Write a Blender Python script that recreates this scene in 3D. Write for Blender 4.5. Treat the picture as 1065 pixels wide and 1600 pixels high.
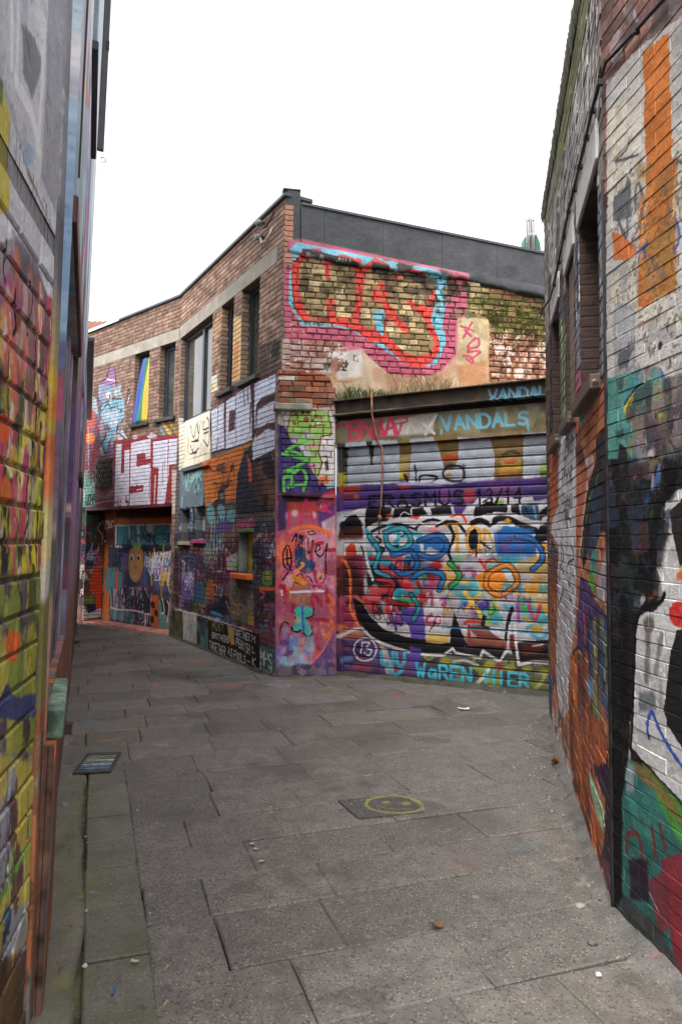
import bpy, math, random
import numpy as np
from mathutils import Matrix, Vector

for _o in list(bpy.data.objects):
    bpy.data.objects.remove(_o, do_unlink=True)
SC = bpy.context.scene
COL = SC.collection
random.seed(7)

# ------------------------------------------------------------------ camera
EYE = 1.6
FPX = 1150.0                      # focal length in photo pixels (photo 1065 x 1600)
TILT = math.atan(43.0 / FPX)
cam_d = bpy.data.cameras.new('camera')
cam = bpy.data.objects.new('camera', cam_d)
COL.objects.link(cam)
cam.location = (0, 0, EYE)
cam.rotation_euler = (math.pi / 2 + TILT, 0, 0)
cam_d.sensor_fit = 'VERTICAL'
cam_d.sensor_height = 36.0
cam_d.lens = FPX / 1600.0 * 36.0
cam_d.clip_start = 0.05
cam_d.clip_end = 500
SC.camera = cam

# ------------------------------------------------------------------ sky, sun, exposure
SUN_EL, SUN_AZ = math.radians(58), math.radians(205)     # behind the camera, a little to the left
world = bpy.data.worlds.new('World')
SC.world = world
world.use_nodes = True
wn, wl = world.node_tree.nodes, world.node_tree.links
wn.clear()
sky = wn.new('ShaderNodeTexSky')
sky.sky_type = 'NISHITA'
sky.sun_disc = False
sky.sun_elevation = SUN_EL
sky.sun_rotation = SUN_AZ
sky.air_density = 1.0
sky.dust_density = 4.0
hs = wn.new('ShaderNodeHueSaturation')
hs.inputs['Saturation'].default_value = 0.16            # overcast: the cloud layer takes the blue out
bg = wn.new('ShaderNodeBackground')
bg.inputs['Strength'].default_value = 0.15
wo = wn.new('ShaderNodeOutputWorld')
wl.new(sky.outputs[0], hs.inputs['Color'])
wl.new(hs.outputs[0], bg.inputs['Color'])
wl.new(bg.outputs[0], wo.inputs['Surface'])
sun_d = bpy.data.lights.new('sun', 'SUN')
sun_d.energy = 0.8
sun_d.angle = math.radians(30)
sun_d.color = (1.0, 0.97, 0.92)
sun = bpy.data.objects.new('sun', sun_d)
COL.objects.link(sun)
_sd = Vector((math.sin(SUN_AZ) * math.cos(SUN_EL), math.cos(SUN_AZ) * math.cos(SUN_EL), math.sin(SUN_EL)))
sun.rotation_euler = _sd.to_track_quat('Z', 'Y').to_euler()
sun.location = (0, -5, 20)
SC.view_settings.view_transform = 'Standard'
SC.view_settings.look = 'None'
SC.view_settings.gamma = 1.0
SC.view_settings.use_curve_mapping = False
SC.view_settings.exposure = 1.88
SC.render.engine = 'CYCLES'
SC.cycles.max_bounces = 6

# ------------------------------------------------------------------ survey helpers
CT, ST = math.cos(TILT), math.sin(TILT)
CAM0 = np.array([0, 0, EYE])


def ray(px, py):
    """direction of sight for a photo pixel"""
    x = (np.asarray(px, float) - 532.5) / FPX
    z = -(np.asarray(py, float) - 800.0) / FPX
    return np.stack([x, CT - ST * z, ST + CT * z], -1)


def project(p):
    p = np.asarray(p, float) - CAM0
    y = p[..., 1] * CT + p[..., 2] * ST
    z = -p[..., 1] * ST + p[..., 2] * CT
    y = np.where(y < 0.05, 0.05, y)
    return 532.5 + FPX * p[..., 0] / y, 800 - FPX * z / y, y


def on_ground(px, py):
    d = ray(px, py)
    return (CAM0 + d * (-EYE / d[2]))[:2]


class Frame:
    """a wall plane: origin, U to the right as one faces it, V up the wall, Y into the wall"""
    def __init__(s, p0, p1, batter=0.0, z=0.0):
        p0 = np.array([p0[0], p0[1], z], float)
        p1 = np.array([p1[0], p1[1], z], float)
        s.P = p0
        s.len = np.linalg.norm(p1 - p0)
        s.U = (p1 - p0) / s.len
        yin = np.cross([0, 0, 1.0], s.U)
        b = math.radians(batter)
        s.V = np.array([0, 0, math.cos(b)]) + math.sin(b) * yin
        s.Y = np.cross(s.V, s.U)
        s.M = Matrix(((s.U[0], s.Y[0], s.V[0], s.P[0]), (s.U[1], s.Y[1], s.V[1], s.P[1]),
                      (s.U[2], s.Y[2], s.V[2], s.P[2]), (0, 0, 0, 1)))

    def uv(s, px, py, off=0.0):
        """photo pixel -> (u, v) on the plane `off` metres behind the wall face"""
        d = ray(px, py)
        o = s.P + s.Y * off
        t = ((o - CAM0) @ s.Y) / (d @ s.Y)
        p = CAM0 + d * t[..., None] - s.P
        return np.stack([p @ s.U, p @ s.V], -1)

    def pt(s, u, v, y=0.0):
        return s.P + s.U * u + s.V * v + s.Y * y


class GroundFrame(Frame):
    def __init__(s):
        s.P = np.zeros(3)
        s.U, s.V, s.Y = np.array([1., 0, 0]), np.array([0, 1., 0]), np.array([0, 0, -1.])


# ------------------------------------------------------------------ object helpers
def link(name, mesh, mat=None, parent=None, M=None):
    o = bpy.data.objects.new(name, mesh)
    COL.objects.link(o)
    if mat is not None and mesh is not None and not mesh.materials:
        mesh.materials.append(mat)
    if parent is not None:
        o.parent = parent
        base = parent.matrix_basis
        if parent.parent is not None:
            base = parent.parent.matrix_basis @ base
        o.matrix_basis = base.inverted() @ (M if M is not None else Matrix())
    elif M is not None:
        o.matrix_basis = M
    return o


def tag(o, label, cat, group=None):
    o['label'] = label
    o['category'] = cat
    if group:
        o['group'] = group
    return o


def thing(name, label, cat, loc, group=None):
    o = bpy.data.objects.new(name, None)
    COL.objects.link(o)
    o.empty_display_size = 0.2
    o.matrix_basis = Matrix.Translation(loc)
    return tag(o, label, cat, group)


def mesh_of(name, verts, faces, smooth=False):
    m = bpy.data.meshes.new(name)
    m.from_pydata([tuple(map(float, v)) for v in verts], [], faces)
    m.update()
    if smooth:
        m.polygons.foreach_set('use_smooth', [True] * len(m.polygons))
    return m


class MB:
    def __init__(s):
        s.v, s.f = [], []

    def add(s, verts, faces, M=None):
        n = len(s.v)
        if M is not None:
            verts = [M @ Vector(v) for v in verts]
        s.v += [tuple(v) for v in verts]
        s.f += [tuple(i + n for i in f) for f in faces]
        return s

    def box(s, x0, x1, y0, y1, z0, z1, b=0.0, M=None):
        """box with edges chamfered by b"""
        if b <= 0:
            v = [(x, y, z) for x in (x0, x1) for y in (y0, y1) for z in (z0, z1)]
            return s.add(v, [(0, 1, 3, 2), (4, 6, 7, 5), (0, 4, 5, 1), (2, 3, 7, 6), (0, 2, 6, 4), (1, 5, 7, 3)], M)
        c = ((x0 + x1) / 2, (y0 + y1) / 2, (z0 + z1) / 2)
        h = ((x1 - x0) / 2, (y1 - y0) / 2, (z1 - z0) / 2)
        b = min(b, min(h) * 0.9)
        v, idx = [], {}
        for sx in (-1, 1):
            for sy in (-1, 1):
                for sz in (-1, 1):
                    sg = (sx, sy, sz)
                    for ax in range(3):
                        p = [c[k] + sg[k] * (h[k] - (0 if k == ax else b)) for k in range(3)]
                        idx[(sg, ax)] = len(v)
                        v.append(p)
        f = []
        for ax in range(3):
            a1, a2 = (ax + 1) % 3, (ax + 2) % 3
            for sd in (-1, 1):
                loop = []
                for (p, q) in ((-1, -1), (1, -1), (1, 1), (-1, 1)):
                    sg = [0, 0, 0]
                    sg[ax], sg[a1], sg[a2] = sd, p, q
                    loop.append(idx[(tuple(sg), ax)])
                f.append(tuple(loop if sd > 0 else loop[::-1]))
        for ax in range(3):
            a1, a2 = (ax + 1) % 3, (ax + 2) % 3
            for p in (-1, 1):
                for q in (-1, 1):
                    s0, s1 = [0, 0, 0], [0, 0, 0]
                    s0[ax], s1[ax] = -1, 1
                    s0[a1] = s1[a1] = p
                    s0[a2] = s1[a2] = q
                    s0, s1 = tuple(s0), tuple(s1)
                    lp = (idx[(s0, a1)], idx[(s1, a1)], idx[(s1, a2)], idx[(s0, a2)])
                    f.append(lp if p * q < 0 else lp[::-1])
        for sx in (-1, 1):
            for sy in (-1, 1):
                for sz in (-1, 1):
                    sg = (sx, sy, sz)
                    lp = (idx[(sg, 0)], idx[(sg, 1)], idx[(sg, 2)])
                    f.append(lp if sx * sy * sz > 0 else lp[::-1])
        return s.add(v, f, M)

    def tube(s, pts, r, n=8, cap=True):
        pts = [Vector(p) for p in pts]
        rs = r if isinstance(r, (list, tuple)) else [r] * len(pts)
        base, up = len(s.v), None
        for i, p in enumerate(pts):
            t = (pts[min(i + 1, len(pts) - 1)] - pts[max(i - 1, 0)]).normalized()
            if up is None:
                up = t.orthogonal().normalized()
            up = (up - t * up.dot(t)).normalized()
            w = t.cross(up)
            for k in range(n):
                a = 2 * math.pi * k / n
                s.v.append(tuple(p + (up * math.cos(a) + w * math.sin(a)) * rs[i]))
        for i in range(len(pts) - 1):
            for k in range(n):
                a, b = base + i * n + k, base + i * n + (k + 1) % n
                s.f.append((a, b, b + n, a + n))
        if cap:
            s.f.append(tuple(base + k for k in range(n))[::-1])
            s.f.append(tuple(base + (len(pts) - 1) * n + k for k in range(n)))
        return s

    def prism(s, poly, y0, y1, M=None):
        """outline in x,z extruded from y0 (front) to y1"""
        n = len(poly)
        v = [(p[0], y0, p[1]) for p in poly] + [(p[0], y1, p[1]) for p in poly]
        f = [tuple(range(n)), tuple(range(n, 2 * n))[::-1]]
        f += [(i, i + n, (i + 1) % n + n, (i + 1) % n) for i in range(n)]
        return s.add(v, f, M)

    def build(s, name, mat, parent=None, M=None, smooth=False, kind=None):
        o = link(name, mesh_of(name, s.v, s.f, smooth), mat, parent, M)
        if kind:
            o['kind'] = kind
        return o


def body_with_holes(mb, u0, u1, v0, v1, holes, y0, y1):
    us = sorted({u0, u1, *[min(max(h[k], u0), u1) for h in holes for k in (0, 1)]})
    vs = sorted({v0, v1, *[min(max(h[k], v0), v1) for h in holes for k in (2, 3)]})

    def solid(i, j):
        if not (0 <= i < len(us) - 1 and 0 <= j < len(vs) - 1):
            return False
        cu, cv = (us[i] + us[i + 1]) / 2, (vs[j] + vs[j + 1]) / 2
        return not any(h[0] < cu < h[1] and h[2] < cv < h[3] for h in holes)
    for i in range(len(us) - 1):
        for j in range(len(vs) - 1):
            if not solid(i, j):
                continue
            a, b, c, d = us[i], us[i + 1], vs[j], vs[j + 1]
            v = [(a, y0, c), (b, y0, c), (b, y0, d), (a, y0, d), (a, y1, c), (b, y1, c), (b, y1, d), (a, y1, d)]
            f = [(0, 1, 2, 3), (7, 6, 5, 4)]
            if not solid(i - 1, j): f.append((0, 3, 7, 4))
            if not solid(i + 1, j): f.append((1, 5, 6, 2))
            if not solid(i, j - 1): f.append((0, 4, 5, 1))
            if not solid(i, j + 1): f.append((3, 2, 6, 7))
            mb.add(v, f)
    return mb


# ------------------------------------------------------------------ bricks
def brick_geo(w, h, dep, ch, jit, rng, nx=1, nz=1, bulge=0.0):
    """one brick: x 0..w, z 0..h, front at y = 0, back at y = dep"""
    v, f = [], []
    for j in range(nz + 1):
        for i in range(nx + 1):
            x = ch + (w - 2 * ch) * i / nx
            z = ch + (h - 2 * ch) * j / nz
            e = (0 < i < nx) + (0 < j < nz) * 0.7
            v.append((x + rng.uniform(-jit, jit), -bulge * e + rng.uniform(-jit, jit) * 0.8, z + rng.uniform(-jit, jit)))
    id_ = lambda i, j: j * (nx + 1) + i
    for j in range(nz):
        for i in range(nx):
            f.append((id_(i, j), id_(i + 1, j), id_(i + 1, j + 1), id_(i, j + 1)))
    loop = [(i, 0) for i in range(nx)] + [(nx, j) for j in range(nz)] + [(i, nz) for i in range(nx, 0, -1)] + [(0, j) for j in range(nz, 0, -1)]
    n, m = len(v), len(loop)
    for y in (ch, dep):
        for (i, j) in loop:
            v.append((w * i / nx + rng.uniform(-jit, jit) * 0.7, y, h * j / nz + rng.uniform(-jit, jit) * 0.7))
    for k in range(m):
        a, b = id_(*loop[k]), id_(*loop[(k + 1) % m])
        o1, o2 = n + k, n + (k + 1) % m
        f.append((a, o1, o2, b))
        f.append((o1, o1 + m, o2 + m, o2))
    return v, f


def layout(u0, u1, v0, v1, course, length, joint, holes=(), rng=None, lenvar=0.0, cull=None, miss=0.0):
    """running bond cut at openings -> list of (u, v, w, h)"""
    rng = rng or random
    out, row, v = [], 0, v0
    while v + course * 0.6 < v1:
        h = min(course, v1 - v) - joint
        vc = v + h / 2
        cuts = sorted((hh[0], hh[1]) for hh in holes if hh[2] < vc < hh[3])
        spans, a = [], u0
        for (p, q) in cuts:
            if p > a:
                spans.append((a, p))
            a = max(a, q)
        if a < u1:
            spans.append((a, u1))
        for (a, b) in spans:
            x = u0 - (length / 2 if row % 2 else 0) - length
            if lenvar:
                x -= rng.random() * length
            while x < b:
                L = length * (1 + rng.uniform(-lenvar, lenvar)) if lenvar else length
                p, q = max(x, a), min(x + L, b)
                if q - p > 0.03 and rng.random() >= miss and not (cull and cull((p + q) / 2, vc)):
                    out.append((p, v, q - p - joint, h))
                x += L
        v += course
        row += 1
    return out


def lay_bricks(fr, lay, root, mat, limit, rng, nominal, dep=0.07, ch=0.004, jit=0.0012, nx=1, nz=1,
               bulge=0.0, proud=0.002, rot=0.0, smooth=False, name='brick'):
    """the bricks that show largest become single parts, the rest one joined part"""
    L, H = nominal
    cen = np.array([fr.pt(b[0] + b[2] / 2, b[1] + b[3] / 2) for b in lay])
    px, py, dz = project(cen)
    w = np.array([b[2] for b in lay])
    size = np.where((px > -8) & (px < 1073) & (py > -8) & (py < 1608), w / dz, 0)
    order = np.argsort(-size)
    single = set(int(i) for i in order[:limit] if size[i] > 0)
    meshes = []
    for k in range(8):
        v, f = brick_geo(L, H, dep, ch, jit, rng, nx, nz, bulge)
        m = mesh_of(name, v, f, smooth)
        m.materials.append(mat)
        meshes.append(m)
    rest = MB()
    inv = root.matrix_basis.inverted()
    for i, (u, v, w_, h) in enumerate(lay):
        y = rng.uniform(-proud, proud)
        if i in single:
            o = bpy.data.objects.new(name, rng.choice(meshes))
            COL.objects.link(o)
            o.parent = root
            R = Matrix.Rotation(rng.uniform(-rot, rot), 4, 'Y') if rot else Matrix()
            o.matrix_basis = inv @ fr.M @ Matrix.Translation((u, y, v)) @ R @ Matrix.Diagonal((w_ / L, 1, h / H, 1))
        else:
            vv, ff = brick_geo(w_, h, dep, min(ch, w_ * 0.3, h * 0.3), jit, rng, 1, 1, bulge)
            n = len(rest.v)
            rest.v += [(a + u, b + y, c + v) for (a, b, c) in vv]
            rest.f += [tuple(q + n for q in ff_) for ff_ in ff]
    if rest.v:
        o = rest.build(name, mat, root, fr.M, smooth)
        o['kind'] = 'stuff'
    return len(single)


# ------------------------------------------------------------------ paint drawn in code onto wall planes
def S2L(c):
    c = np.clip(c, 0, 1)
    return np.where(c <= 0.04045, c / 12.92, ((c + 0.055) / 1.055) ** 2.4)


def L2S(c):
    c = np.clip(c, 0, 1)
    return np.where(c <= 0.0031308, c * 12.92, 1.055 * c ** (1 / 2.4) - 0.055)


def hexc(h):
    h = h.lstrip('#')
    return np.array([int(h[i:i + 2], 16) / 255 for i in (0, 2, 4)], np.float32)


def vnoise(H, W, cell, seed, cellx=None):
    """smooth value noise in -1..1"""
    r = np.random.RandomState(seed)
    cx = cellx or cell
    gh, gw = int(H / cell) + 3, int(W / cx) + 3
    g = r.rand(gh, gw).astype(np.float32) * 2 - 1
    y = np.arange(H, dtype=np.float32) / cell
    x = np.arange(W, dtype=np.float32) / cx
    yi, xi = y.astype(int), x.astype(int)
    fy, fx = y - yi, x - xi
    fy, fx = fy * fy * (3 - 2 * fy), fx * fx * (3 - 2 * fx)
    a = g[yi][:, xi] * (1 - fx) + g[yi][:, xi + 1] * fx
    b = g[yi + 1][:, xi] * (1 - fx) + g[yi + 1][:, xi + 1] * fx
    return a * (1 - fy)[:, None] + b * fy[:, None]


def sstep(a, b, x):
    t = np.clip((x - a) / (b - a + 1e-9), 0, 1)
    return t * t * (3 - 2 * t)


FONT = {'A': '0,1 .5,0 1,1;.2,.62 .8,.62', 'B': '0,0 0,1 .7,1 1,.78 .7,.5 0,.5;0,0 .65,0 .9,.24 .7,.5', 'C': '1,.15 .6,0 .2,.1 0,.5 .2,.9 .6,1 1,.85',
        'D': '0,0 0,1 .6,1 1,.7 1,.3 .6,0 0,0', 'E': '1,0 0,0 0,1 1,1;0,.5 .7,.5', 'F': '1,0 0,0 0,1;0,.5 .7,.5', 'G': '1,.15 .6,0 .2,.1 0,.5 .2,.9 .6,1 1,.85 1,.55 .6,.55',
        'H': '0,0 0,1;1,0 1,1;0,.5 1,.5', 'I': '.5,0 .5,1', 'J': '.9,0 .9,.8 .5,1 .1,.8', 'K': '0,0 0,1;1,0 0,.5 1,1', 'L': '0,0 0,1 .9,1', 'M': '0,1 0,0 .5,.6 1,0 1,1',
        'N': '0,1 0,0 1,1 1,0', 'O': '.5,0 .1,.2 0,.5 .1,.8 .5,1 .9,.8 1,.5 .9,.2 .5,0', 'P': '0,1 0,0 .7,0 1,.25 .7,.5 0,.5', 'Q': '.5,0 0,.3 0,.7 .5,1 1,.7 1,.3 .5,0;.6,.7 1,1',
        'R': '0,1 0,0 .7,0 1,.25 .7,.5 0,.5;.4,.5 1,1', 'S': '.95,.1 .5,0 .1,.15 .1,.38 .9,.62 .95,.85 .5,1 .05,.9', 'T': '0,0 1,0;.5,0 .5,1', 'U': '0,0 0,.75 .4,1 .7,1 1,.75 1,0',
        'V': '0,0 .5,1 1,0', 'W': '0,0 .25,1 .5,.35 .75,1 1,0', 'X': '0,0 1,1;1,0 0,1', 'Y': '0,0 .5,.5 1,0;.5,.5 .5,1', 'Z': '0,0 1,0 0,1 1,1',
        '1': '.2,.2 .5,0 .5,1', '2': '.05,.2 .4,0 .9,.15 .9,.4 0,1 1,1', '3': '.1,.1 .6,0 .9,.22 .5,.45 .95,.7 .6,1 .05,.9', '4': '.8,1 .8,0 0,.65 1,.65', '/': '0,1 1,0', '-': '.1,.5 .9,.5',
        'a': '.9,.45 .4,.35 .1,.6 .2,.95 .6,.95 .9,.6;.9,.4 .95,1', 'r': '.2,1 .2,.4;.2,.6 .5,.4 .9,.45', 'w': '0,.4 .2,1 .5,.5 .8,1 1,.4'}


def catmull(p, closed, k=5):
    n = len(p)
    if n < 3:
        return p
    out = []
    rng_ = range(n) if closed else range(n - 1)
    for i in rng_:
        g = (lambda q: p[q % n]) if closed else (lambda q: p[min(max(q, 0), n - 1)])
        p0, p1, p2, p3 = g(i - 1), g(i), g(i + 1), g(i + 2)
        for t in np.arange(k) / k:
            out.append(0.5 * (2 * p1 + (p2 - p0) * t + (2 * p0 - 5 * p1 + 4 * p2 - p3) * t * t + (3 * p1 - p0 - 3 * p2 + p3) * t ** 3))
    if not closed:
        out.append(p[-1])
    return np.array(out)


class Canvas:
    def __init__(s, fr, u0, u1, v0, v1, res, base, seed=1, off=0.0):
        s.fr, s.u0, s.v0, s.res, s.off = fr, u0, v0, res, off
        s.W, s.H = int((u1 - u0) * res), int((v1 - v0) * res)
        s.uw, s.vh = s.W / res, s.H / res
        s.rgb = np.empty((s.H, s.W, 3), np.float32)
        s.rgb[:] = hexc(base)
        s.a = np.zeros((s.H, s.W), np.float32)
        s.nf = vnoise(s.H, s.W, max(1.5, res * 0.012), seed)
        s.nm = vnoise(s.H, s.W, res * 0.07, seed + 1)
        s.nl = vnoise(s.H, s.W, res * 0.4, seed + 2)
        s.clip = None
        s.z = (0, 0, 1.0)
        s.rng = random.Random(seed)

    def zoom(s, ox, oy, sc):
        s.z = (ox, oy, sc)

    def parse(s, pts):
        if isinstance(pts, str):
            pts = [tuple(map(float, q.split(','))) for q in pts.split()]
        p = np.array(pts, float)
        return np.stack([s.z[0] + p[:, 0] / s.z[2], s.z[1] + p[:, 1] / s.z[2]], -1)

    def topx(s, ph):
        uv = s.fr.uv(ph[:, 0], ph[:, 1], s.off)
        return np.stack([(uv[:, 0] - s.u0) * s.res, (uv[:, 1] - s.v0) * s.res], -1)

    def scale(s, ph):
        c = ph.mean(0)
        q = s.topx(np.array([c, c + (0, 1), c + (1, 0)]))
        return min(np.linalg.norm(q[1] - q[0]), np.linalg.norm(q[2] - q[0])) / s.z[2]

    def _box(s, p, pad):
        x0, x1 = int(max(0, p[:, 0].min() - pad)), int(min(s.W, p[:, 0].max() + pad + 2))
        y0, y1 = int(max(0, p[:, 1].min() - pad)), int(min(s.H, p[:, 1].max() + pad + 2))
        return x0, x1, y0, y1

    def _comp(s, bx, al, col):
        x0, x1, y0, y1 = bx
        if s.clip is not None:
            al = al * s.clip[y0:y1, x0:x1]
        if isinstance(col, str) and col == 'U':
            c = s.under[y0:y1, x0:x1]
            s.a[y0:y1, x0:x1] *= 1 - al
            s.rgb[y0:y1, x0:x1] += (c - s.rgb[y0:y1, x0:x1]) * al[..., None]
            return
        c = hexc(col) if isinstance(col, str) else col
        s.rgb[y0:y1, x0:x1] += (c - s.rgb[y0:y1, x0:x1]) * al[..., None]
        s.a[y0:y1, x0:x1] += (1 - s.a[y0:y1, x0:x1]) * al

    @staticmethod
    def _segd(X, Y, p, closed):
        d = np.full(X.shape, 1e9, np.float32)
        n = len(p)
        for i in range(n if closed else n - 1):
            a, b = p[i], p[(i + 1) % n]
            ex, ey = b[0] - a[0], b[1] - a[1]
            L = ex * ex + ey * ey + 1e-9
            t = np.clip(((X - a[0]) * ex + (Y - a[1]) * ey) / L, 0, 1)
            d = np.minimum(d, (X - a[0] - t * ex) ** 2 + (Y - a[1] - t * ey) ** 2)
        return np.sqrt(d)

    def _grid(s, bx):
        x0, x1, y0, y1 = bx
        return np.meshgrid(np.arange(x0, x1, dtype=np.float32), np.arange(y0, y1, dtype=np.float32))

    def _polyalpha(s, p, soft, rough):
        bx = s._box(p, soft + 4)
        if bx[1] <= bx[0] or bx[3] <= bx[2]:
            return bx, None
        X, Y = s._grid(bx)
        ins = np.zeros(X.shape, bool)
        n = len(p)
        for i in range(n):
            a, b = p[i], p[(i + 1) % n]
            if a[1] == b[1]:
                continue
            ins ^= ((a[1] > Y) != (b[1] > Y)) & (X < (b[0] - a[0]) * (Y - a[1]) / (b[1] - a[1]) + a[0])
        d = s._segd(X, Y, p, True)
        sd = np.where(ins, -d, d)
        x0, x1, y0, y1 = bx
        sd += rough * (s.nf[y0:y1, x0:x1] * 1.0 + s.nm[y0:y1, x0:x1] * 1.2)
        return bx, 1 - sstep(-0.6 - soft, 0.6 + soft, sd)

    def poly(s, pts, col, a=1.0, soft=0.0, smooth=False, rough=1.0, raw=False):
        ph = s.parse(pts) if not raw else None
        k = 1.0 if raw else s.scale(ph)
        if smooth and not raw:
            ph = catmull(ph, True)
        p = np.array(pts, float) if raw else s.topx(ph)
        if smooth and raw:
            p = catmull(p, True)
        bx, al = s._polyalpha(p, soft * k, rough)
        if al is not None:
            s._comp(bx, al * a, col)
        return s

    def line(s, pts, w, col, a=1.0, soft=0.0, smooth=True, rough=0.8, raw=False):
        ph = s.parse(pts) if not raw else None
        k = 1.0 if raw else s.scale(ph)
        if smooth:
            ph = catmull(ph, False) if not raw else None
        p = np.array(pts, float) if raw else s.topx(ph)
        if raw and smooth:
            p = catmull(p, False)
        r = w * k / 2
        bx = s._box(p, r + soft * k + 3)
        if bx[1] <= bx[0] or bx[3] <= bx[2]:
            return s
        X, Y = s._grid(bx)
        d = s._segd(X, Y, p, False)
        x0, x1, y0, y1 = bx
        d += rough * s.nf[y0:y1, x0:x1] + rough * 0.6 * s.nm[y0:y1, x0:x1]
        al = 1 - sstep(r - 0.6 - soft * k, r + 0.6 + soft * k, d)
        s._comp(bx, al * a, col)
        return s

    def blob(s, c, rx, ry, col, a=1.0, soft=1.0):
        t = np.linspace(0, 2 * math.pi, 15)[:-1]
        x, y = map(float, c.split(','))
        s.poly(list(zip(x + rx * np.cos(t), y + ry * np.sin(t))), col, a, soft, False, 1.0)
        return s

    def text(s, st, quad, w, col, a=1.0, gap=0.3, raw=False, soft=0.0):
        """letters filling a quad: top-left, top-right, bottom-right, bottom-left"""
        q = np.array([tuple(map(float, t.split(','))) for t in quad.split()]) if isinstance(quad, str) else np.array(quad, float)
        n = len(st)
        for i, ch in enumerate(st):
            if ch not in FONT:
                continue
            for sub in FONT[ch].split(';'):
                pp = []
                for t in sub.split():
                    x, y = map(float, t.split(','))
                    X = (i + gap / 2 + x * (1 - gap)) / n
                    top, bot = q[0] + (q[1] - q[0]) * X, q[3] + (q[2] - q[3]) * X
                    pp.append(top + (bot - top) * y)
                s.line(pp, w, col, a, soft, smooth=False, raw=raw)
        return s

    def tags(s, pts, n, cols, h, w, a=0.9, outline=0.0):
        """scattered quick tags inside an outline; h and w in centimetres on the wall"""
        p = s.topx(s.parse(pts))
        k = s.res / 100.0
        x0, y0, x1, y1 = p[:, 0].min(), p[:, 1].min(), p[:, 0].max(), p[:, 1].max()
        old = s.clip
        bx, al = s._polyalpha(p, 1, 2)
        if al is None:
            return s
        m = np.zeros((s.H, s.W), np.float32)
        m[bx[2]:bx[3], bx[0]:bx[1]] = al
        s.clip = m
        R = s.rng
        for _ in range(n):
            cx, cy = R.uniform(x0, x1), R.uniform(y0, y1)
            hh = h * k * R.uniform(0.5, 1.4)
            st = ''.join(R.choice('ABCDEGHKMNOPRSTUWYZ') for _ in range(R.randint(2, 5)))
            ww = hh * len(st) * R.uniform(0.45, 0.7)
            sl = R.uniform(-0.25, 0.25) * ww
            sk = R.uniform(-0.1, 0.35) * hh
            q = [(cx + sk, cy + hh), (cx + ww + sk, cy + hh + sl), (cx + ww, cy + sl), (cx, cy)]
            wd, gp, cl = w * k * R.uniform(0.6, 1.5), R.uniform(-0.15, 0.25), R.choice(cols)
            if outline and R.random() < outline:
                s.text(st, q, wd * 2.6, R.choice(['#16141a', '#16141a', '#d8d6d8']), a, gp, raw=True)
                wd *= 1.35
            s.text(st, q, wd, cl, a, gp, raw=True)
        s.clip = old
        return s

    def mottle(s, pts, cols, cell, amt=0.35, a=0.9, edge=0.12, stretch=1.0):
        """irregular overpainted patches inside an outline; cell in metres"""
        p = s.topx(s.parse(pts)) if pts is not None else np.array([(0, 0), (s.W, 0), (s.W, s.H), (0, s.H)], float)
        bx, al = s._polyalpha(p, s.res * 0.02, 2)
        if al is None:
            return s
        x0, x1, y0, y1 = bx
        for c in cols:
            n = vnoise(y1 - y0, x1 - x0, max(2, cell * s.res * stretch), s.rng.randint(0, 10 ** 6), max(2, cell * s.res))
            n = n + 0.35 * s.nm[y0:y1, x0:x1] + 0.15 * s.nf[y0:y1, x0:x1]
            s._comp(bx, al * sstep(1 - amt * 1.6 - edge, 1 - amt * 1.6 + edge, n + 0.3) * a, c)
        return s

    def drips(s, pts, n, cm, w, col, a=0.9):
        """runs of paint from a line straight down the wall"""
        p = catmull(s.topx(s.parse(pts)), False)
        k = s.res / 100
        for _ in range(n):
            q = p[s.rng.randrange(len(p))]
            L = cm * k * s.rng.uniform(0.2, 1.3)
            x = q[0] + s.rng.uniform(-2, 2)
            s.line([(x, q[1]), (x + s.rng.uniform(-1, 1), q[1] - L)], w * k, col, a, smooth=False, raw=True, rough=0.3)
        return s

    def bricks(s, lay, cols, var=0.05):
        R = s.rng
        cc = [hexc(c) for c in cols]
        for (u, v, w, h) in lay:
            x0, x1 = int((u - s.u0 - 0.006) * s.res), int((u + w - s.u0 + 0.008) * s.res) + 1
            y0, y1 = int((v - s.v0 - 0.006) * s.res), int((v + h - s.v0 + 0.008) * s.res) + 1
            if x1 < 0 or y1 < 0:
                continue
            s.rgb[max(0, y0):y1, max(0, x0):x1] = R.choice(cc) * (1 + R.uniform(-var, var) * 2)
        s.rgb *= (1 + 0.08 * s.nm + 0.05 * s.nf)[..., None]
        return s

    def keep(s):
        s.under = s.rgb.copy()

    def wear(s, amt=0.1, a=0.8):
        """paint flaked off the faces"""
        n = s.nf * 0.7 + s.nm * 0.7 + s.nl * 0.4
        m = sstep(1.25 - amt * 3, 1.4 - amt * 3, n) * a
        s.rgb += (s.under - s.rgb) * m[..., None]

    def image(s, name, gain=1.0, top=0.80, sat=0.90):
        c = s.rgb * (1 + 0.07 * s.nm + 0.06 * s.nf + 0.05 * s.nl)[..., None]
        g = (c @ np.array([0.3, 0.59, 0.11], np.float32))[..., None]
        c = g + (c - g) * sat
        c = L2S(np.clip(S2L(c) * gain, 0.006, top))
        px = np.dstack([c, np.clip(s.a, 0, 1)]).astype(np.float32)
        im = bpy.data.images.new(name, s.W, s.H, alpha=True)
        im.alpha_mode = 'CHANNEL_PACKED'
        im.pixels.foreach_set(px.ravel())
        im.update()
        im.pack()
        return im


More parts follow.
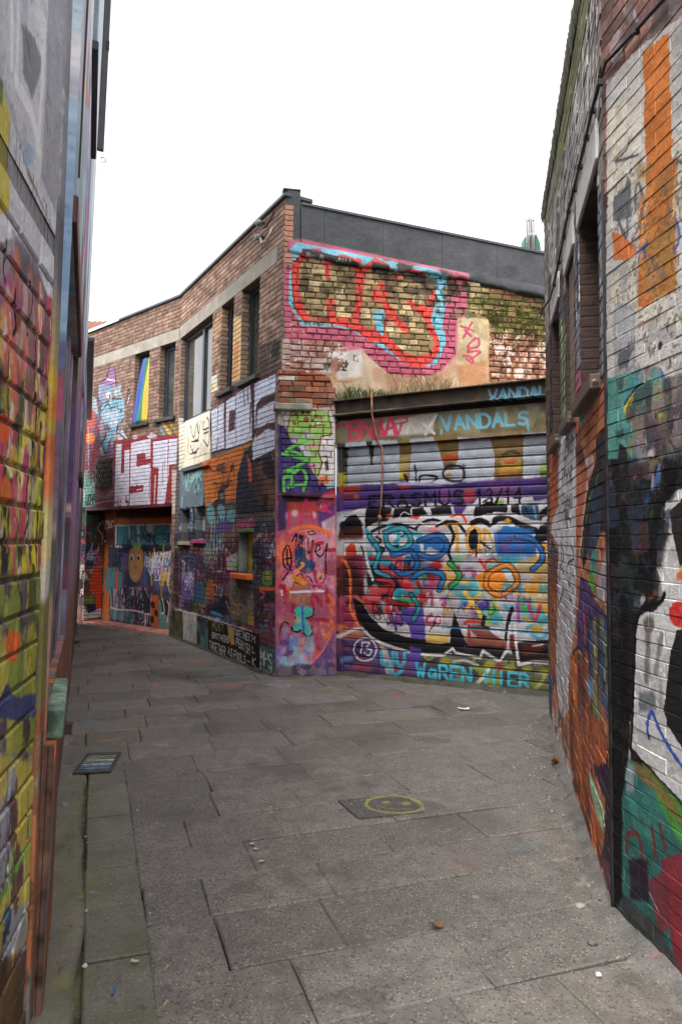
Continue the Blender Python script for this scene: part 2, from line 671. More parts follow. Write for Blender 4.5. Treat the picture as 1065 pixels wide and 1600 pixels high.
# ------------------------------------------------------------------ materials
class NT:
    def __init__(s, name):
        s.m = bpy.data.materials.new(name)
        s.m.use_nodes = True
        s.n, s.l = s.m.node_tree.nodes, s.m.node_tree.links
        s.b = s.n['Principled BSDF']

    def node(s, t, **k):
        n = s.n.new(t)
        for a, v in k.items():
            setattr(n, a, v)
        return n

    def set(s, sock, val):
        if hasattr(val, 'is_output') or isinstance(val, bpy.types.NodeSocket):
            s.l.new(val, sock)
        else:
            sock.default_value = val

    def math(s, op, a, b=0.0, clamp=False):
        n = s.node('ShaderNodeMath', operation=op, use_clamp=clamp)
        s.set(n.inputs[0], a)
        s.set(n.inputs[1], b)
        return n.outputs[0]

    def noise(s, scale, detail=4, rough=0.55, vec=None, dist=0.0):
        n = s.node('ShaderNodeTexNoise')
        n.inputs['Scale'].default_value = scale
        n.inputs['Detail'].default_value = detail
        n.inputs['Roughness'].default_value = rough
        n.inputs['Distortion'].default_value = dist
        s.set(n.inputs['Vector'], vec if vec is not None else s.pos())
        return n.outputs['Fac']

    def pos(s):
        if not hasattr(s, '_pos'):
            s._pos = s.node('ShaderNodeNewGeometry').outputs['Position']
        return s._pos

    def ramp(s, f, a, b, lo=0.0, hi=1.0):
        n = s.node('ShaderNodeMapRange')
        s.set(n.inputs[0], f)
        for i, v in enumerate((a, b, lo, hi)):
            n.inputs[i + 1].default_value = v
        return n.outputs[0]

    def mix(s, f, a, b, blend='MIX'):
        n = s.node('ShaderNodeMix', data_type='RGBA', blend_type=blend)
        s.set(n.inputs[0], f)
        for k, v in ((6, a), (7, b)):
            s.set(n.inputs[k], (*v, 1) if isinstance(v, tuple) and len(v) == 3 else v)
        return n.outputs[2]

    def bump(s, h, strength, dist):
        n = s.node('ShaderNodeBump')
        n.inputs['Strength'].default_value = strength
        n.inputs['Distance'].default_value = dist
        s.set(n.inputs['Height'], h)
        s.l.new(n.outputs[0], s.b.inputs['Normal'])

    def plane_image(s, cv, im):
        """picture laid flat on a wall plane at its true size"""
        fr = cv.fr
        sub = s.node('ShaderNodeVectorMath', operation='SUBTRACT')
        s.set(sub.inputs[0], s.pos())
        sub.inputs[1].default_value = tuple(fr.P)
        co = []
        for ax, o, L in ((fr.U, cv.u0, cv.uw), (fr.V, cv.v0, cv.vh)):
            d = s.node('ShaderNodeVectorMath', operation='DOT_PRODUCT')
            s.l.new(sub.outputs[0], d.inputs[0])
            d.inputs[1].default_value = tuple(ax)
            co.append(s.math('DIVIDE', s.math('SUBTRACT', d.outputs['Value'], o), L))
        cmb = s.node('ShaderNodeCombineXYZ')
        s.l.new(co[0], cmb.inputs[0])
        s.l.new(co[1], cmb.inputs[1])
        t = s.node('ShaderNodeTexImage', interpolation='Linear', extension='EXTEND')
        t.image = im
        s.l.new(cmb.outputs[0], t.inputs[0])
        return t.outputs['Color'], t.outputs['Alpha']


def paint_mat(name, cv, im, rough=0.7, bump=0.5, grain=220.0, mortar=None, mfac=0.55, spec=0.10):
    rough = max(rough, 0.68) if spec < 0.4 else rough
    t = NT(name)
    c, _ = t.plane_image(cv, im)
    n1, n2 = t.noise(38, 5, 0.6), t.noise(grain, 3, 0.6)
    if mortar is not None:
        c = t.mix(mfac, c, mortar)
    # grime and worn specks with a shape of their own
    sp = t.ramp(n1, 0.60, 0.72, 0.0, 0.45)
    c = t.mix(sp, c, (0.07, 0.06, 0.055))
    c = t.mix(t.ramp(n2, 0.35, 0.65, 0.0, 0.22), c, (0.5, 0.48, 0.46), 'OVERLAY')
    t.set(t.b.inputs['Base Color'], c)
    t.set(t.b.inputs['Roughness'], t.ramp(n1, 0.3, 0.7, rough - 0.12, rough + 0.15))
    t.b.inputs['Specular IOR Level'].default_value = spec
    t.bump(t.math('ADD', t.math('MULTIPLY', n1, 0.8), t.math('MULTIPLY', n2, 0.35)), bump, 0.006)
    return t.m


def plain(name, col, rough=0.6, metal=0.0, var=0.25, scale=14.0, bump=0.15, spec=0.4):
    t = NT(name)
    n1, n2 = t.noise(scale, 5), t.noise(scale * 9, 3)
    dark = tuple(c * (1 - var) for c in col)
    light = tuple(min(1, c * (1 + var)) for c in col)
    c = t.mix(t.ramp(n1, 0.35, 0.65), dark, light)
    c = t.mix(t.ramp(n2, 0.55, 0.75, 0, 0.25), c, tuple(c_ * 0.45 for c_ in col))
    t.set(t.b.inputs['Base Color'], c)
    t.b.inputs['Metallic'].default_value = metal
    t.b.inputs['Specular IOR Level'].default_value = spec
    t.set(t.b.inputs['Roughness'], t.ramp(n1, 0.3, 0.7, max(0.05, rough - 0.1), min(1, rough + 0.1)))
    if bump:
        t.bump(t.math('ADD', n1, t.math('MULTIPLY', n2, 0.4)), bump, 0.01)
    return t.m

# ------------------------------------------------------------------ the planes of the place (measured on the ground)
RNG = random.Random(11)
K = on_ground(430, 1058)                  # corner of the brick building
Mb = on_ground(268, 994)                  # bend in its facade
Bf = on_ground(125, 971)
Bdir = (Mb - Bf) / np.linalg.norm(Mb - Bf)
FA = Frame(Mb, K, 1.2)
FB = Frame(Bf - Bdir * 2.0, Mb, 1.2)
P1 = on_ground(525, 1055)
FP = Frame(K, P1)
C0, C1 = on_ground(527, 1053), on_ground(853, 1087)
FC = Frame(C0, C1)
FG = Frame(K + np.array([0.02, 0.05]), K + np.array([0.02, 0.05]) + 3.9 * np.array([0.978, 0.208]))
D0, D1 = on_ground(857, 1120), on_ground(957, 1428)
FD = Frame(D0, D1)
Edir = np.array([0.125, -0.992])
FE = Frame(D1, D1 + Edir * 2.7)
FL1 = Frame((-0.656, 0.3), (-1.026, 2.45), -1.3)
FL2 = Frame((-0.944, 2.40), (-4.933, 14.0), -1.95)
FGR = GroundFrame()
VT = 5.76                                 # parapet height of the brick building
lA, lB = FA.len, FB.len


def ub(fr, px, py=700):
    return float(fr.uv(px, py)[0])


def vb(fr, px, py):
    return float(fr.uv(px, py)[1])


# openings: (u0, u1, v0, v1)
W1 = (ub(FA, 377, 520), ub(FA, 404, 510), 3.71, 4.98)
W2 = (ub(FA, 345, 540), ub(FA, 364, 530), 3.71, 4.98)
W3 = (0.06, ub(FA, 331, 560), 3.52, 4.98)
SW = (ub(FA, 374, 860), ub(FA, 394, 860), vb(FA, 384, 896), vb(FA, 384, 832))          # small low window
DW1 = (ub(FA, 283, 820), ub(FA, 296, 820), vb(FA, 290, 846), vb(FA, 290, 795))
DW2 = (ub(FA, 305, 820), ub(FA, 320, 820), vb(FA, 312, 843), vb(FA, 312, 790))
W4 = (ub(FB, 249, 590), ub(FB, 273, 590), vb(FB, 262, 652), 4.97)
W5 = (ub(FB, 209, 610), ub(FB, 232, 610), vb(FB, 220, 661), 4.97)
DR = (ub(FB, 132, 900), ub(FB, 266, 900), -0.02, vb(FB, 200, 793))
HA, HB = [W1, W2, W3, SW, DW1, DW2], [W4, W5, DR]
bandA, bandB = (0.0, lA - 0.22, 4.98, 5.20), (0.0, lB, 4.97, 5.18)
vW = (2.37, 3.36)
HD = [(ub(FD, 864), ub(FD, 875), *vW), (ub(FD, 886), ub(FD, 899), *vW), (ub(FD, 908), ub(FD, 938), *vW)]
HD = [(a, b, c, d) for (a, b, c, d) in HD]

# ------------------------------------------------------------------ brick courses
layA = layout(0, lA, 0.0, VT - 0.05, 0.065, 0.215, 0.009, HA + [bandA], RNG)
layB = layout(0, lB + 0.03, 0.0, VT - 0.05, 0.065, 0.215, 0.009, HB + [bandB], RNG)
VD = 4.62
layD = layout(0, FD.len, 0.0, VD, 0.06, 0.215, 0.008, HD + [(h[0] - .04, h[1] + .04, 3.36, 3.56) for h in HD], RNG)
layE = layout(0, FE.len, 0.0, 4.9, 0.06, 0.215, 0.0036, [], RNG)
layL1 = layout(0, FL1.len, -0.02, 2.63, 0.108, 0.235, 0.014, [], RNG)
GTOP = lambda u: 5.12 - 0.150 * u          # lower edge of the roofing sheet over the gable
layG = layout(0.1, 3.75, 3.0, 5.2, 0.072, 0.15, 0.012, [], RNG, lenvar=0.35, cull=lambda u, v: v > GTOP(u) + 0.1, miss=0.015)
layP = layout(0.06, FP.len - 0.02, 2.16, 3.42, 0.07, 0.19, 0.010, [], RNG, lenvar=0.2)

# ================================================================== PAINT
WHT, BLK = '#c6c4c6', '#1a181a'
GRAF = ['#7a3550', '#8c2f35', '#3d4f7a', '#4f8a86', '#a05a3a', '#9a8a3f', '#5d7a3f', '#5a4580', '#4a3a60', '#232126', '#8a3a4c', '#3f6a90', '#6a2f38', '#a8a6a8']

# ---------------------------------------------------------------- facade A
cA = Canvas(FA, -0.05, lA + 0.05, -0.05, VT + 0.1, 170, '#8a7260', 21)
cA.bricks(layA, ['#84685a', '#7a5e52', '#8c6e5d', '#745a4f', '#8e7261', '#806455'], 0.035)
cA.zoom(270, 320, 5)
cA.mottle('310,760 470,680 540,1360 310,1460', ['#a5835a', '#8d7a58'], 0.25, 0.3, 0.7)
cA.poly('470,880 535,870 525,1370 462,1390', '#c9ab74', 0.85, 6)
cA.poly('480,1060 520,1060 510,1360 465,1360', '#b5703c', 0.6, 14)
cA.poly('300,1340 345,1330 350,1450 300,1470', '#cfcac0', 0.9, 3)
cA.poly('300,1390 325,1390 325,1450 300,1455', '#b9a04a', 0.8, 6)
cA.mottle('670,1090 835,1060 835,1330 660,1380', ['#4a3d38', '#3c3030'], 0.2, 0.5, 0.8)
cA.tags('680,1080 830,1060 830,1250 680,1290', 5, ['#332c2c'], 30, 3)
cA.poly('330,1480 860,1220 860,1300 830,1330 330,1560', '#5a3a38', 0.7, 12)
# everything below the silver letters is overpainted
cA.zoom(260, 700, 5.917)
cA.poly('40,40 1050,-120 1075,2300 -20,1900', '#54504f', 0.95, 6)
cA.zoom(260, 880, 5.917)
cA.mottle('-10,-250 1040,-420 1040,960 20,690', ['#6a4a55', '#4a3f66', '#3f5a66', '#5c3030', '#6f6a66', '#7a5040', '#3a3a48'], 0.35, 0.36, 0.9)
cA.mottle('-10,-150 1040,-300 1040,760 20,600', GRAF, 0.16, 0.22, 0.85)
cA.tags('0,-120 1010,-250 1010,600 20,420', 40, GRAF, 34, 2.8, 0.9, 0.45)
cA.tags('0,-120 1010,-250 1010,600 20,420', 90, GRAF, 26, 2.2, 0.9, 0.4)
cA.tags('0,-100 1010,-150 1010,600 20,420', 70, ['#a6a4a6', '#232126', '#6a6a70', '#7a3550', '#2a2430'], 16, 1.2)
cA.mottle('0,-120 1010,-250 1010,600 20,420', ['#46283a', '#382e50', '#562c2c', '#2c3a4a', '#2a2428'], 0.22, 0.25, 0.42)
cA.tags('0,-120 1010,-250 1010,600 20,420', 40, GRAF, 24, 2.2, 0.9, 0.3)
cA.zoom(260, 700, 5.917)
cA.poly('340,165 420,90 700,-20 1050,-120 1040,480 800,600 640,480 540,500 360,545', '#b8652f', 1, 0)
cA.poly('640,480 655,260 690,110 720,10 830,-40 1000,40 1010,200 1010,420 1000,600 640,620', '#33343f', 1, 2)
cA.poly('800,130 960,80 985,200 1000,540 820,520', '#4d3c33', 0.9, 10)
cA.poly('740,60 780,150 790,300 760,310 750,140', '#b5523c', 1, 2, True)
cA.line('630,500 650,250 700,90 730,-20', 9, '#c39a48')
cA.line('975,60 1005,200 1010,400 985,640', 9, '#c39a48')
cA.line('870,220 900,190 920,230', 14, '#7a9aa5')
cA.line('950,290 975,340 985,420', 16, '#a58a45')
cA.mottle('820,90 1000,90 1010,600 820,600', ['#b5623a', '#6a4a3a', '#22222a'], 0.2, 0.28, 0.8)
cA.poly('470,470 480,400 520,325 540,350 545,520 380,600 400,530', '#37333a', 1, 1)
cA.line('370,570 430,490 480,465', 6, '#c39a48')
cA.line('540,360 545,480', 6, '#c39a48')
cA.poly('490,430 530,420 530,470 500,475', '#6a6a72', 1, 3)
for q in ('380,560 400,520 440,560 430,700 380,680', '470,560 490,520 530,540 540,640 500,660', '560,600 600,560 640,600 620,680 570,670'):
    cA.poly(q, '#5f9296', 0.9, 3, True)
cA.drips('380,650 500,640 640,650', 14, 40, 3, '#6fa0a0')
cA.tags('360,200 640,120 620,330 370,480', 9, ['#3a2a26'], 22, 1.5)
cA.line('450,150 500,80 560,110 570,200 520,230 470,200', 6, '#4a3028')
cA.poly('470,150 540,140 545,210 480,220', '#4a3028', 0.7, 8)
cA.poly('125,215 330,170 350,170 350,540 120,560', '#5c6d75', 1)
cA.tags('150,240 330,200 330,440 150,470', 20, ['#7fb0aa', '#86b5b5', '#4a5860'], 24, 2.2)
cA.drips('150,460 330,440', 8, 25, 2, '#7fb0aa')
cA.poly('120,560 350,535 360,880 120,880', '#3d4c60', 1, 2)
cA.mottle('120,560 350,535 360,880 120,880', ['#6d7f92', '#232b3a', '#8d98a2'], 0.16, 0.32, 0.85)
cA.line('235,560 240,640 235,760', 26, '#9aa5ae', 0.8, 6)
cA.poly('640,690 800,640 825,720 740,770 650,760', '#964562', 0.95, 4)
cA.line('745,760 760,690 800,640', 8, '#b9a9a9')
cA.poly('450,740 500,680 580,680 600,760 470,790', '#5a4a80', 0.9, 4, True)
cA.line('465,925 505,915 510,1140 470,1145 465,930', 8, '#d8d8dc', 1, smooth=False)
cA.line('545,930 600,1000 650,970 660,1060 640,1130 560,1120 545,935', 7, '#d8d8dc', 1, smooth=False)
cA.poly('555,1010 640,980 655,1060 630,1125 565,1115', '#b5b8b0', 0.9)
cA.poly('620,1060 660,1050 650,1120 610,1125', '#6db53a', 0.9, 5)
cA.line('580,1100 600,1040 620,1100', 6, '#232126')
cA.line('870,880 880,740 910,715 930,860', 9, '#a5a5a8')
cA.line('950,880 970,800 1000,790', 10, '#8d6a80')
for x, c in ((880, '#7a3d34'), (905, '#a5433a'), (940, '#4a5a80'), (965, '#a5433a'), (995, '#c2a040')):
    cA.line(f'{x},600 {x + 5},680', 15, c, 0.9, 3)
cA.zoom(260, 880, 5.917)
cA.poly('890,90 960,60 975,190 895,210', '#4f8a45', 0.9, 5, True)
cA.poly('915,90 950,80 955,160 920,165', '#c07a35', 0.95, 3)
cA.poly('850,225 1005,220 1010,255 860,265', '#e2603a', 0.95, 3)
cA.line('870,260 905,290 870,330', 16, '#e2603a')
cA.poly('860,380 1000,360 1000,430 870,450', '#93476a', 0.8, 6)
cA.line('910,520 950,480 985,540 960,650', 16, '#8a3436', 0.95)
cA.tags('810,380 900,370 900,600 810,580', 8, ['#3a2526', '#4a3033'], 24, 2)
cA.poly('130,90 250,80 250,330 140,350', '#6a5290', 0.75, 10)
cA.tags('120,90 260,80 260,360 120,360', 14, ['#c0b8cc', '#3d3060', '#8a78b0'], 22, 1.8)
cA.poly('255,190 350,170 360,370 260,370', '#2f5f80', 0.75, 8)
cA.poly('375,180 430,160 440,330 375,320', '#a0572c', 0.95, 3, True)
cA.line('395,200 420,230 395,270 425,300', 5, '#5a2f1c')
cA.poly('360,450 540,310 560,470', '#2a2f4a', 0.95, 4)
cA.poly('400,445 470,450 530,490 520,505 410,470', '#4a88b0', 0.95, 3)
cA.poly('580,150 800,170 810,590 590,540', '#6b625c', 0.9, 6)
cA.mottle('580,150 800,170 810,590 590,540', ['#8a8078', '#57505a', '#7d7060'], 0.2, 0.35, 0.8)
for q in ('600,330 640,400 680,380 740,430 790,420', '620,430 660,470 700,440', '750,500 790,470 795,560', '560,370 590,440 640,460'):
    cA.line(q, 13, '#b0924a', 0.95)
cA.poly('750,520 795,470 800,580 760,570', '#b08a35', 0.95, 4)
cA.line('610,270 625,215 645,270 630,330 612,290', 7, '#232126')
cA.line('622,250 634,250 634,285 622,285', 5, '#232126')
cA.poly('35,430 160,450 165,740 20,680', '#4a4a38', 0.95, 4)
cA.mottle('35,430 160,450 165,740 20,680', ['#6b7050', '#2f3a38', '#585038'], 0.2, 0.35, 0.8)
cA.poly('165,440 290,470 292,745 165,735', '#b5b3ad', 1)
for i in range(9):
    x = 180 + i * 12
    cA.line([(x, 455 + i * 3), (x + RNG.uniform(-10, 10), 520), (x + RNG.uniform(-12, 12), 580), (x + RNG.uniform(-8, 8), 650), (x, 725)], 5, '#201e20')
cA.line('200,440 240,440 270,400 290,400', 7, '#201e20')
cA.poly('290,490 400,530 405,820 290,780', '#4a5058', 1)
cA.mottle('290,490 400,530 405,820 290,780', ['#7d8a92', '#7a3a48', '#2a2c33', '#4f7a78'], 0.16, 0.35, 0.9)
cA.poly('395,530 800,640 860,640 862,1010 395,825', '#262523', 1, 1)
cA.poly('575,570 625,600 645,750 610,760 585,680', '#b8924a', 1, 2)
cA.poly('430,545 540,560 540,640 430,630', '#3a3038', 0.6, 6)
LT = '#dcd9d2'
cA.text('MUST', '430,545 545,575 545,640 430,610', 8, '#b9a56a', gap=0.35)
cA.text('TOGETHER', '625,600 785,660 785,725 625,655', 10, LT, gap=0.35)
cA.text('BROTHERS', '430,640 590,685 590,740 430,690', 10, LT, gap=0.35)
cA.text('PERISH', '655,690 785,760 785,850 655,760', 11, LT, gap=0.35)
cA.text('TOGETHER', '405,715 560,780 560,870 405,775', 11, LT, gap=0.35)
cA.text('AS', '575,770 625,800 625,870 575,840', 11, LT, gap=0.3)
cA.text('FOOLS', '635,805 745,860 745,935 635,875', 11, LT, gap=0.3)
cA.text('-', '755,880 790,900 790,940 755,920', 12, LT, gap=0.1)
cA.text('M', '800,660 832,680 832,745 800,725', 10, LT, gap=0.1)
cA.text('L', '805,765 830,775 830,835 805,825', 10, LT, gap=0.1)
cA.text('K', '805,870 835,885 835,965 805,945', 11, LT, gap=0.1)
cA.poly('862,650 1010,650 1010,800 865,760', '#6a4550', 0.7, 8)
cA.poly('862,760 1010,800 1010,1060 862,1005', '#4a6a6c', 0.9, 4)
cA.text('MPS', '865,790 975,850 975,985 865,930', 12, LT, gap=0.15)
cA.drips('870,920 970,970', 8, 14, 1.5, LT)
cA.line('85,425 300,480 520,545 800,630', 8, '#d0ccd0', smooth=False)
cA.line('800,630 1000,690', 6, '#a8a0a8', smooth=False)
# silver letters
cA.zoom(120, 480, 3.132)
SIL, DRK = '#b8bccb', '#4a2f35'
cA.poly('655,500 720,460 735,395 860,345 975,325 985,430 975,600 978,700 860,752 850,655 775,680 720,700 655,715', DRK, 0.95, 2)
cA.poly('658,505 720,468 722,690 660,708', SIL)
cA.poly('730,460 775,430 778,680 728,695', SIL)
cA.poly('778,425 850,380 858,650 780,680', SIL)
cA.poly('868,375 972,330 972,420 905,445 878,480 880,590 868,600', SIL)
cA.poly('885,500 975,455 975,560 940,570 940,600 975,605 978,690 860,750 858,672 880,600', SIL)
cA.poly('745,515 775,503 772,600 742,615', '#5a3a42')
for q in ('690,480 688,600', '815,405 820,480', '835,395 838,470', '850,385 854,470', '690,640 684,705'):
    cA.line(q, 9, DRK, 0.9)
cA.line('985,432 920,448 885,472 876,520 872,600 850,642', 9, '#3a2a30')
cA.poly('872,600 940,562 942,590 875,640', '#5a4038')
cA.drips('720,500 850,470', 8, 30, 1.6, DRK)
cA.line('830,700 860,650 850,640', 6, '#a58035')
# cream boarding below the wide window
cA.poly('500,535 545,520 655,480 655,745 500,800', '#d3cbb6', 1)
cA.line('548,530 545,750', 5, '#9a927c')
cA.line('612,500 612,725', 5, '#a39b86')
cA.line('545,748 650,715', 5, '#8a826c')
for q in ('560,580 575,640 590,575', '575,640 572,700', '590,570 600,640 580,655', '595,560 600,620 608,560', '565,660 600,655', '560,680 575,715 600,690', '625,560 622,600 650,590', '640,540 650,560 652,600', '625,620 650,610', '622,650 645,680 652,620', '560,720 590,712'):
    cA.line(q, 7, '#2a2726', 0.95)
cA.line('552,640 553,720', 6, '#c29a3f')
cA.keep()

# ---------------------------------------------------------------- facade B
cB = Canvas(FB, -0.05, lB + 0.1, -0.05, VT + 0.1, 150, '#8a7260', 31)
cB.bricks(layB, ['#84685b', '#7b6053', '#8b6e5f', '#765c50', '#8d705f'], 0.035)
cB.keep()
cB.zoom(120, 500, 5.333)
cB.poly('30,700 200,640 330,930 320,1560 20,1620', '#6a4a66', 0.75, 14)
cB.mottle('30,700 200,640 330,930 320,1560 20,1620', ['#7d5a80', '#4a4a70', '#a8505a', '#8a3a48', '#6a5a70'], 0.2, 0.33, 0.9)
cB.poly('50,750 160,740 150,900 60,940', '#b0544a', 0.85, 14)
cB.blob('108,985', 46, 46, '#dc7a34', 1, 8)
cB.line('95,900 100,1250', 14, '#b9a5a8', 0.9, 3)
cB.line('70,880 150,870 120,1020', 10, '#b0485a')
cB.poly('45,1260 90,1250 150,1390 155,1550 30,1570', '#6aa394', 0.9, 8)
cB.tags('45,1270 150,1260 155,1540 35,1560', 9, ['#2a3a3a', '#9accba', '#8a3a48'], 26, 2.5)
cB.line('150,1450 230,1480 310,1430', 22, '#7a7678', 0.9, 5)
cB.line('160,1440 230,1450 300,1400', 22, '#a34448', 0.9, 5)
cB.poly('150,1500 310,1480 310,1560 150,1580', '#8a3a3a', 0.8, 8)
# blue bird-like figure with a hat
cB.poly('180,540 250,520 300,570 280,640 215,690 175,650', '#8f8b9c', 1, 1)
cB.poly('110,620 165,660 180,800 120,740', '#8fa0a8', 0.9, 2)
cB.poly('205,720 260,670 385,640 398,740 385,830 340,880 330,940 285,990 245,1120 215,1040 245,960 230,880 195,800', '#6f9cb2', 1, 1)
cB.poly('275,390 318,410 330,545 240,550 190,520 248,480', '#8a5f8a', 1, 1)
cB.line('240,485 270,500 318,505', 11, '#dcd8d8')
for q in ('205,720 195,800 230,880 245,960 215,1040 245,1120', '385,640 398,740 385,830 340,880 330,940 285,990 245,1120', '275,390 250,480 190,525', '318,410 330,550', '180,540 178,650 210,690', '240,690 300,660 380,660', '210,760 260,700 290,760 330,690 350,770 380,740', '230,780 300,730 390,760'):
    cB.line(q, 10, '#26242c')
for c in ('268,625', '335,605'):
    cB.blob(c, 25, 33, '#bdbcc0', 1, 1)
    x, y = map(float, c.split(','))
    cB.blob(f'{x + 6},{y + 12}', 6, 8, '#232126', 1, 1)
cB.line('405,700 440,620 430,580 418,640', 12, '#26242c')
cB.line('420,690 440,630', 9, '#dcdcdc')
for c in ('285,870', '322,850'):
    cB.blob(c, 15, 30, '#d0d4d8', 1, 1)
cB.poly('245,870 290,880 270,930 245,920', '#6a4560', 0.9, 2)
cB.poly('340,930 380,900 435,990 400,1020 345,1000', '#b5b5c2', 0.95, 1)
cB.line('340,960 380,910 430,990', 10, '#26242c')
cB.line('360,950 410,1000', 10, '#26242c')
cB.poly('185,1060 215,1050 225,1140 195,1120', '#a8a4b4', 0.9, 2)
cB.poly('600,890 850,830 850,960 690,990 620,960', '#6f5a4a', 0.7, 10)
cB.line('680,880 740,980', 30, '#6f93a5', 0.9, 8)
cB.line('720,870 790,970', 36, '#c6a545', 0.9, 6)
cB.line('770,850 840,950', 30, '#b08a35', 0.8, 6)
cB.poly('630,860 700,850 690,900 640,900', '#3a3432', 0.8, 8)
cB.mottle('190,540 400,540 400,900 250,1120 190,1000', ['#8aa0b0', '#5f8aa0', '#a8a0a8'], 0.12, 0.22, 0.6)
# silver letters on dark red
RED = '#8c3036'
cB.poly('305,1010 450,985 470,960 500,985 590,960 630,920 660,970 850,955 850,1215 790,1230 800,1470 770,1545 560,1550 310,1570', RED, 1, 1)
cB.blob('483,978', 22, 18, '#b5a8b0', 1, 1)
cB.poly('585,970 625,935 662,960 665,985 600,995', '#b5a8b0', 1, 1)
SB = '#bfc0d0'
cB.poly('328,1035 375,1028 368,1280 395,1275 397,1088 440,1078 437,1560 310,1565', SB)
cB.poly('452,1025 615,990 613,1540 440,1562', SB)
cB.poly('500,1120 575,1105 575,1165 625,1155 622,1195 497,1227', RED)
cB.poly('436,1390 555,1375 550,1432 436,1450', RED)
cB.poly('635,1015 835,985 837,1198 768,1210 765,1290 730,1542 668,1547 682,1235 635,1232', SB)
cB.line('655,1300 645,1530', 22, '#bfaab0', 0.9)
cB.tags('315,1480 430,1460 430,1560 315,1570', 4, [RED], 22, 2.5)
cB.drips('760,1010 720,1200 610,1300', 7, 60, 1.6, RED)
cB.line('500,1418 540,1410', 8, '#d8d0d4')
cB.line('150,1535 320,1500 600,1490', 7, '#c8c0c8', 0.7)
# white painted strip at the bend
cB.poly('845,830 880,800 930,815 945,780 1010,760 1010,1230 845,1250', '#cfc8b6', 1, 1)
cB.poly('790,1260 1000,1230 1000,1600 790,1620', '#b8aaa4', 0.9, 3)
cB.tags('790,1480 900,1470 900,1620 790,1620', 5, ['#9a3038'], 24, 2.5)
# around and inside the doorway
cB.zoom(120, 780, 6.656)
cB.poly('20,90 270,90 270,760 20,1000', '#3f3a44', 1, 6)
cB.mottle('20,90 270,90 270,1280 20,1290', ['#2f4a46', '#7a3030', '#b0452f', '#4a3a50', '#252228', '#63756a'], 0.22, 0.36, 0.9)
cB.poly('60,150 260,180 250,260 70,260', '#3a6a4a', 0.8, 12)
cB.poly('50,450 120,410 210,450 250,560 220,680 40,680', '#2a2e4a', 0.95, 5)
cB.tags('50,430 240,450 240,680 40,680', 16, ['#5aa0aa', '#a8a8b8', '#b04a50', '#3a4a90'], 20, 3)
cB.poly('40,680 190,660 190,820 30,830', '#a8a09c', 0.9, 8)
cB.tags('40,690 190,680 190,1000 40,1000', 16, ['#8a3a30', '#d8d0c8', '#232126', '#7a8a50'], 20, 2.5)
cB.poly('200,740 260,740 270,1180 215,1170 205,960 130,970 150,900 200,840', '#ee4a1c', 1, 3)
cB.poly('60,1040 150,1010 210,1060 120,1130', '#57a050', 0.85, 10)
cB.poly('70,1090 110,1180 250,1130 255,1200 60,1260', '#c8c8cc', 1, 2)
cB.poly('90,1090 200,1090 210,1150 120,1190', '#232638', 1, 3)
cB.line('60,1255 250,1215', 12, '#1c1a1e')
# the door leaf (set back; drawn on the same wall plane)
cDr = Canvas(FB, DR[0] - 0.1, DR[1] + 0.5, -0.05, DR[3] + 0.1, 190, '#8f4a24', 33, off=0.40)
cDr.zoom(120, 780, 6.656)
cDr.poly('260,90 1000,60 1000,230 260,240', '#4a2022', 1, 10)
cDr.poly('200,200 1000,190 1000,1420 200,1300', '#b0602c', 1, 20)
cDr.poly('180,90 420,90 400,900 180,900', '#7d3d22', 0.8, 14)
cDr.mottle('180,240 400,240 380,1000 180,1000', ['#5a2a20', '#b8622a', '#302028'], 0.3, 0.3, 0.8)
cDr.line('360,260 300,230 220,300 260,360 270,430 300,440', 16, '#b5a5ac')
cDr.tags('260,230 390,230 380,450 260,450', 6, ['#2a2228', '#b5a5ac'], 22, 2.5)
cDr.poly('330,500 985,480 985,1400 340,1270', '#3a3d50', 1, 4)
cDr.mottle('420,480 985,460 985,960 430,930', ['#4a4f80', '#3a3048', '#2a3a50', '#5a4a6a'], 0.25, 0.36, 0.9)
cDr.poly('400,270 985,250 990,520 400,500', '#b5b0b4', 1)
cDr.poly('415,285 545,275 555,480 420,480', '#3f7a85', 1)
cDr.poly('560,275 625,275 640,480 545,480', '#3f7a85', 1)
cDr.poly('655,285 720,270 740,340 790,340 800,270 965,265 975,480 650,500', '#41808a', 1)
cDr.line('540,290 550,420', 12, '#b5b0b4')
cDr.line('625,290 640,390 650,380', 12, '#b5b0b4')
cDr.line('720,290 750,340 790,330 800,380', 12, '#b5b0b4')
cDr.poly('430,470 985,480 985,570 430,560', '#262433', 0.9, 6)
cDr.tags('430,380 970,350 970,500 430,500', 12, ['#25404a', '#2a2a35'], 24, 2)
cDr.poly('545,560 590,505 660,510 690,560 690,700 640,850 580,850 545,760', '#a8763a', 1, 2, True)
cDr.poly('560,430 590,520 660,520 690,430 640,460 600,450', '#6fa05a', 0.9, 4)
for x in (575, 645):
    cDr.blob(f'{x},610', 20, 38, '#b0b0b4', 0.9, 2)
    cDr.blob(f'{x - 3},618', 12, 26, '#232638', 1, 1)
cDr.poly('560,740 590,810 635,750 620,820 580,830', '#a8a8b4', 0.5, 4)
cDr.blob('610,700', 22, 22, '#8a5a70', 0.9, 4)
for q, c in (('760,560 770,700 780,890', '#a8922f'), ('805,520 815,660', '#d0a03a'), ('900,480 910,640 930,760', '#8a8f30'), ('860,560 850,760', '#5a4a90'), ('710,560 730,650', '#4a86c8'), ('960,560 960,700', '#a04a80'), ('700,700 720,900', '#3f5590'), ('820,700 850,900', '#4a5aa0'), ('900,760 880,1000 930,1100', '#a0702f')):
    cDr.line(q, 34, c, 0.85, 8)
cDr.tags('700,560 980,540 980,900 700,900', 24, ['#c0a040', '#b8a8c8', '#4a86a8', '#7a4a90', '#d8d0d8'], 22, 2.5)
cDr.poly('300,720 470,700 470,1000 340,1010 290,880', '#4f7880', 0.95, 5)
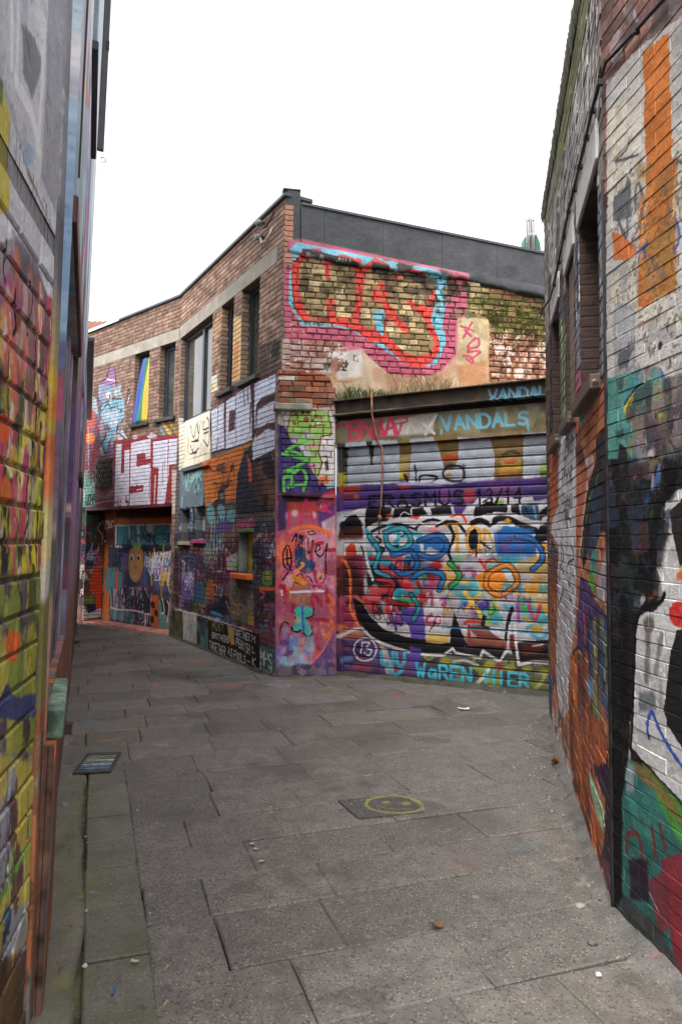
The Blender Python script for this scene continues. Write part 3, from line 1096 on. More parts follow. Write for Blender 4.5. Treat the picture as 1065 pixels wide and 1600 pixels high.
cDr.tags('350,480 470,480 470,780 350,800', 9, ['#c8c0c8', '#2a2a35'], 30, 3)
cDr.line('415,760 420,930', 36, '#e8492c', 1, 4)
cDr.poly('350,940 780,900 780,1300 350,1240', '#8a7a88', 0.9, 5)
for i, c in enumerate(['#2f3038', '#c0a8b0', '#5a2530', '#b5a5b0', '#4a2430', '#3d5a6a', '#c8b0b4', '#2f3038', '#8a3a48', '#4f7880', '#b5a5b0', '#3a2228']):
    x = 365 + i * 35
    cDr.line(f'{x},{930 + (i % 3) * 12} {x + 8},1110 {x - 4},{1240 + i * 7}', 26, c, 0.95, 3)
cDr.tags('350,930 780,900 780,1290 350,1240', 16, ['#2a2228', '#5a2530', '#c0b0b8', '#3d5a6a'], 30, 3.0)
cDr.line('360,1130 440,1150 600,1160 760,1200', 20, '#b8b0b4', 0.85)
cDr.poly('350,1150 600,1180 600,1300 350,1240', '#3f7078', 0.6, 8)
cDr.poly('690,920 760,1060 760,1180 700,1190', '#2c2a33', 1, 2)
cDr.poly('775,1000 850,1000 845,1340 770,1320', '#b4522a', 1, 2)
for c in ('795,1100', '825,1190', '785,1250'):
    cDr.blob(c, 20, 40, '#3a1c18', 1, 3)
cDr.poly('850,1050 980,1020 985,1390 850,1350', '#5a7a70', 1, 3)
cDr.poly('870,1050 960,1030 970,1240 890,1180', '#302a2e', 1, 3)
cDr.line('890,1040 910,1170 880,1190', 16, '#bcb4b4')
cDr.line('940,1060 960,1120 940,1280', 16, '#bcb4b4')
cDr.line('960,710 950,880 970,980', 12, '#c8bcbc')
cDr.keep()

# ---------------------------------------------------------------- gable above the garage
cG = Canvas(FG, -0.1, 3.95, 2.9, 5.75, 230, '#6d5f48', 41)
cG.bricks(layG, ['#a08a62', '#8f7a54', '#ad966c', '#857048', '#9a8058', '#b39c74'], 0.08)
cG.zoom(420, 280, 2.367)
cG.poly('800,410 1060,440 1060,800 800,790', '#9a6248', 0.85, 12)
cG.mottle('800,420 1060,440 1060,800 800,790', ['#b57a5a', '#8a5038', '#a89a70'], 0.3, 0.33, 0.8)
cG.mottle('810,540 1060,520 1060,800 800,790', ['#cbbcb0', '#b58468', '#a8705a'], 0.16, 0.27, 0.75)
cG.mottle('700,410 1060,440 1060,560 830,560 700,510', ['#4a3f28', '#5c5a30', '#6b5a3c'], 0.2, 0.34, 0.85)
cG.poly('800,480 880,470 960,490 1060,500 1060,600 980,570 900,550 830,570', '#5f5c2c', 0.8, 16, False, 5)
cG.mottle('790,450 1060,470 1060,590 820,580', ['#6f6a30', '#4c4a22', '#7d7444', '#8a6a4a'], 0.09, 0.3, 0.8)
cG.mottle('100,300 620,360 620,460 100,420', ['#6a5538', '#4f452f'], 0.14, 0.22, 0.7)
cG.poly('50,590 260,590 300,620 240,720 40,720', '#c9c0b8', 0.85, 8)
cG.mottle('50,600 250,600 250,720 40,720', ['#b58a88', '#d8d4d0', '#a8827a'], 0.2, 0.35, 0.8)
cG.poly('30,712 180,705 260,780 260,860 30,860', '#8d4c34', 0.95, 5)
cG.poly('30,735 100,730 100,765 30,770', '#c8c2ba', 0.9, 4)
cG.keep()
PNK, CYA, RD = '#bb5870', '#6fb2c6', '#d8463c'
cG.a[:] = 0
cG.poly('45,232 110,222 735,355 728,520 705,640 635,715 530,740 430,716 330,668 250,612 60,596', PNK, 1, 3)
cG.poly('75,262 100,238 400,298 600,338 662,368 655,450 640,530 655,600 622,684 585,694 480,668 390,608 300,558 240,548 120,543 72,460', CYA, 1, 1)
cG.poly('82,320 120,268 185,262 212,298 268,284 318,305 345,326 388,296 440,322 455,350 520,333 580,353 610,400 608,470 592,520 622,600 612,664 550,692 490,664 430,612 380,596 310,556 215,532 118,522 92,430', RD, 1, 1)
cG.poly('112,325 130,298 195,292 205,330 208,372 222,372 225,320 262,306 305,318 325,352 318,430 308,512 250,512 246,450 234,436 212,446 212,512 138,498 112,420', 'U')
cG.poly('358,352 398,322 432,342 452,380 462,372 520,360 572,376 588,410 580,470 512,450 520,470 590,530 608,600 598,642 545,655 495,640 448,590 425,560 448,520 500,565 512,550 470,490 440,470 436,420 440,400 416,378 384,400 374,450 400,455 432,462 380,560 326,530 345,440', 'U')
cG.poly('385,490 432,484 420,580 396,560', CYA, 1, 1)
cG.line('432,470 470,520 505,560', 26, RD)
cG.line('92,330 100,430 125,505 215,522 310,540 380,590', 26, RD)
cG.line('325,310 335,420 318,530', 26, RD)
cG.line('605,400 600,470 585,520 618,600 605,655 550,685 490,655 430,600', 24, RD)
cG.line('520,455 555,485 590,512', 18, RD)
cG.poly('120,262 195,275 330,315 330,330 195,300 120,280', '#2c2a2a', 0.9, 2)
cG.poly('376,310 440,325 450,352 380,345', '#2f2c2b', 0.9, 3)
cG.poly('480,342 560,350 595,388 500,370', '#35302e', 0.9, 3)
cG.text('JNII', '241,296 302,306 302,318 241,308', 2.5, '#b8b4b0', gap=0.2)
cG.mottle('135,270 210,270 210,300 135,290', ['#b8b0ac', '#8a8480'], 0.06, 0.34, 0.8)
# render patches and the later brick infill
cG.poly('235,700 345,640 430,714 530,738 635,714 694,650 708,800 235,830', '#b79a78', 1, 4)
cG.mottle('235,700 345,640 430,714 530,738 635,714 694,650 708,800 235,830', ['#c8ad8c', '#a87f60', '#bfa890', '#b08468'], 0.2, 0.34, 0.8)
cG.poly('235,640 345,630 345,730 250,745', '#c9c0b8', 0.9, 8)
cG.tags('240,670 330,650 330,715 240,720', 6, ['#3a3638'], 14, 1.5)
cG.poly('696,515 810,518 808,800 700,800', '#b49d74', 1, 2)
cG.mottle('696,515 810,518 808,640 690,690', ['#c0aa82', '#a38f68', '#b8a88a'], 0.16, 0.35, 0.8)
cG.poly('690,690 804,672 806,800 705,800', '#b37a55', 0.85, 8)
for q in ('708,545 752,562', '748,532 716,588', '722,560 745,582', '760,588 732,622 770,622 772,592 752,596', '738,622 735,640', '732,640 778,640 742,668', '716,655 745,660 752,682 730,668'):
    cG.line(q, 9, '#b8425a', 0.9)
cG.drips('120,543 300,558 500,690', 16, 20, 1.2, PNK, 0.7)
cG.mottle('420,300 740,360 740,440 420,420', ['#2f2a22', '#4a4030'], 0.09, 0.22, 0.75)
cG.mottle('60,300 740,380 740,560 60,540', ['#8a7650', '#3f382c'], 0.07, 0.06, 0.6)
cG.mottle('560,360 740,380 740,520 600,500', ['#4a4032', '#7a6a50', '#33302a'], 0.06, 0.14, 0.6)
cG.mottle('60,590 300,600 260,720 60,720', ['#d8d4d0', '#a06a58', '#8a5a4a'], 0.06, 0.22, 0.8)
cG.mottle('810,560 1060,560 1060,790 810,790', ['#d0c6be', '#c8b4a4', '#7a4432', '#5a3a2c'], 0.055, 0.2, 0.75)
cG.wear(0.09, 0.75)

# ---------------------------------------------------------------- pier left of the shutter
cP = Canvas(FP, -0.05, FP.len + 0.06, -0.05, 3.5, 260, '#7a6258', 51)
cP.bricks(layP, ['#8d5a45', '#7d4a38', '#9a6a52', '#84604e'], 0.1)
cP.zoom(425, 620, 7.109)
cP.poly('0,20 240,0 420,60 420,110 60,140', '#6d6a58', 0.9, 10)
cP.poly('60,140 700,120 700,1060 60,1060', '#b9b0aa', 0.9, 6)
cP.keep()
cP.poly('60,290 150,360 200,480 330,620 420,800 520,930 600,1000 700,1000 700,1110 60,1110', '#3f3560', 1, 8)
cP.mottle('70,330 400,640 520,1080 70,1080', ['#2f3a5c', '#4a3a70', '#5a4a80'], 0.16, 0.35, 0.8)
cP.poly('560,160 640,190 700,250 700,900 520,900 530,600', '#d6d2ce', 1, 4)
cP.poly('210,165 330,140 560,165 625,190 665,400 640,440 545,450 515,620 560,740 510,900 440,860 400,760 370,690 330,620 200,490 160,400 175,290', '#7a2f38', 1, 0)
cP.poly('220,175 330,150 555,172 615,198 652,395 632,428 535,438 505,620 545,740 500,890 448,850 412,760 385,690 340,610 210,480 172,400 186,290', '#94b862', 1, 0)
cP.mottle('190,170 640,180 640,430 200,470', ['#a8c878', '#7f9f55'], 0.1, 0.3, 0.7)
for (x, y, r) in ((258, 195, 22), (335, 180, 24), (400, 178, 20), (375, 255, 34), (243, 300, 26), (480, 228, 26), (535, 235, 22), (445, 268, 18), (425, 330, 20)):
    cP.blob(f'{x},{y}', r, r * 0.9, '#8a4a44', 0.9, 5)
cP.line('460,335 510,318 575,322', 26, '#96524a')
cP.line('520,290 500,300', 26, '#d8dcd4')
cP.poly('330,440 380,380 440,430 510,470 450,490 400,450 350,470', '#b0a8b4', 1, 3)
cP.poly('200,460 260,430 300,450 260,520 210,510', '#a89aa8', 1, 4)
cP.poly('300,560 340,510 400,530 390,600 450,660 380,680 330,630', '#c8c4c8', 1, 4)
cP.blob('462,545', 46, 42, '#c9a09a', 1, 5)
cP.blob('455,540', 15, 13, '#7a3a40', 1, 5)
cP.poly('390,740 510,745 530,800 440,830', '#c09aa8', 0.9, 8)
cP.line('390,765 430,775 470,765', 14, '#8a2f44')
GRN = '#62b552'
for q in ('150,605 240,550 400,490', '150,610 250,615 400,710', '110,640 200,660 400,705', '400,705 260,780 140,830 220,825', '130,1050 125,920 160,890 210,900 225,950 180,1010', '215,940 215,880 290,810 350,830 375,920 345,1040', '170,1000 330,980'):
    cP.line(q, 34, GRN, 1, 1)
cP.poly('570,730 610,720 630,820 590,830', '#2a282a', 0.8, 10)
cP.line('540,670 600,665 655,690', 8, '#5a5258')
cP.line('600,740 640,760 620,800', 4, '#4a4248')
cP.poly('510,890 610,880 620,960 530,960', '#dd6a44', 0.9, 8)
cP.drips('520,930 600,940', 7, 5, 1.4, '#dd6a44')
cP.poly('600,985 700,935 700,1010 600,1030', '#7fb0b0', 0.9, 6)
cP.poly('690,500 700,500 700,900 690,900', '#7a7064', 0.8, 4)
cP.poly('560,1080 700,1020 700,1180 580,1140', '#a82f2c', 1, 8)
cP.zoom(425, 840, 7.109)
cP.poly('40,-480 710,-480 710,1560 20,1560', '#a4586a', 1, 4)
cP.poly('100,-480 560,-480 500,-400 130,-380', '#33202a', 0.95, 18)  # dark band: shade below the projecting facing, put into the paint
cP.poly('120,-390 560,-400 690,-460 700,-300 480,-260 150,-280', '#a8402e', 0.85, 24)
cP.poly('500,-380 700,-380 700,-100 520,-120', '#553575', 0.85, 24)
cP.poly('60,-440 170,-420 150,-100 60,-60', '#3a2f58', 0.9, 20)
for (x, y) in ((250, -270), (450, -250), (565, -330)):
    cP.blob(f'{x},{y}', 38, 38, '#d8b8b8', 0.9, 20)
cP.blob('160,-240', 18, 40, '#b88ab0', 0.7, 8)
cP.blob('575,-140', 22, 34, '#b0a0c8', 0.8, 8)
cP.poly('540,-170 700,-250 700,-30 600,40', '#d8bcae', 0.7, 10)
for q in ('300,-120 360,-380 390,-400 460,-150', '330,-230 440,-230', '570,-400 560,-300', '640,-380 590,-330', '500,-320 540,-310', '650,-280 590,-310', '190,-270 180,-120'):
    cP.line(q, 30, '#cc3560', 0.9, 5)
for r, c in ((330, '#e8703c'), (270, '#ef8a68'), (215, '#e0805c')):
    t = np.linspace(math.pi * 1.02, math.pi * 1.95, 12)
    cP.line([(390 + r * math.cos(a), 190 + r * 0.95 * math.sin(a)) for a in t], 42, c, 0.95, 10)
cP.mottle('60,-60 700,-80 700,600 60,600', ['#e87a5a', '#c8506a', '#d89a90', '#b04878', '#e8643c', '#c890a8'], 0.16, 0.33, 0.85)
cP.poly('90,0 130,-60 140,300 90,420', '#e0805c', 0.8, 10)
CRI = '#a8283f'
for q in ('590,140 690,140', '440,60 430,240', '400,150 470,80 550,60', '470,380 520,550 590,400', '90,540 230,700 110,560 230,720 220,820', '450,830 460,640 600,800 600,590', '420,915 640,915', '520,915 510,1230', '130,540 140,720'):
    cP.line(q, 44, CRI, 0.92, 4)
cP.poly('270,170 300,110 360,130 390,240 440,240 470,310 430,390 330,390 280,330', '#1f4a6c', 1, 3, True)
cP.poly('300,110 370,120 380,200 310,200', '#1c2c40', 0.8, 10)
cP.line('270,100 260,300 320,380 420,390 470,330 470,270', 10, '#201c22')
cP.line('265,370 300,350 350,300 330,285 345,315', 30, '#d88c2e')
cP.poly('190,410 260,410 330,480 410,500 330,540 220,470', '#d08a30', 1, 3)
cP.line('275,430 310,400 350,450 400,430 445,500', 13, '#201c22')
cP.line('340,540 250,500 230,560', 10, '#201c22')
for q in ('165,85 120,180 130,310 190,355 215,250 190,110 165,85', '165,130 165,300', '140,240 200,230', '180,300 210,370', '220,40 270,-40 260,90', '290,110 310,-30 330,70 340,-20', '400,10 400,180 440,100 455,30', '470,160 530,130 510,80 480,150 520,210 570,180 610,70 590,240 600,400', '180,380 120,470', '395,-60 450,-70 480,-45 430,-30 395,-50'):
    cP.line(q, 16, '#141116')
cP.blob('535,440', 45, 60, '#dca58a', 0.9, 8)
cP.line('520,440 555,465', 9, '#2a2026')
cP.line('545,425 530,470', 9, '#2a2026')
cP.poly('200,560 400,520 430,600 420,720 300,760 190,690', '#9a6a5c', 0.85, 10)
cP.line('205,610 380,600 570,595', 26, '#e2dde2', 1, 3)
cP.line('105,590 110,640', 22, '#e2dde2', 1, 5)
cP.line('180,640 220,720 330,730 420,690', 9, '#a8702f')
cP.text('TS', '60,780 215,780 215,880 60,880', 16, '#b8457c', gap=0.3)
cP.blob('460,540', 26, 20, '#3a2436', 0.9, 6)
cP.line('420,520 580,520', 22, '#b8559a', 0.9, 4)
TEA = '#4fb0a2'
cP.poly('260,790 330,780 335,1000 270,1040 225,1000 270,900 240,860', TEA, 1, 2, True)
cP.poly('345,800 400,760 455,800 440,880 370,900 430,990 440,1060 390,1100 345,1020', TEA, 1, 2, True)
cP.line('335,770 345,1030', 30, '#3a6ab0', 1, 3)
cP.line('375,900 450,870 460,790', 14, '#201c22')
cP.line('435,990 445,1060 395,1105 345,1060', 18, '#201c22')
cP.line('215,1000 230,1040 290,1050 310,1030', 22, '#201c22')
cP.line('240,830 260,870 250,900', 10, '#201c22')
cP.line('170,930 250,950 300,900 260,910', 9, '#b0803c')
cP.line('180,960 130,940 90,1020 85,1160 130,1210 190,1160', 16, '#201c22', 0.95)
cP.poly('110,1010 150,980 180,1010 170,1130 120,1160', '#8a94a4', 0.8, 10)
for q in ('630,640 680,720 640,760', '650,800 680,860', '540,950 660,1000 600,1110 560,1030', '650,920 680,1000'):
    cP.line(q, 36, '#f0703c', 0.95, 5)
cP.poly('30,1180 200,1100 200,1260 470,1280 600,1200 690,1060 700,1560 20,1560', '#5b4a7c', 0.9, 16)
cP.poly('190,1090 310,1080 320,1240 190,1250', '#6f92c4', 0.95, 6)
cP.mottle('60,1200 470,1230 440,1480 60,1480', ['#7aa8b8', '#8fb8c0', '#a0a8c8', '#9a80b0'], 0.14, 0.36, 0.85)
cP.poly('330,1100 460,1090 470,1280 330,1240', '#8faab0', 0.8, 14)
cP.poly('450,1270 560,1250 520,1340 430,1360', '#d85a48', 0.85, 12)
cP.line('660,1070 560,1260 420,1420 330,1280 300,1240 310,1120', 16, '#ee7a62', 1, 2, smooth=False)
cP.line('390,1110 330,1170', 10, '#e0705a')
cP.poly('40,1240 110,1220 120,1330 50,1330', '#7a6ab0', 0.8, 12)
cP.poly('30,1440 700,1420 700,1570 20,1570', '#4c3c58', 0.75, 20)
cP.mottle('30,1420 700,1400 700,1570 20,1570', ['#3a3340', '#77708a', '#6a6066'], 0.1, 0.3, 0.8)
cP.line('40,1530 120,1545', 8, '#2a2626')

cP.zoom(425, 840, 7.109)
cP.mottle('60,-60 700,-80 700,1500 40,1500', ['#e08a6a', '#8a3a58', '#c8b0b8', '#5a4080', '#b04a60'], 0.06, 0.08, 0.25)
cP.tags('60,-60 700,-80 700,1200 60,1200', 12, ['#d07a60', '#a83a58', '#c8a8b0', '#8a5a90'], 14, 1.0, 0.45)

# ---------------------------------------------------------------- roller shutter and the board over it
cC = Canvas(FC, -0.05, 3.2, -0.05, 3.35, 210, '#a6aab4', 61)
cC.zoom(520, 660, 5.917)
cC.poly('50,190 125,190 120,590 50,600', '#3c3830', 1, 3)
cC.poly('50,470 115,460 115,590 50,600', '#a59a3a', 0.9, 6)
cC.poly('315,180 372,180 352,390 342,390', '#2a2624', 1, 1)
OLV = '#7f6538'
cC.poly('610,150 718,145 708,300 700,430 690,530 600,540 610,400 600,280', OLV, 1, 1)
cC.poly('600,330 700,310 690,470 600,480', '#a5905c', 0.85, 10)
cC.poly('600,470 640,460 650,520 600,530', '#c0aa3c', 0.9, 6)
cC.poly('930,120 1065,100 1155,90 1150,330 1110,420 1020,430 985,310', OLV, 1, 1)
cC.poly('985,315 1080,285 1150,290 1150,340 1000,360', '#b04a30', 0.95, 4)
cC.poly('1000,360 1100,345 1110,430 1020,430', '#6a4a30', 0.9, 6)
cC.line('650,485 690,585', 26, '#1a1820')
cC.line('745,400 755,470 755,575', 18, '#1a1820', 0.9, 4)
cC.line('790,590 800,495 950,505 870,580', 20, '#1a1820')
cC.zoom(690, 660, 5.917)
cC.poly('-10,110 1010,20 1010,95 740,105 430,150 80,140 -10,140', '#7a6040', 0.8, 5)
cC.poly('470,60 1000,30 1000,50 470,100', '#7a3530', 0.8, 4)
cC.poly('430,140 742,100 740,520 470,530 480,290', OLV, 1, 1)
cC.poly('530,360 620,320 720,340 720,430 560,460', '#a8a03c', 0.9, 14)
cC.poly('550,350 700,315 690,360 580,390', '#b8503c', 0.8, 10)
cC.poly('520,420 700,400 700,470 520,490', '#b87a2c', 0.8, 10)
cC.line('560,300 630,265 700,290', 26, '#33332a', 0.8, 6)
cC.poly('490,500 740,480 740,530 480,540', '#5a3a3c', 0.9, 8)
cC.poly('890,400 1010,380 1010,460 900,470', '#98b048', 0.85, 14)
cC.poly('900,460 1010,450 1010,510 900,530', '#5f6a3a', 0.9, 8)
cC.line('20,420 80,400 160,410 195,460 180,530 100,545 20,520 0,470 20,430', 22, '#1e1b20', 0.95, 3)
cC.line('190,400 195,520', 22, '#33303a', 0.7, 14)
cC.blob('50,490', 30, 20, '#a87a48', 1, 3)
PUR = '#47336f'
cC.zoom(520, 660, 5.917)
cC.poly('40,600 560,560 620,545 1080,575 1200,560 2020,505 2020,720 1100,760 400,780 40,830', PUR, 1, 4)
cC.mottle('40,600 1080,560 2020,510 2020,720 1100,760 40,830', ['#5a3f85', '#6a3a70', '#3a2d60'], 0.2, 0.33, 0.8)
cC.poly('60,600 250,588 240,640 160,660 60,660', '#a8402f', 0.95, 4)
cC.poly('70,670 220,660 230,710 80,730', '#7a2f45', 0.8, 14)
cC.blob('205,690', 26, 26, '#b06a3c', 0.8, 12)
cC.poly('600,590 710,575 710,620 620,630', '#a03038', 0.9, 8)
cC.poly('1190,620 1300,610 1310,720 1220,760 1190,700', '#a03a45', 0.85, 10)
cC.poly('560,560 900,540 1070,550 980,590 600,585', '#c2bccc', 0.7, 6)
# black and white piece
cC.poly('-10,900 80,860 230,795 400,770 620,765 900,745 1080,750 1090,850 1210,830 1330,700 1600,700 1830,690 1850,730 1990,700 2020,690 2020,1400 -10,1400', '#c3c1c4', 1, 1)
cC.zoom(520, 870, 5.917)
cC.poly('-10,-60 2020,-60 2020,860 1000,900 600,870 380,770 240,670 -10,690', '#bdbabb', 1, 2)
cC.zoom(520, 660, 5.917)
BK = '#17151a'
for q in ('295,790 420,775 530,800 500,910 400,920 330,950 280,990', '560,800 705,782 700,872 540,885', '722,802 820,785 862,852 722,872', '885,795 1075,772 1090,850 905,855', '70,940 130,865 200,850 252,920 265,1060 60,1070'):
    cC.poly(q, BK, 1, 1)
cC.poly('60,990 262,980 268,1080 60,1090', '#57291f', 0.85, 14)
cC.line('600,880 640,830 690,850', 14, '#c3c1c4')
cC.poly('85,1300 95,1150 150,1085 215,1110 220,1310', '#d8c8c4', 1, 2)
cC.poly('102,1310 112,1160 155,1110 200,1140 206,1310', '#c0452c', 1, 3)
cC.line('345,1015 450,965 600,945 760,992', 26, BK)
cC.line('745,985 850,912 960,908 1080,970', 28, BK)
cC.poly('690,880 740,862 800,875 745,912', '#e0442c', 1, 3)
cC.blob('505,870', 32, 22, '#d0583c', 0.9, 10)
cC.blob('905,970', 130, 50, '#b8a8ac', 0.8, 8)
cC.blob('925,985', 50, 50, '#d88f90', 0.9, 16)
CY = '#3fa0b4'
for q in ('300,1000 320,1060 360,1140', '500,960 560,980 600,1060 560,1120 600,1150', '640,1060 700,1030 790,1045', '390,1190 440,1180 420,1240 450,1270', '680,1150 720,1110 770,1160 720,1190', '290,1250 330,1220 360,1270'):
    cC.line(q, 44, CY, 0.95, 4)
BLU = '#2c6ab2'
cC.poly('820,1120 870,1075 950,1062 1030,1090 1045,1180 980,1200 880,1150 830,1200', BLU, 1, 4)
cC.poly('650,1160 720,1130 800,1130 800,1210 660,1215', BLU, 0.9, 5)
cC.line('480,1150 540,1250 560,1300', 30, '#2f62a0')
cC.line('250,1150 270,1210 300,1290 330,1300', 18, BK)
cC.line('390,1060 430,1090 400,1120 370,1090', 22, '#3a3438')
cC.line('380,1150 460,1170 430,1220', 22, BK)
cC.poly('545,1140 600,1130 590,1260 545,1270', BK, 0.95, 3)
cC.line('620,990 650,1030 620,1060', 18, '#2a262a')
cC.poly('630,1250 800,1210 1065,1250 1065,1302 620,1302', '#3a88b0', 0.8, 6)
cC.zoom(690, 660, 5.917)
for q in ('300,780 420,735 600,765 590,835 470,850 430,840 275,885', '625,765 700,752 715,860 640,830', '890,830 1010,735 1010,850 930,880 900,920'):
    cC.poly(q, BK, 1, 1)
cC.poly('720,765 880,755 900,910 820,900 730,860', '#2c4a68', 1, 3)
cC.line('840,780 860,880', 22, '#8fb0c4', 0.8, 6)
cC.line('760,780 790,840', 22, '#16202c', 0.8, 6)
cC.poly('460,740 560,700 560,750 480,770', '#8aa860', 0.9, 6)
cC.line('370,740 440,700 460,760', 16, '#1a1a1a')
cC.poly('90,770 225,770 175,850 110,855', PUR, 1, 2)
cC.line('-60,960 30,920 130,930 200,1010', 30, BK)
cC.line('270,935 340,905 430,945', 52, BK)
cC.line('450,930 520,890 600,890 720,950 860,1005', 56, BK)
cC.line('440,930 460,850 540,845 720,880 840,930', 24, '#c9c6c8')
cC.poly('560,915 600,885 640,915 600,935', '#d0a030', 1, 2)
cC.line('75,880 150,852 195,880 215,935', 20, '#e0452c')
ORY = '#d39a3a'
cC.line('15,955 120,940 240,945', 18, ORY)
cC.line('120,960 135,1190', 34, ORY)
cC.line('280,965 340,1010 335,1150 285,1205 225,1150 225,1020 280,965', 30, ORY)
cC.poly('250,1010 310,985 320,1120 270,1180 235,1120', BK, 1, 2, True)
cC.line('305,1100 305,1300', 24, BK)
cC.line('380,990 390,1200', 30, ORY, 0.9)
cC.line('400,1000 450,1080 470,1200', 28, ORY, 0.9)
cC.line('350,1110 440,1175', 20, BK)
cC.line('60,960 100,1060 50,1200 95,1302', 28, BK)
cC.line('170,960 215,1050', 12, BK)
cC.poly('470,1040 560,960 700,965 800,990 850,1080 865,1260 700,1290 540,1290 480,1180', BLU, 1, 5)
cC.mottle('470,1020 840,980 860,1270 500,1270', ['#3f86c8', '#245a9a'], 0.15, 0.33, 0.7)
cC.line('510,1000 540,980 520,960', 14, '#a8a890')
cC.poly('820,1100 900,960 1010,890 1010,1130 950,1090 870,1130', BK, 1, 1)
cC.blob('920,1160', 48, 48, ORY, 1, 4)
cC.blob('930,1165', 12, 12, BK, 1, 3)
cC.poly('620,1290 860,1250 1000,1260 1000,1310 620,1310', '#c0a070', 0.9, 6)
# lower half
cC.zoom(520, 870, 5.917)
cC.poly('40,-10 250,-10 320,110 260,200 270,330 190,380 200,520 260,650 40,680', '#a84a45', 1, 6)
cC.mottle('40,-10 260,-10 280,640 40,680', ['#d8683c', '#b04a72', '#5c2a2c', '#e07a50', '#8a3050', '#3a1f22'], 0.18, 0.35, 0.9)
cC.line('95,30 140,140 150,300 150,480 190,570 225,640', 28, '#ee7a48', 0.95, 5)
cC.poly('260,0 420,-20 800,20 1000,160 830,480 700,470 330,560 280,430 310,250', '#6a5a70', 0.9, 6)
cC.mottle('290,0 1000,0 830,470 330,560', ['#2f78b8', '#b03038', '#3f9a50', '#3aa0b0', '#c8c4c6', '#a82f3c', '#1c1a20', '#c8505a'], 0.15, 0.30, 0.95)
for q, c in (('430,160 500,120 520,260 430,290', '#b02f34'), ('560,120 600,200 640,280 680,270', '#b02f34'), ('770,230 800,330 800,450', '#a02428'), ('650,40 700,20 740,90 690,150', '#3272b8'), ('330,60 440,40 520,60', '#2f98b0'), ('600,330 700,340 780,330', '#2f8a98'), ('600,400 700,410 780,420', '#2f8a4a'), ('400,80 420,180', '#1c1a20'), ('280,380 320,460 400,520', '#c04048'), ('340,300 420,320 500,330', '#c8484c'), ('960,60 900,100 1000,170 980,230', '#9a1f2a'), ('900,100 1010,90', '#9a1f2a'), ('480,400 520,560', '#b83a44'), ('560,430 600,600', '#b0406a')):
    cC.line(q, 44, c, 0.92, 4)
for q in ('830,210 850,280 1060,230', '900,330 905,450', '980,400 1065,390 1000,450 1065,460', '900,540 850,580 870,620 920,610'):
    cC.line(q, 30, '#a8305c', 0.85, 8)
cC.text('MIS', '860,215 1165,190 1165,320 860,320', 24, '#b05080', 0.75, gap=0.3)
cC.text('COOL', '845,540 1150,570 1150,640 845,620', 16, '#b0305c', 0.95, gap=0.35)
cC.poly('640,470 830,480 845,790 720,790 690,640 600,560', '#584392', 1, 5)
cC.poly('500,560 600,530 640,640 530,660', '#7a4a98', 0.85, 12)
cC.poly('170,380 250,420 330,550 470,680 640,742 850,775 1080,800 1100,700 1120,650 1160,780 1200,830 1200,920 1065,895 800,890 620,862 420,800 290,690 200,540', BK, 1, 1)
cC.poly('850,730 1060,720 1060,800 960,810 850,790', '#c8a458', 0.95, 6)
cC.poly('860,720 940,620 930,590 900,650', BK, 1, 1)
cC.text('BNAP', '345,425 640,560 640,740 365,560', 9, BK, 1, gap=0.1)
cC.poly('-10,690 230,665 330,740 600,870 1065,905 2020,900 2020,1420 -10,1300', '#45404a', 1, 4)
cC.poly('40,745 260,740 420,830 740,900 740,1080 600,1120 40,1060', '#4a3862', 1, 12)
cC.mottle('40,745 420,800 740,900 740,1080 40,1060', ['#6a3f5c', '#3a3050', '#7a4a60', '#5a4a80'], 0.16, 0.33, 0.8)
cC.poly('60,680 200,660 290,720 260,770 60,760', '#c87a66', 0.8, 12)
cC.poly('170,1000 340,1000 330,1060 190,1060', '#a03a50', 0.7, 16)
cC.poly('70,930 170,920 170,970 70,980', '#6f92b8', 0.7, 16)
cC.line('-10,700 60,740 230,662 370,770 560,845 800,905 1065,915', 26, '#cdc8c8', 1, 2)
cC.line('-10,740 240,670', 12, '#cdc8c8')
t = np.linspace(0, 2 * math.pi, 14)
cC.line([(285 + 105 * math.cos(a), 862 + 105 * math.sin(a)) for a in t], 15, '#d4d0d6')
cC.line('262,790 245,895', 14, '#d4d0d6')
cC.line('275,795 330,800 295,845 345,870 320,915 275,890', 14, '#d4d0d6')
cC.poly('420,820 480,850 540,1000 560,1100 480,1090', '#b9b4bc', 0.9, 6)
cC.poly('400,810 470,830 440,850', '#c0a830', 0.9, 4)
for q in ('435,890 445,1000 500,985', '540,890 545,1000', '575,895 590,1000 640,1000 650,890', '520,1060 570,1095 630,1050'):
    cC.line(q, 36, '#46a6bc', 0.95, 3)
cC.poly('700,830 800,850 800,950 760,1090 720,1080 700,920', '#5c49a0', 0.95, 8)
cC.line('835,930 870,955 910,935', 24, '#8f9a3a', 0.9, 6)
cC.zoom(690, 870, 5.917)
cC.poly('0,900 1010,960 1010,1300 0,1180', '#4a4846', 0.9, 6)
cC.mottle('0,930 1010,960 1010,1240 0,1180', ['#8a8f3a', '#5a6040', '#3a3a3c', '#74705a'], 0.16, 0.33, 0.85)
for (x, y) in ((430, 1000), (620, 1030), (780, 1040), (940, 1070), (20, 970)):
    cC.blob(f'{x},{y}', 55, 32, '#a8a53a', 0.9, 16)
cC.line('300,1190 360,1130 420,1050', 34, '#d2d2c2', 0.9, 5)
cC.line('840,1240 900,1180 940,1110', 30, '#b5b050', 0.85, 8)
cC.poly('100,-10 240,-20 320,80 330,230 80,200', '#6aa06a', 0.7, 12)
cC.mottle('0,0 1000,0 1000,640 0,640', ['#58a04a', '#3f86b0', '#b03a70', '#d89a3a', '#c8c4c4', '#4aa0a8', '#c8a05c', '#a8a0b0'], 0.16, 0.27, 0.9)
cC.poly('680,90 960,60 950,200 690,150', '#b89a68', 0.9, 8)
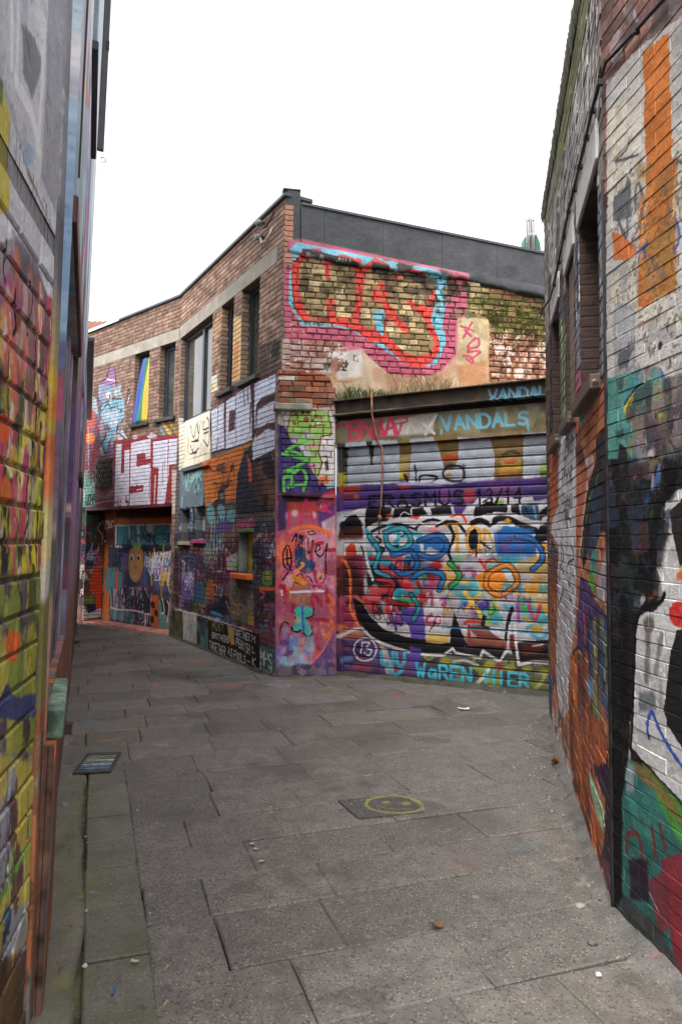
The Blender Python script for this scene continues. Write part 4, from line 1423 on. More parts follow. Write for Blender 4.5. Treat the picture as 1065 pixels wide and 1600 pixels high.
cC.poly('300,200 390,120 480,90 570,150 580,260 490,330 370,310', '#e0842c', 1, 6)
cC.line('390,110 400,50 460,20 515,60 530,90', 24, '#c03a2a')
cC.line('340,30 380,100', 22, '#c03a2a')
cC.poly('190,420 440,410 430,490 200,490', '#58409a', 0.9, 6)
cC.line('200,330 280,440 360,560', 46, '#d8ae54', 1, 3)
cC.line('340,350 270,420 215,490', 40, '#d8ae54', 1, 3)
for q, c in (('590,260 600,320 640,270 650,320', '#3f98a8'), ('700,260 720,330', '#3f98a8'), ('770,260 800,330 830,260', '#d09a3a'), ('900,250 920,330 960,260', '#58a8b0'), ('570,450 600,490 640,450', '#4aa0a8'), ('690,440 700,600', '#a03a80'), ('790,440 850,590 900,450', '#b8405c'), ('930,450 960,510', '#d09a3a'), ('730,450 760,490', '#4fb04a'), ('460,550 480,590 520,540 540,590', '#4aa0a8'), ('780,660 840,640 900,690', '#48a0b0'), ('820,720 900,770 960,720', '#48a0b0'), ('760,560 800,600', '#d0a040')):
    cC.line(q, 34, c, 0.9, 4)
cC.poly('580,180 690,190 700,220 600,230', '#ccc8cc', 0.9, 4)
cC.line('590,130 600,50', 30, '#3f86c0', 0.8, 4)
cC.blob('870,670', 50, 30, '#d0a030', 1, 6)
cC.poly('60,830 70,690 105,515 150,640 200,770 240,830', BK, 1, 1)
cC.line('380,560 370,650 420,670', 40, BK, 1, 1)
cC.poly('230,640 360,640 470,720 600,790 600,880 250,860 200,760', '#7a3a2e', 0.9, 5)
cC.poly('180,690 230,660 310,740 210,760', '#c8c0b8', 0.9, 4)
cC.line('200,620 250,600 340,605', 30, '#b03424', 0.95, 3)
cC.line('240,640 240,760', 26, '#a02c22', 0.95, 3)
cC.poly('420,660 580,640 580,790 470,720', '#c8c0ba', 0.9, 4)
cC.poly('0,840 240,830 560,840 560,960 370,880 340,930 110,890 90,850 0,910', BK, 0.95, 3)
cC.poly('620,800 1010,770 1010,950 720,960 640,900', '#1a1414', 0.95, 4)
cC.poly('610,720 660,720 660,870 610,850', '#6d2f2a', 0.95, 4)
cC.poly('730,830 960,800 900,900 740,920', '#5a2520', 0.9, 14)
cC.line('640,480 605,600 585,770', 36, BK)
cC.line('-10,660 300,670 980,722', 14, '#3d8ab8')
cC.line('0,915 90,852 115,890 340,940 370,875 440,920 520,975 600,860 605,740 620,640', 24, '#cfccce', 1, 1, smooth=False)
cC.line('665,640 680,850 700,1005 830,975 990,985', 28, '#cfccce', 1, 1, smooth=False)
cC.line('95,975 200,965 320,1005', 26, '#b8b8b4')
cC.line('520,990 525,1050', 36, '#a82c28', 0.9, 5)
cC.line('830,830 920,815', 16, '#c8a8a8')
cC.zoom(0, 0, 1)
cC.text('ERASMUS', '571,776 725,765.5 725,788 572,793', 3.4, '#15121a', 1, gap=0.3)
cC.text('13/14', '740,766 814,761 814,786 740,789', 3.6, '#15121a', 1, gap=0.3)
cC.text('WaREN HIER', '646,1036 826,1055 826,1076 646,1057', 4.6, '#46aec6', 1, gap=0.28)
for q, c_ in (('575,838 590,862 584,890 606,902', '#3fa0b4'), ('600,832 628,826 640,846 622,860 604,852 600,832', '#3fa0b4'), ('612,868 640,862 650,884 628,898 610,886', '#2c6ab2'), ('652,846 684,836 696,856 676,872 654,866', '#2c6ab2'), ('640,905 664,892 690,900 684,922', '#2f78b8'), ('700,880 716,900 702,918', '#3f9a50'), ('588,905 612,912 606,938 632,946', '#b02f34'), ('640,930 652,950 644,968', '#2f8a98'), ('760,896 792,884 806,910 780,930 758,918 760,896', '#e0842c'), ('806,838 834,846 846,872 830,890', '#2c72b8')):
    cC.line(q, 9.5, '#141216', 0.95, 0.5)
    cC.line(q, 6.5, c_, 0.95, 0.5)
cC.line('566,846 572,880 580,906', 5, '#d4d2d4')
cC.line('600,818 640,812 668,822 690,814', 3.5, '#d8d6d8')
cC.tags('600,830 850,820 850,980 600,940', 9, ['#8a3a5c', '#1a161c', '#3a6a90'], 14, 1.1, 0.8)
# board over the shutter
cC.zoom(420, 600, 2.367)
cC.poly('245,120 1060,60 1060,165 245,222', '#6f6142', 1, 2)
cC.mottle('245,120 1060,60 1060,165 245,222', ['#857550', '#5f5238', '#7a6c4c', '#8a8468'], 0.16, 0.33, 0.8)
cC.poly('415,150 560,115 620,110 610,185 420,195', '#c4beb8', 0.85, 5)
cC.text('BNBA', '300,140 475,118 475,190 300,205', 13, '#c83f60', 1, gap=0.12)
cC.line('250,160 310,150', 12, '#c83f60', 0.8)
cC.line('470,130 500,120 515,140 480,150', 8, '#c83f60')
cC.line('470,150 482,188 492,150', 8, '#c83f60')
cC.line('515,185 525,145 545,180', 8, '#c9c4b8')
cC.line('575,150 615,185', 11, '#d8d2c8')
cC.line('622,118 582,188', 11, '#d8d2c8')
cC.text('VANDALS', '632,124 965,104 965,150 640,174', 11, '#6db2c8', 1, gap=0.25)
cC.text('VANDAL', '815,28 1040,12 1040,52 815,68', 9, '#5f9cb2', 1, gap=0.2)
cC.drips('640,170 960,150', 14, 7, 1.2, '#6db2c8')

# ---------------------------------------------------------------- right house, far part
cD = Canvas(FD, -0.05, FD.len + 0.05, -0.05, VD + 0.1, 240, '#5a5250', 71)
cD.bricks(layD, ['#5c4c46', '#6a5348', '#544844', '#705a50', '#4e4644'], 0.08)
cD.zoom(0, 0, 1)
cD.mottle('840,-40 960,-40 960,240 845,560', ['#8d8a86', '#6f6c68', '#9a9894'], 0.3, 0.33, 0.85, stretch=3)
cD.keep()
cD.mottle('840,380 852,330 905,-30 925,-30 868,360 856,440', ['#74753f', '#7d7d4c', '#5a5a36', '#6a6a3c'], 0.16, 0.42, 0.9)
cD.mottle('845,380 870,300 925,-30 955,-30 950,150 900,280 860,480', ['#b0aeaa', '#55504c', '#8a7a70', '#c4c2be'], 0.05, 0.3, 0.8, stretch=9)
cD.zoom(850, 380, 5)
cD.poly('20,0 140,0 140,1560 40,1560 30,500', '#6a6462', 0.9, 8)
cD.poly('-10,-380 540,-1500 540,-1000 100,-200 60,300 30,560', '#787472', 0.55, 20)
cD.mottle('20,-100 150,-300 150,700 30,560', ['#9a9690', '#b0aca8', '#5a5654'], 0.2, 0.35, 0.85, stretch=3)
cD.line('50,480 40,560', 10, '#8a5a44', 0.8)
cD.line('140,150 130,250', 16, '#a05c3c', 0.8)
cD.poly('40,560 75,720 75,1530 40,1530', '#3f3c3e', 1, 3)
cD.poly('100,300 150,200 170,1380 125,1420', '#5a5658', 1, 4)
cD.poly('130,600 150,600 165,1350 135,1380', '#7fa86a', 0.9, 4)
cD.mottle('128,600 168,600 168,1400 128,1400', ['#4a5a48', '#93b87c', '#7a6a68'], 0.08, 0.3, 0.8, stretch=4)
cD.poly('160,380 185,340 200,1340 165,1380', '#4f3a34', 0.9, 4)
cD.poly('245,-60 300,-60 300,1130 250,1300', '#c2c3c8', 1, 3)
cD.mottle('243,-60 305,-60 305,1200 248,1300', ['#5a5c66', '#8a90a4', '#3c3a42'], 0.06, 0.3, 0.85, stretch=6)
cD.poly('250,1000 312,940 315,1200 255,1260', '#a04f68', 0.9, 8)
cD.poly('420,-380 520,-420 560,1000 440,1040', '#4a484c', 1, 4)
cD.mottle('420,-300 530,-350 560,980 445,1020', ['#c8ccd4', '#6f8fa8', '#3a383e', '#8f98a8', '#5f7a90'], 0.06, 0.32, 0.9, stretch=8)
cD.line('470,-60 480,200 500,360', 26, '#c8ccd4', 0.85, 4)
cD.line('500,100 520,500 500,800', 18, '#7fa0b4', 0.8, 6)
cD.line('380,-260 440,-480 500,-640', 18, '#8d5238', 0.6, 10)
cD.poly('-10,1300 600,1010 560,1000 545,1000 255,1320 130,1520 40,1540 40,5500 600,5500 600,1010', '#ae6f50', 1, 1)
for q in ('455,-200 470,100 455,300', '480,0 500,250 490,420', '500,-150 515,150', '440,300 470,520 460,640', '520,300 530,700 520,900', '490,600 480,820 500,960'):
    cD.line(q, 30, '#c4c8d2', 0.9, 3)
for q in ('470,420 490,640', '515,560 540,860', '450,700 470,960', '530,120 535,320'):
    cD.line(q, 26, '#6f90a8', 0.9, 4)
cD.mottle('40,1500 560,1000 560,1900 40,1900', ['#c07048', '#a85a38', '#b8704c', '#8a4c38'], 0.2, 0.33, 0.7)
cD.poly('250,1330 320,1310 420,1200 400,1180 280,1340', '#5fa098', 0.9, 8)
cD.poly('260,1360 310,1320 310,1400 270,1440', '#6aa8a0', 0.8, 6)
cD.poly('240,1470 270,1440 250,1620 235,1620', '#6a4a40', 0.8, 6)
cD.zoom(850, 680, 5)
cD.poly('110,-20 240,-60 248,860 250,860 215,900 110,870 50,760 60,660 110,560 100,100', '#bfc0c4', 1, 2)
cD.poly('40,140 110,150 95,520 40,660', '#b05c3c', 1, 6)
cD.line('100,340 90,430', 24, '#4a3c44', 0.8, 8)
cD.tags('125,40 225,10 225,260 120,280', 12, ['#55504f'], 17, 1.1, 0.85)
cD.tags('110,280 215,240 215,430 105,480', 14, ['#55504f'], 14, 1.0, 0.85)
cD.tags('110,480 215,450 205,760 105,660', 12, ['#55504f'], 15, 1.0, 0.85)
cD.text('IOW', '115,570 205,560 190,760 120,760', 4, '#4c4846', gap=0.1)
cD.poly('240,100 290,70 320,220 260,280', '#5a3f38', 0.9, 12)
cD.poly('320,190 375,160 385,260 330,360', '#c0a49c', 0.9, 5)
cD.poly('245,250 330,240 330,420 290,780 265,1140 245,1250 245,860', '#b5674a', 1, 4)
cD.poly('330,340 300,560 270,900 255,1150 290,900 345,480', '#c79a86', 0.9, 5)
DK = '#332f33'
cD.poly('400,40 480,-70 560,-60 600,80 600,700 540,760 430,760 350,900 300,1050 285,900 310,620 350,360 390,240', DK, 1, 4)
cD.poly('470,-50 540,-80 590,60 580,140 470,160', '#3f3a38', 1, 8)
cD.line('490,80 520,60', 6, '#9a4a3c')
cD.poly('500,200 580,170 590,600 480,600', '#40304a', 0.9, 12)
cD.line('565,440 568,600', 24, '#5a2040', 0.9, 8)
cD.poly('370,440 450,400 430,800 380,960 340,960', '#33415a', 0.95, 10)
cD.line('420,290 400,400', 26, '#5a9a44', 0.95, 5)
cD.line('375,430 340,560 325,700', 20, '#62a24c', 0.95, 5)
cD.line('500,210 475,400 460,590', 7, '#7aa0b8')
cD.line('300,800 300,950', 22, '#5a9a4c', 0.9, 6)
cD.line('440,760 420,950', 16, '#7a8a48', 0.8, 6)
cD.poly('370,910 420,900 410,1100 350,1080', '#3f8a86', 0.9, 8)
cD.poly('345,1080 390,1060 400,1240 345,1200', '#5a9a3c', 0.95, 6)
cD.poly('540,740 570,780 565,1000 540,1300 520,1400', '#3f5f8a', 0.95, 6)
cD.poly('500,840 530,840 540,960 515,1050 480,980', '#a0a8b4', 0.95, 6)
cD.poly('460,900 440,1050 410,1140 415,1300 470,1320 500,1100', '#a49aa6', 0.9, 6)
cD.poly('480,1100 520,1040 520,1700 480,1700', '#7d8f8a', 0.85, 8)
cD.line('500,1100 495,1600', 14, '#94a860', 0.8, 4)
cD.poly('280,1100 340,1150 400,1300 470,1380 440,1700 260,1700 250,1500', '#4a3a6a', 0.95, 8)
cD.line('285,1120 300,1280', 20, '#6a5aa0', 0.9, 5)
cD.poly('400,1450 430,1420 440,1600 380,1640', '#b0acb4', 0.9, 6)
cD.line('305,1330 308,1460 318,1620', 44, '#ee4a20', 1, 10)
cD.line('320,1300 345,1440', 30, '#6a50a0', 0.8, 6)
# stencil-like figure on the white field
cD.poly('100,880 60,900 40,1000 50,1500 100,1600 110,1140', '#6a4434', 0.9, 8)
cD.poly('60,1240 100,1240 100,1420 60,1420', '#b8623a', 0.9, 10)
cD.poly('50,760 95,900 90,980 45,960', '#4a5068', 0.9, 8)
cD.poly('110,840 250,880 240,1500 215,1600 110,1600 100,1150', '#b9b9bd', 1, 2)
SB2 = '#50402f'
for q, w in (('125,840 150,940 125,1030 110,1140', 26), ('205,860 230,960 180,1010 180,1140 205,1190', 24), ('190,1190 180,1250 205,1280', 12), ('120,1020 145,1060', 16), ('250,1300 225,1400', 22), ('245,900 240,1250', 12), ('125,1420 130,1520 160,1600', 20)):
    cD.line(q, w, SB2, 0.9, 2)
cD.line('145,1100 140,1300', 4, '#a05a6a', 0.8)
cD.text('GO', '158,835 190,835 185,890 155,890', 4, '#4c4846')
cD.zoom(840, 750, 2)
cD.poly('35,300 105,400 100,700 60,640 35,640', '#8d5236', 0.8, 6)
cD.poly('60,340 110,330 105,560 95,720 70,760 55,600', '#b0aeb2', 0.95, 4)
for q, w in (('70,230 80,330 60,400', 9), ('105,260 95,350 105,380', 9), ('62,560 80,700 75,750', 9), ('80,470 90,540 78,700', 6), ('110,540 100,560', 8)):
    cD.line(q, w, '#3f342a', 0.9, 1)
cD.poly('105,540 130,530 150,600 165,800 200,1100 195,1240 150,1100 110,980 95,800 95,640', '#b06236', 1, 4)
cD.mottle('95,540 150,540 200,1240 100,980', ['#c8743c', '#8a4a30', '#a85a48', '#5a3a34'], 0.2, 0.32, 0.8, stretch=2)
cD.poly('35,740 60,760 110,930 100,960 40,800', '#b5a49c', 0.95, 6)
cD.mottle('35,700 80,720 110,930 60,900', ['#8a7a78', '#c8b0a8', '#6a5550'], 0.1, 0.35, 0.8)
cD.tags('55,730 90,740 90,850 55,830', 7, ['#4a4440'], 12, 1)
cD.poly('30,600 50,620 40,760 30,740', '#3f4a68', 0.9, 4)
cD.line('110,545 128,525 150,590 158,760 165,900 205,1080', 12, '#2a3238', 0.95, 3)
cD.poly('150,420 240,430 245,760 215,740 190,560', '#4a3c54', 0.8, 10)
cD.mottle('150,430 240,430 245,760 165,740', ['#a85a30', '#5a8a48', '#40588a', '#8a8a5a', '#3a2f40'], 0.12, 0.32, 0.85, stretch=3)
cD.poly('150,610 175,640 170,690 155,670', '#6f92b8', 0.9, 5)
cD.line('217,680 219,720', 8, '#9ac848', 0.9, 3)
cD.line('130,710 138,740 130,820', 6, '#c8b0a8', 0.9, 3)
cD.poly('165,740 200,770 215,860 205,910 180,900 168,820', '#b5623f', 1, 3, True)
cD.line('163,740 175,890 205,915 218,860 210,800', 10, '#2a2028')
cD.poly('175,900 220,880 222,980 200,990', '#40304a', 0.95, 5)
cD.poly('158,900 180,960 205,1040 208,1105 185,1060 165,980', '#9fbfa0', 1, 2)
cD.line('172,960 195,1030 206,1090', 10, '#4f8a48', 0.95, 3)
cD.poly('205,940 240,900 240,1350 215,1300 195,1180 210,1100', '#40343c', 0.95, 8)
cD.poly('196,1180 235,1200 235,1340 215,1330', '#7a4f5c', 0.7, 10)
cD.poly('222,380 262,380 262,1380 228,1360', '#1a181a', 0.9, 8)
cD.wear(0.06, 0.7)

# ---------------------------------------------------------------- right house, near part
cE = Canvas(FE, -0.05, 1.6, -0.05, 4.95, 330, '#8f8a86', 81)
cE.bricks(layE, ['#6a4a44', '#5c403c', '#74544a', '#644842', '#7a6058'], 0.1)
cE.keep()
GE = '#aca8a6'
cE.zoom(940, 0, 4.704)
cE.poly('150,70 230,30 260,160 200,190', '#a8a8b0', 0.8, 14)
cE.mottle('20,0 600,0 600,100 60,500', ['#8a8488', '#4a3a38'], 0.12, 0.28, 0.7)
cE.poly('30,600 330,310 600,100 1400,-500 1400,7600 40,7600', GE, 1, 3, False, 2.5)
cE.poly('50,830 300,620 300,1100 330,1360 70,1450', '#b0a488', 0.85, 14)
cE.mottle('40,600 600,120 1400,-400 1400,2400 60,2400', ['#a39e9c', '#bab6b4', '#968f8c', '#b8ae98'], 0.25, 0.35, 0.6)
ORG = '#b2642c'
cE.poly('300,400 485,235 500,720 515,1100 525,1640 420,1900 330,1640 318,1180', ORG, 1, 1, False, 2.0)
cE.line('80,1190 170,1110 200,1020', 16, '#5a5a62', 0.85, 4)
cE.line('90,1190 180,1170 270,1140', 20, '#4a4a52', 0.9, 4)
cE.poly('80,1450 165,1380 185,1290 205,1320 215,1600 70,1640', '#55555c', 0.9, 6)
cE.line('240,1560 245,1400 270,1360 320,1520', 24, '#52525a', 0.9, 5)
cE.line('560,1120 530,1180 600,1200', 22, '#4a4a54', 0.85, 5)
cE.line('430,1440 590,1340', 22, '#50505a', 0.85, 5)
cE.zoom(940, 340, 3.81)
cE.poly('265,-20 425,-40 440,400 400,430 330,460 290,525 215,530 218,290 262,190', ORG, 1, 1, False, 2.0)
cE.mottle('215,-300 440,-340 440,430 215,530', ['#a05820', '#c07838', '#8a5f30'], 0.12, 0.3, 0.7)
cE.mottle('70,-340 480,-340 480,900 70,900', ['#4a4440', '#5a5450'], 0.014, 0.045, 0.6)
cE.line('260,190 330,160 400,60 410,-60', 14, '#7a6a38', 0.8, 4)
cE.line('330,150 350,60 340,-60', 14, '#7a6a38', 0.7, 4)
cE.line('230,300 330,260 420,210', 14, '#7a6a38', 0.8, 4)
cE.poly('60,90 130,100 200,180 190,240 130,260 70,250', '#b86230', 0.95, 3)
cE.line('90,10 110,60 150,120 145,-20', 22, '#4c4c54', 0.85, 4)
cE.line('200,215 245,180 265,150', 22, '#3f4a8a', 0.95, 3)
cE.line('225,200 215,270', 14, '#3f4a8a', 0.95, 3)
cE.line('425,210 460,120 440,20', 24, '#44509a', 0.9, 3)
cE.line('240,200 260,230 235,250', 12, '#44509a')
cE.poly('80,540 170,530 190,600 190,880 90,930', '#5f6064', 0.85, 12)
cE.mottle('70,530 190,530 190,900 80,930', ['#808286', '#4a4b50', '#a0a0a2'], 0.1, 0.34, 0.8)
cE.line('150,540 160,600', 12, '#9a9894', 0.8, 4)
cE.blob('342,762', 12, 22, '#2a2a2c', 1, 3)
cE.line('402,850 400,890', 18, '#2c2c2e', 0.95, 4)
cE.poly('80,940 340,895 380,960 560,900 1200,600 1200,1500 80,1640', '#6a6460', 1, 8)
cE.poly('80,940 330,900 370,1000 300,1100 200,1120 150,1180 200,1320 205,1440 150,1440 85,1320', '#4a8a80', 0.95, 6)
cE.line('340,910 365,960 370,1050', 28, '#3a6a9a', 0.85, 8)
cE.line('140,1090 160,1000 240,970', 26, '#3f7f9a', 0.7, 10)
cE.line('130,1110 180,1040 240,985', 14, '#2c3034')
cE.poly('125,1140 160,1080 190,1050 170,1130 145,1200', '#c0a83a', 1, 2)
cE.line('250,1020 300,1020', 8, '#2c3034')
cE.poly('230,1040 330,1000 360,1090 260,1120', '#6f8068', 0.8, 10)
cE.poly('160,1190 300,1160 310,1420 230,1430 190,1300', '#77666a', 0.85, 10)
cE.poly('230,1410 300,1380 310,1430 220,1450', '#b0a0a4', 0.9, 6)
cE.poly('310,1150 470,1110 1000,1000 1000,1460 320,1420', '#3f3b38', 0.95, 8)
cE.poly('330,1170 420,1150 430,1220 330,1230', '#8f8440', 0.9, 10)
cE.poly('330,1250 400,1240 400,1330 340,1330', '#6a6048', 0.9, 10)
cE.poly('430,1420 470,1400 600,1380 600,1500 420,1500', '#34487a', 0.9, 6)
cE.poly('360,1430 400,1430 400,1510 370,1510', '#8a5548', 0.9, 6)
cE.poly('90,1340 150,1380 160,1450 90,1460', '#262426', 0.95, 5)
cE.poly('80,1440 330,1430 1200,1400 1200,3000 80,3000', '#1f1e20', 1, 6)
cE.poly('250,1470 320,1450 300,1560 240,1550', '#6a5a58', 0.85, 12)
cE.line('340,1480 320,1560 300,1620', 30, '#4a68a0', 0.9, 6)
cE.zoom(940, 740, 3.81)
cE.line('340,-20 330,80 280,140 260,170', 32, '#3f5f9a', 0.95, 6)
cE.line('305,20 290,100', 22, '#9a8a98', 0.9, 5)
cE.line('315,140 310,170', 24, '#8a4034', 0.9, 5)
cE.line('295,230 292,280', 12, '#4f7a48', 0.8, 4)
cE.poly('180,300 270,290 275,440 210,560 185,480', '#4a302c', 0.9, 14)
WE = '#bab8b8'
cE.poly('480,80 700,20 700,250 480,150 400,230 420,380 450,520 480,700 480,930 440,950 410,1050 380,1310 360,1410 430,1560 700,1900 700,2300 160,1690 165,1560 190,1200 200,950 230,850 280,830 350,790 360,720 320,520 315,430 350,220 420,120', WE, 1, 1, False, 1.6)
cE.mottle('330,100 480,100 480,900 330,850', ['#a8a6a8', '#c8c6c6'], 0.2, 0.35, 0.6)
cE.poly('480,160 400,230 425,390 455,540 475,600 700,700 700,160', '#2a2624', 1, 2)
cE.poly('455,560 480,540 500,600 470,620', '#d0a030', 1, 3)
cE.poly('430,600 480,570 480,640 440,640', '#c85a30', 0.9, 10)
cE.blob('455,840', 56, 82, '#c2302c', 1, 3)
cE.line('440,800 470,850 440,900', 8, '#8a1f20', 0.8, 4)
cE.poly('480,930 440,960 410,1060 380,1310 385,1500 480,1640 900,1900 900,930', '#221f22', 1, 1)
cE.blob('280,900', 32, 50, '#5a5450', 0.9, 12)
cE.line('275,920 265,1230', 50, '#6b655f', 0.85, 12)
cE.line('355,960 330,1100 320,1180', 44, '#726c66', 0.85, 12)
cE.poly('220,1310 310,1300 320,1400 220,1420', '#5f646a', 0.85, 16)
cE.line('350,1250 350,1400', 40, '#857f7a', 0.7, 12)
cE.line('275,1580 270,1480 295,1420 330,1500 400,1640 480,1760', 28, '#3450a0', 1, 2)
cE.poly('180,560 210,580 190,700 175,680', '#2f5a5c', 0.85, 8)
cE.poly('210,600 260,600 270,720 220,800 185,790', '#a9a8a8', 0.95, 3)
cE.line('240,510 270,570 265,600', 32, '#4a68a0', 0.95, 5)
cE.line('235,570 245,590', 16, '#1c1a1c')
cE.poly('280,600 330,720 270,760 260,680', '#8a4030', 0.95, 6)
cE.line('370,720 340,770 260,800 210,860 195,1000 180,1400 165,1640', 26, '#141316', 1, 3)
cE.zoom(840, 750, 2)
cE.poly('285,830 450,1010 700,1290 700,1380 450,1060 285,880', '#161517', 1, 1)
cE.poly('270,860 330,900 450,1040 700,1360 700,1700 450,1560 230,1360 225,1000', '#2c5a56', 1, 5)
cE.poly('320,880 370,930 450,1020 700,1340 700,1480 450,1150 370,1010', '#3f7f34', 1, 7)
cE.poly('290,880 340,900 430,1010 450,1090 380,1000 310,930', '#7a6034', 0.85, 10)
cE.poly('270,870 300,900 300,980 275,990', '#8f9498', 0.8, 10)
cE.poly('275,980 360,960 400,1080 360,1130 300,1110', '#347068', 0.9, 10)
cE.line('275,1160 280,1110 310,1110 325,1180', 18, '#6a2c2c', 0.95, 4)
cE.line('355,1090 365,1170', 18, '#6a2c2c', 0.95, 4)
cE.line('380,1080 395,1150', 16, '#6a2c2c', 0.95, 4)
cE.poly('380,1190 450,1160 600,1250 600,1800 430,1560 400,1300', '#7a2a34', 1, 4)
cE.poly('340,1250 400,1220 410,1400 380,1420', '#6f2b34', 0.9, 6)
cE.poly('280,1180 340,1190 345,1320 290,1310', '#2a1c28', 0.95, 8)
cE.line('345,1290 375,1350', 6, '#a08088')
cE.line('265,1200 255,1350', 18, '#3a7468', 0.8, 8)
cE.poly('260,1290 380,1400 450,1560 240,1380', '#3a3638', 0.9, 16)
cE.poly('225,400 262,390 280,420 285,830 262,1000 262,1300 232,1370 225,1300', '#171618', 1, 6)
cE.zoom(940, 340, 3.81)
cE.poly('10,960 90,950 95,1340 95,1470 10,1470', '#3f7a70', 0.9, 6)
cE.poly('10,1440 110,1440 95,2000 110,3050 10,3050', '#1c1b1d', 1, 6)
cE.mottle('90,900 480,880 480,1480 90,1480', ['#5a4a58', '#3a5a5c', '#7a6a50', '#2a282c', '#8a7a80'], 0.07, 0.16, 0.6)
cE.mottle('10,1450 480,1430 330,2200 10,2600', ['#2c3448', '#3a2a2c', '#26302c', '#101012'], 0.09, 0.28, 0.7)
cE.wear(0.07, 0.6)

# ---------------------------------------------------------------- left wall, near part (grazing view: lengths are stretched along the wall)
cL1 = Canvas(FL1, 1.2, FL1.len + 0.15, 0.0, 4.2, 330, '#6d6a50', 91)
cL1.zoom(0, 0, 2.911)
cL1.poly('-40,-60 330,-60 330,1200 270,1110 120,740 -40,430', '#c0c2ca', 1, 3)
cL1.mottle('-40,-60 330,-60 330,1200 270,1110 120,740 -40,430', ['#aeb0b8', '#8d8e96', '#b9bbc2'], 0.3, 0.35, 0.6)
cL1.poly('215,-20 300,-20 290,700 265,1000 190,800', '#8a8b93', 0.8, 14)
cL1.line('48,-40 52,300', 60, '#c8d4da', 0.9, 4)
cL1.line('80,-40 75,260 72,360', 50, '#c4d0d6', 0.9, 4)
cL1.line('72,370 140,520 180,680', 70, '#d4d8de', 0.85, 8)
cL1.line('195,100 185,400 172,680', 60, '#d4dce0', 0.9, 4)
cL1.poly('95,100 150,180 180,260 180,330 140,450 100,330', '#5f616a', 0.75, 14)
cL1.line('110,120 130,300', 8, '#3f4048', 0.8, 6)
cL1.line('215,400 225,520 220,630 210,520 215,400', 6, '#55565e', 0.8, 4)
cL1.poly('-40,420 40,480 130,800 260,1080 250,1240 240,1400 180,1300 -40,1140', '#bcbec6', 0.95, 4)
cL1.poly('-40,330 20,420 50,520 40,960 -40,1000', '#b5ac4a', 0.95, 8)
cL1.poly('-40,330 15,370 15,470 -40,470', '#4a5f3a', 0.8, 8)
for i in range(14):
    x = 50 + i * 15
    cL1.line(f'{x},{560 + i * 34} {x - 4},{760 + i * 30}', 9, ['#5a5a62', '#c4c6ca', '#6f86a0', '#4a4850'][i % 4], 0.8, 3)
cL1.blob('135,710', 24, 50, '#7f9ab0', 0.8, 10)
cL1.poly('-40,1140 60,1080 180,1260 245,1390 235,1580 -40,1400', '#8a7f88', 0.9, 8)
cL1.poly('60,1060 170,1200 235,1400 230,1440 80,1250', '#54525a', 0.7, 14)
cL1.zoom(0, 400, 2.667)
cL1.poly('-40,90 100,130 215,300 215,440 -40,230', '#8f5a70', 0.9, 12)
cL1.poly('20,80 60,90 80,210 30,190', '#a84878', 0.85, 12)
cL1.poly('-40,230 60,240 210,430 205,560 -40,380', '#a8524a', 1, 6)
cL1.mottle('-40,200 215,300 205,560 -40,420', ['#c87a70', '#8a4a40', '#b8a098', '#b89a48'], 0.16, 0.33, 0.8, stretch=3)
cL1.poly('-40,420 205,560 200,1240 190,1640 -40,1640', '#a09a34', 1, 6)
cL1.mottle('-40,420 205,560 195,1640 -40,1640', ['#a89f3c', '#6a6430', '#4c4644', '#b0a848', '#a85a38', '#3c3a38', '#b8a890'], 0.10, 0.32, 0.9, stretch=2.2)
for i in range(34):
    x = 5 + (i * 37) % 185
    y = 430 + (i * 173) % 1150
    cL1.line(f'{x},{y} {x + 2},{y + 90 + (i * 31) % 80}', 7 + i % 5, ['#3f3c3c', '#c4b444', '#b8a8a0', '#9a4a40', '#7a8038', '#a04a68', '#d8c84a', '#443c44'][i % 8], 0.85, 2)
rs_ = random.Random(44)


def strokes(n, v0, v1, pal, wlo=2.0, whi=6.0, hlo=10, hhi=34, al=0.8, soft=0.5):
    k = cL1.res / 100
    for _ in range(n):
        x = (rs_.uniform(1.5, FL1.len + 0.1) - cL1.u0) * cL1.res
        y = (rs_.uniform(v0, v1) - cL1.v0) * cL1.res
        h = rs_.uniform(hlo, hhi) * k
        j = lambda: rs_.gauss(0, 1.6 * k)
        cL1.line([(x, y), (x + j(), y - h * .35), (x + j(), y - h * .7), (x + j(), y - h)], rs_.uniform(wlo, whi) * k, rs_.choice(pal), al * rs_.uniform(0.6, 1.15), soft * k, raw=True, rough=1.6)


YEL = ['#2f2c30', '#d0c03a', '#c8bcb0', '#8a9a30', '#e0d03a', '#38303c', '#b8a830', '#5c6a2c', '#c8b838', '#4a4438']
strokes(60, 2.0, 2.4, ['#a8524a', '#c07a70', '#8a5a68', '#b8a098', '#6a5a60', '#b86a5a', '#a84050'], 3, 8, 8, 22)
strokes(120, 1.35, 2.06, YEL, 2, 6, 8, 26)
strokes(16, 1.4, 2.0, ['#c05a34', '#b84a68', '#a84a40'], 3, 7, 8, 18)
strokes(120, 0.75, 1.5, YEL + ['#5a4a70', '#6a4a60'], 2, 6, 8, 30)
strokes(80, 0.2, 0.95, ['#3f4f80', '#2f2c38', '#5a6a40', '#9a9aa4', '#5c4038', '#a89a48', '#6a3a54', '#2a2830'], 2, 7, 10, 34)
strokes(70, 0.2, 2.4, ['#1a181c', '#e0dcd4', '#2a2430', '#c8c040'], 0.5, 1.6, 10, 45, 0.9, 0.12)
cL1.blob('18,720', 22, 60, '#cf5a30', 0.9, 8)
cL1.blob('25,980', 25, 60, '#cf6a34', 0.9, 8)
cL1.blob('110,870', 12, 50, '#b8486a', 0.8, 6)
cL1.blob('60,850', 18, 60, '#c8b048', 0.8, 8)
cL1.zoom(0, 900, 2.284)
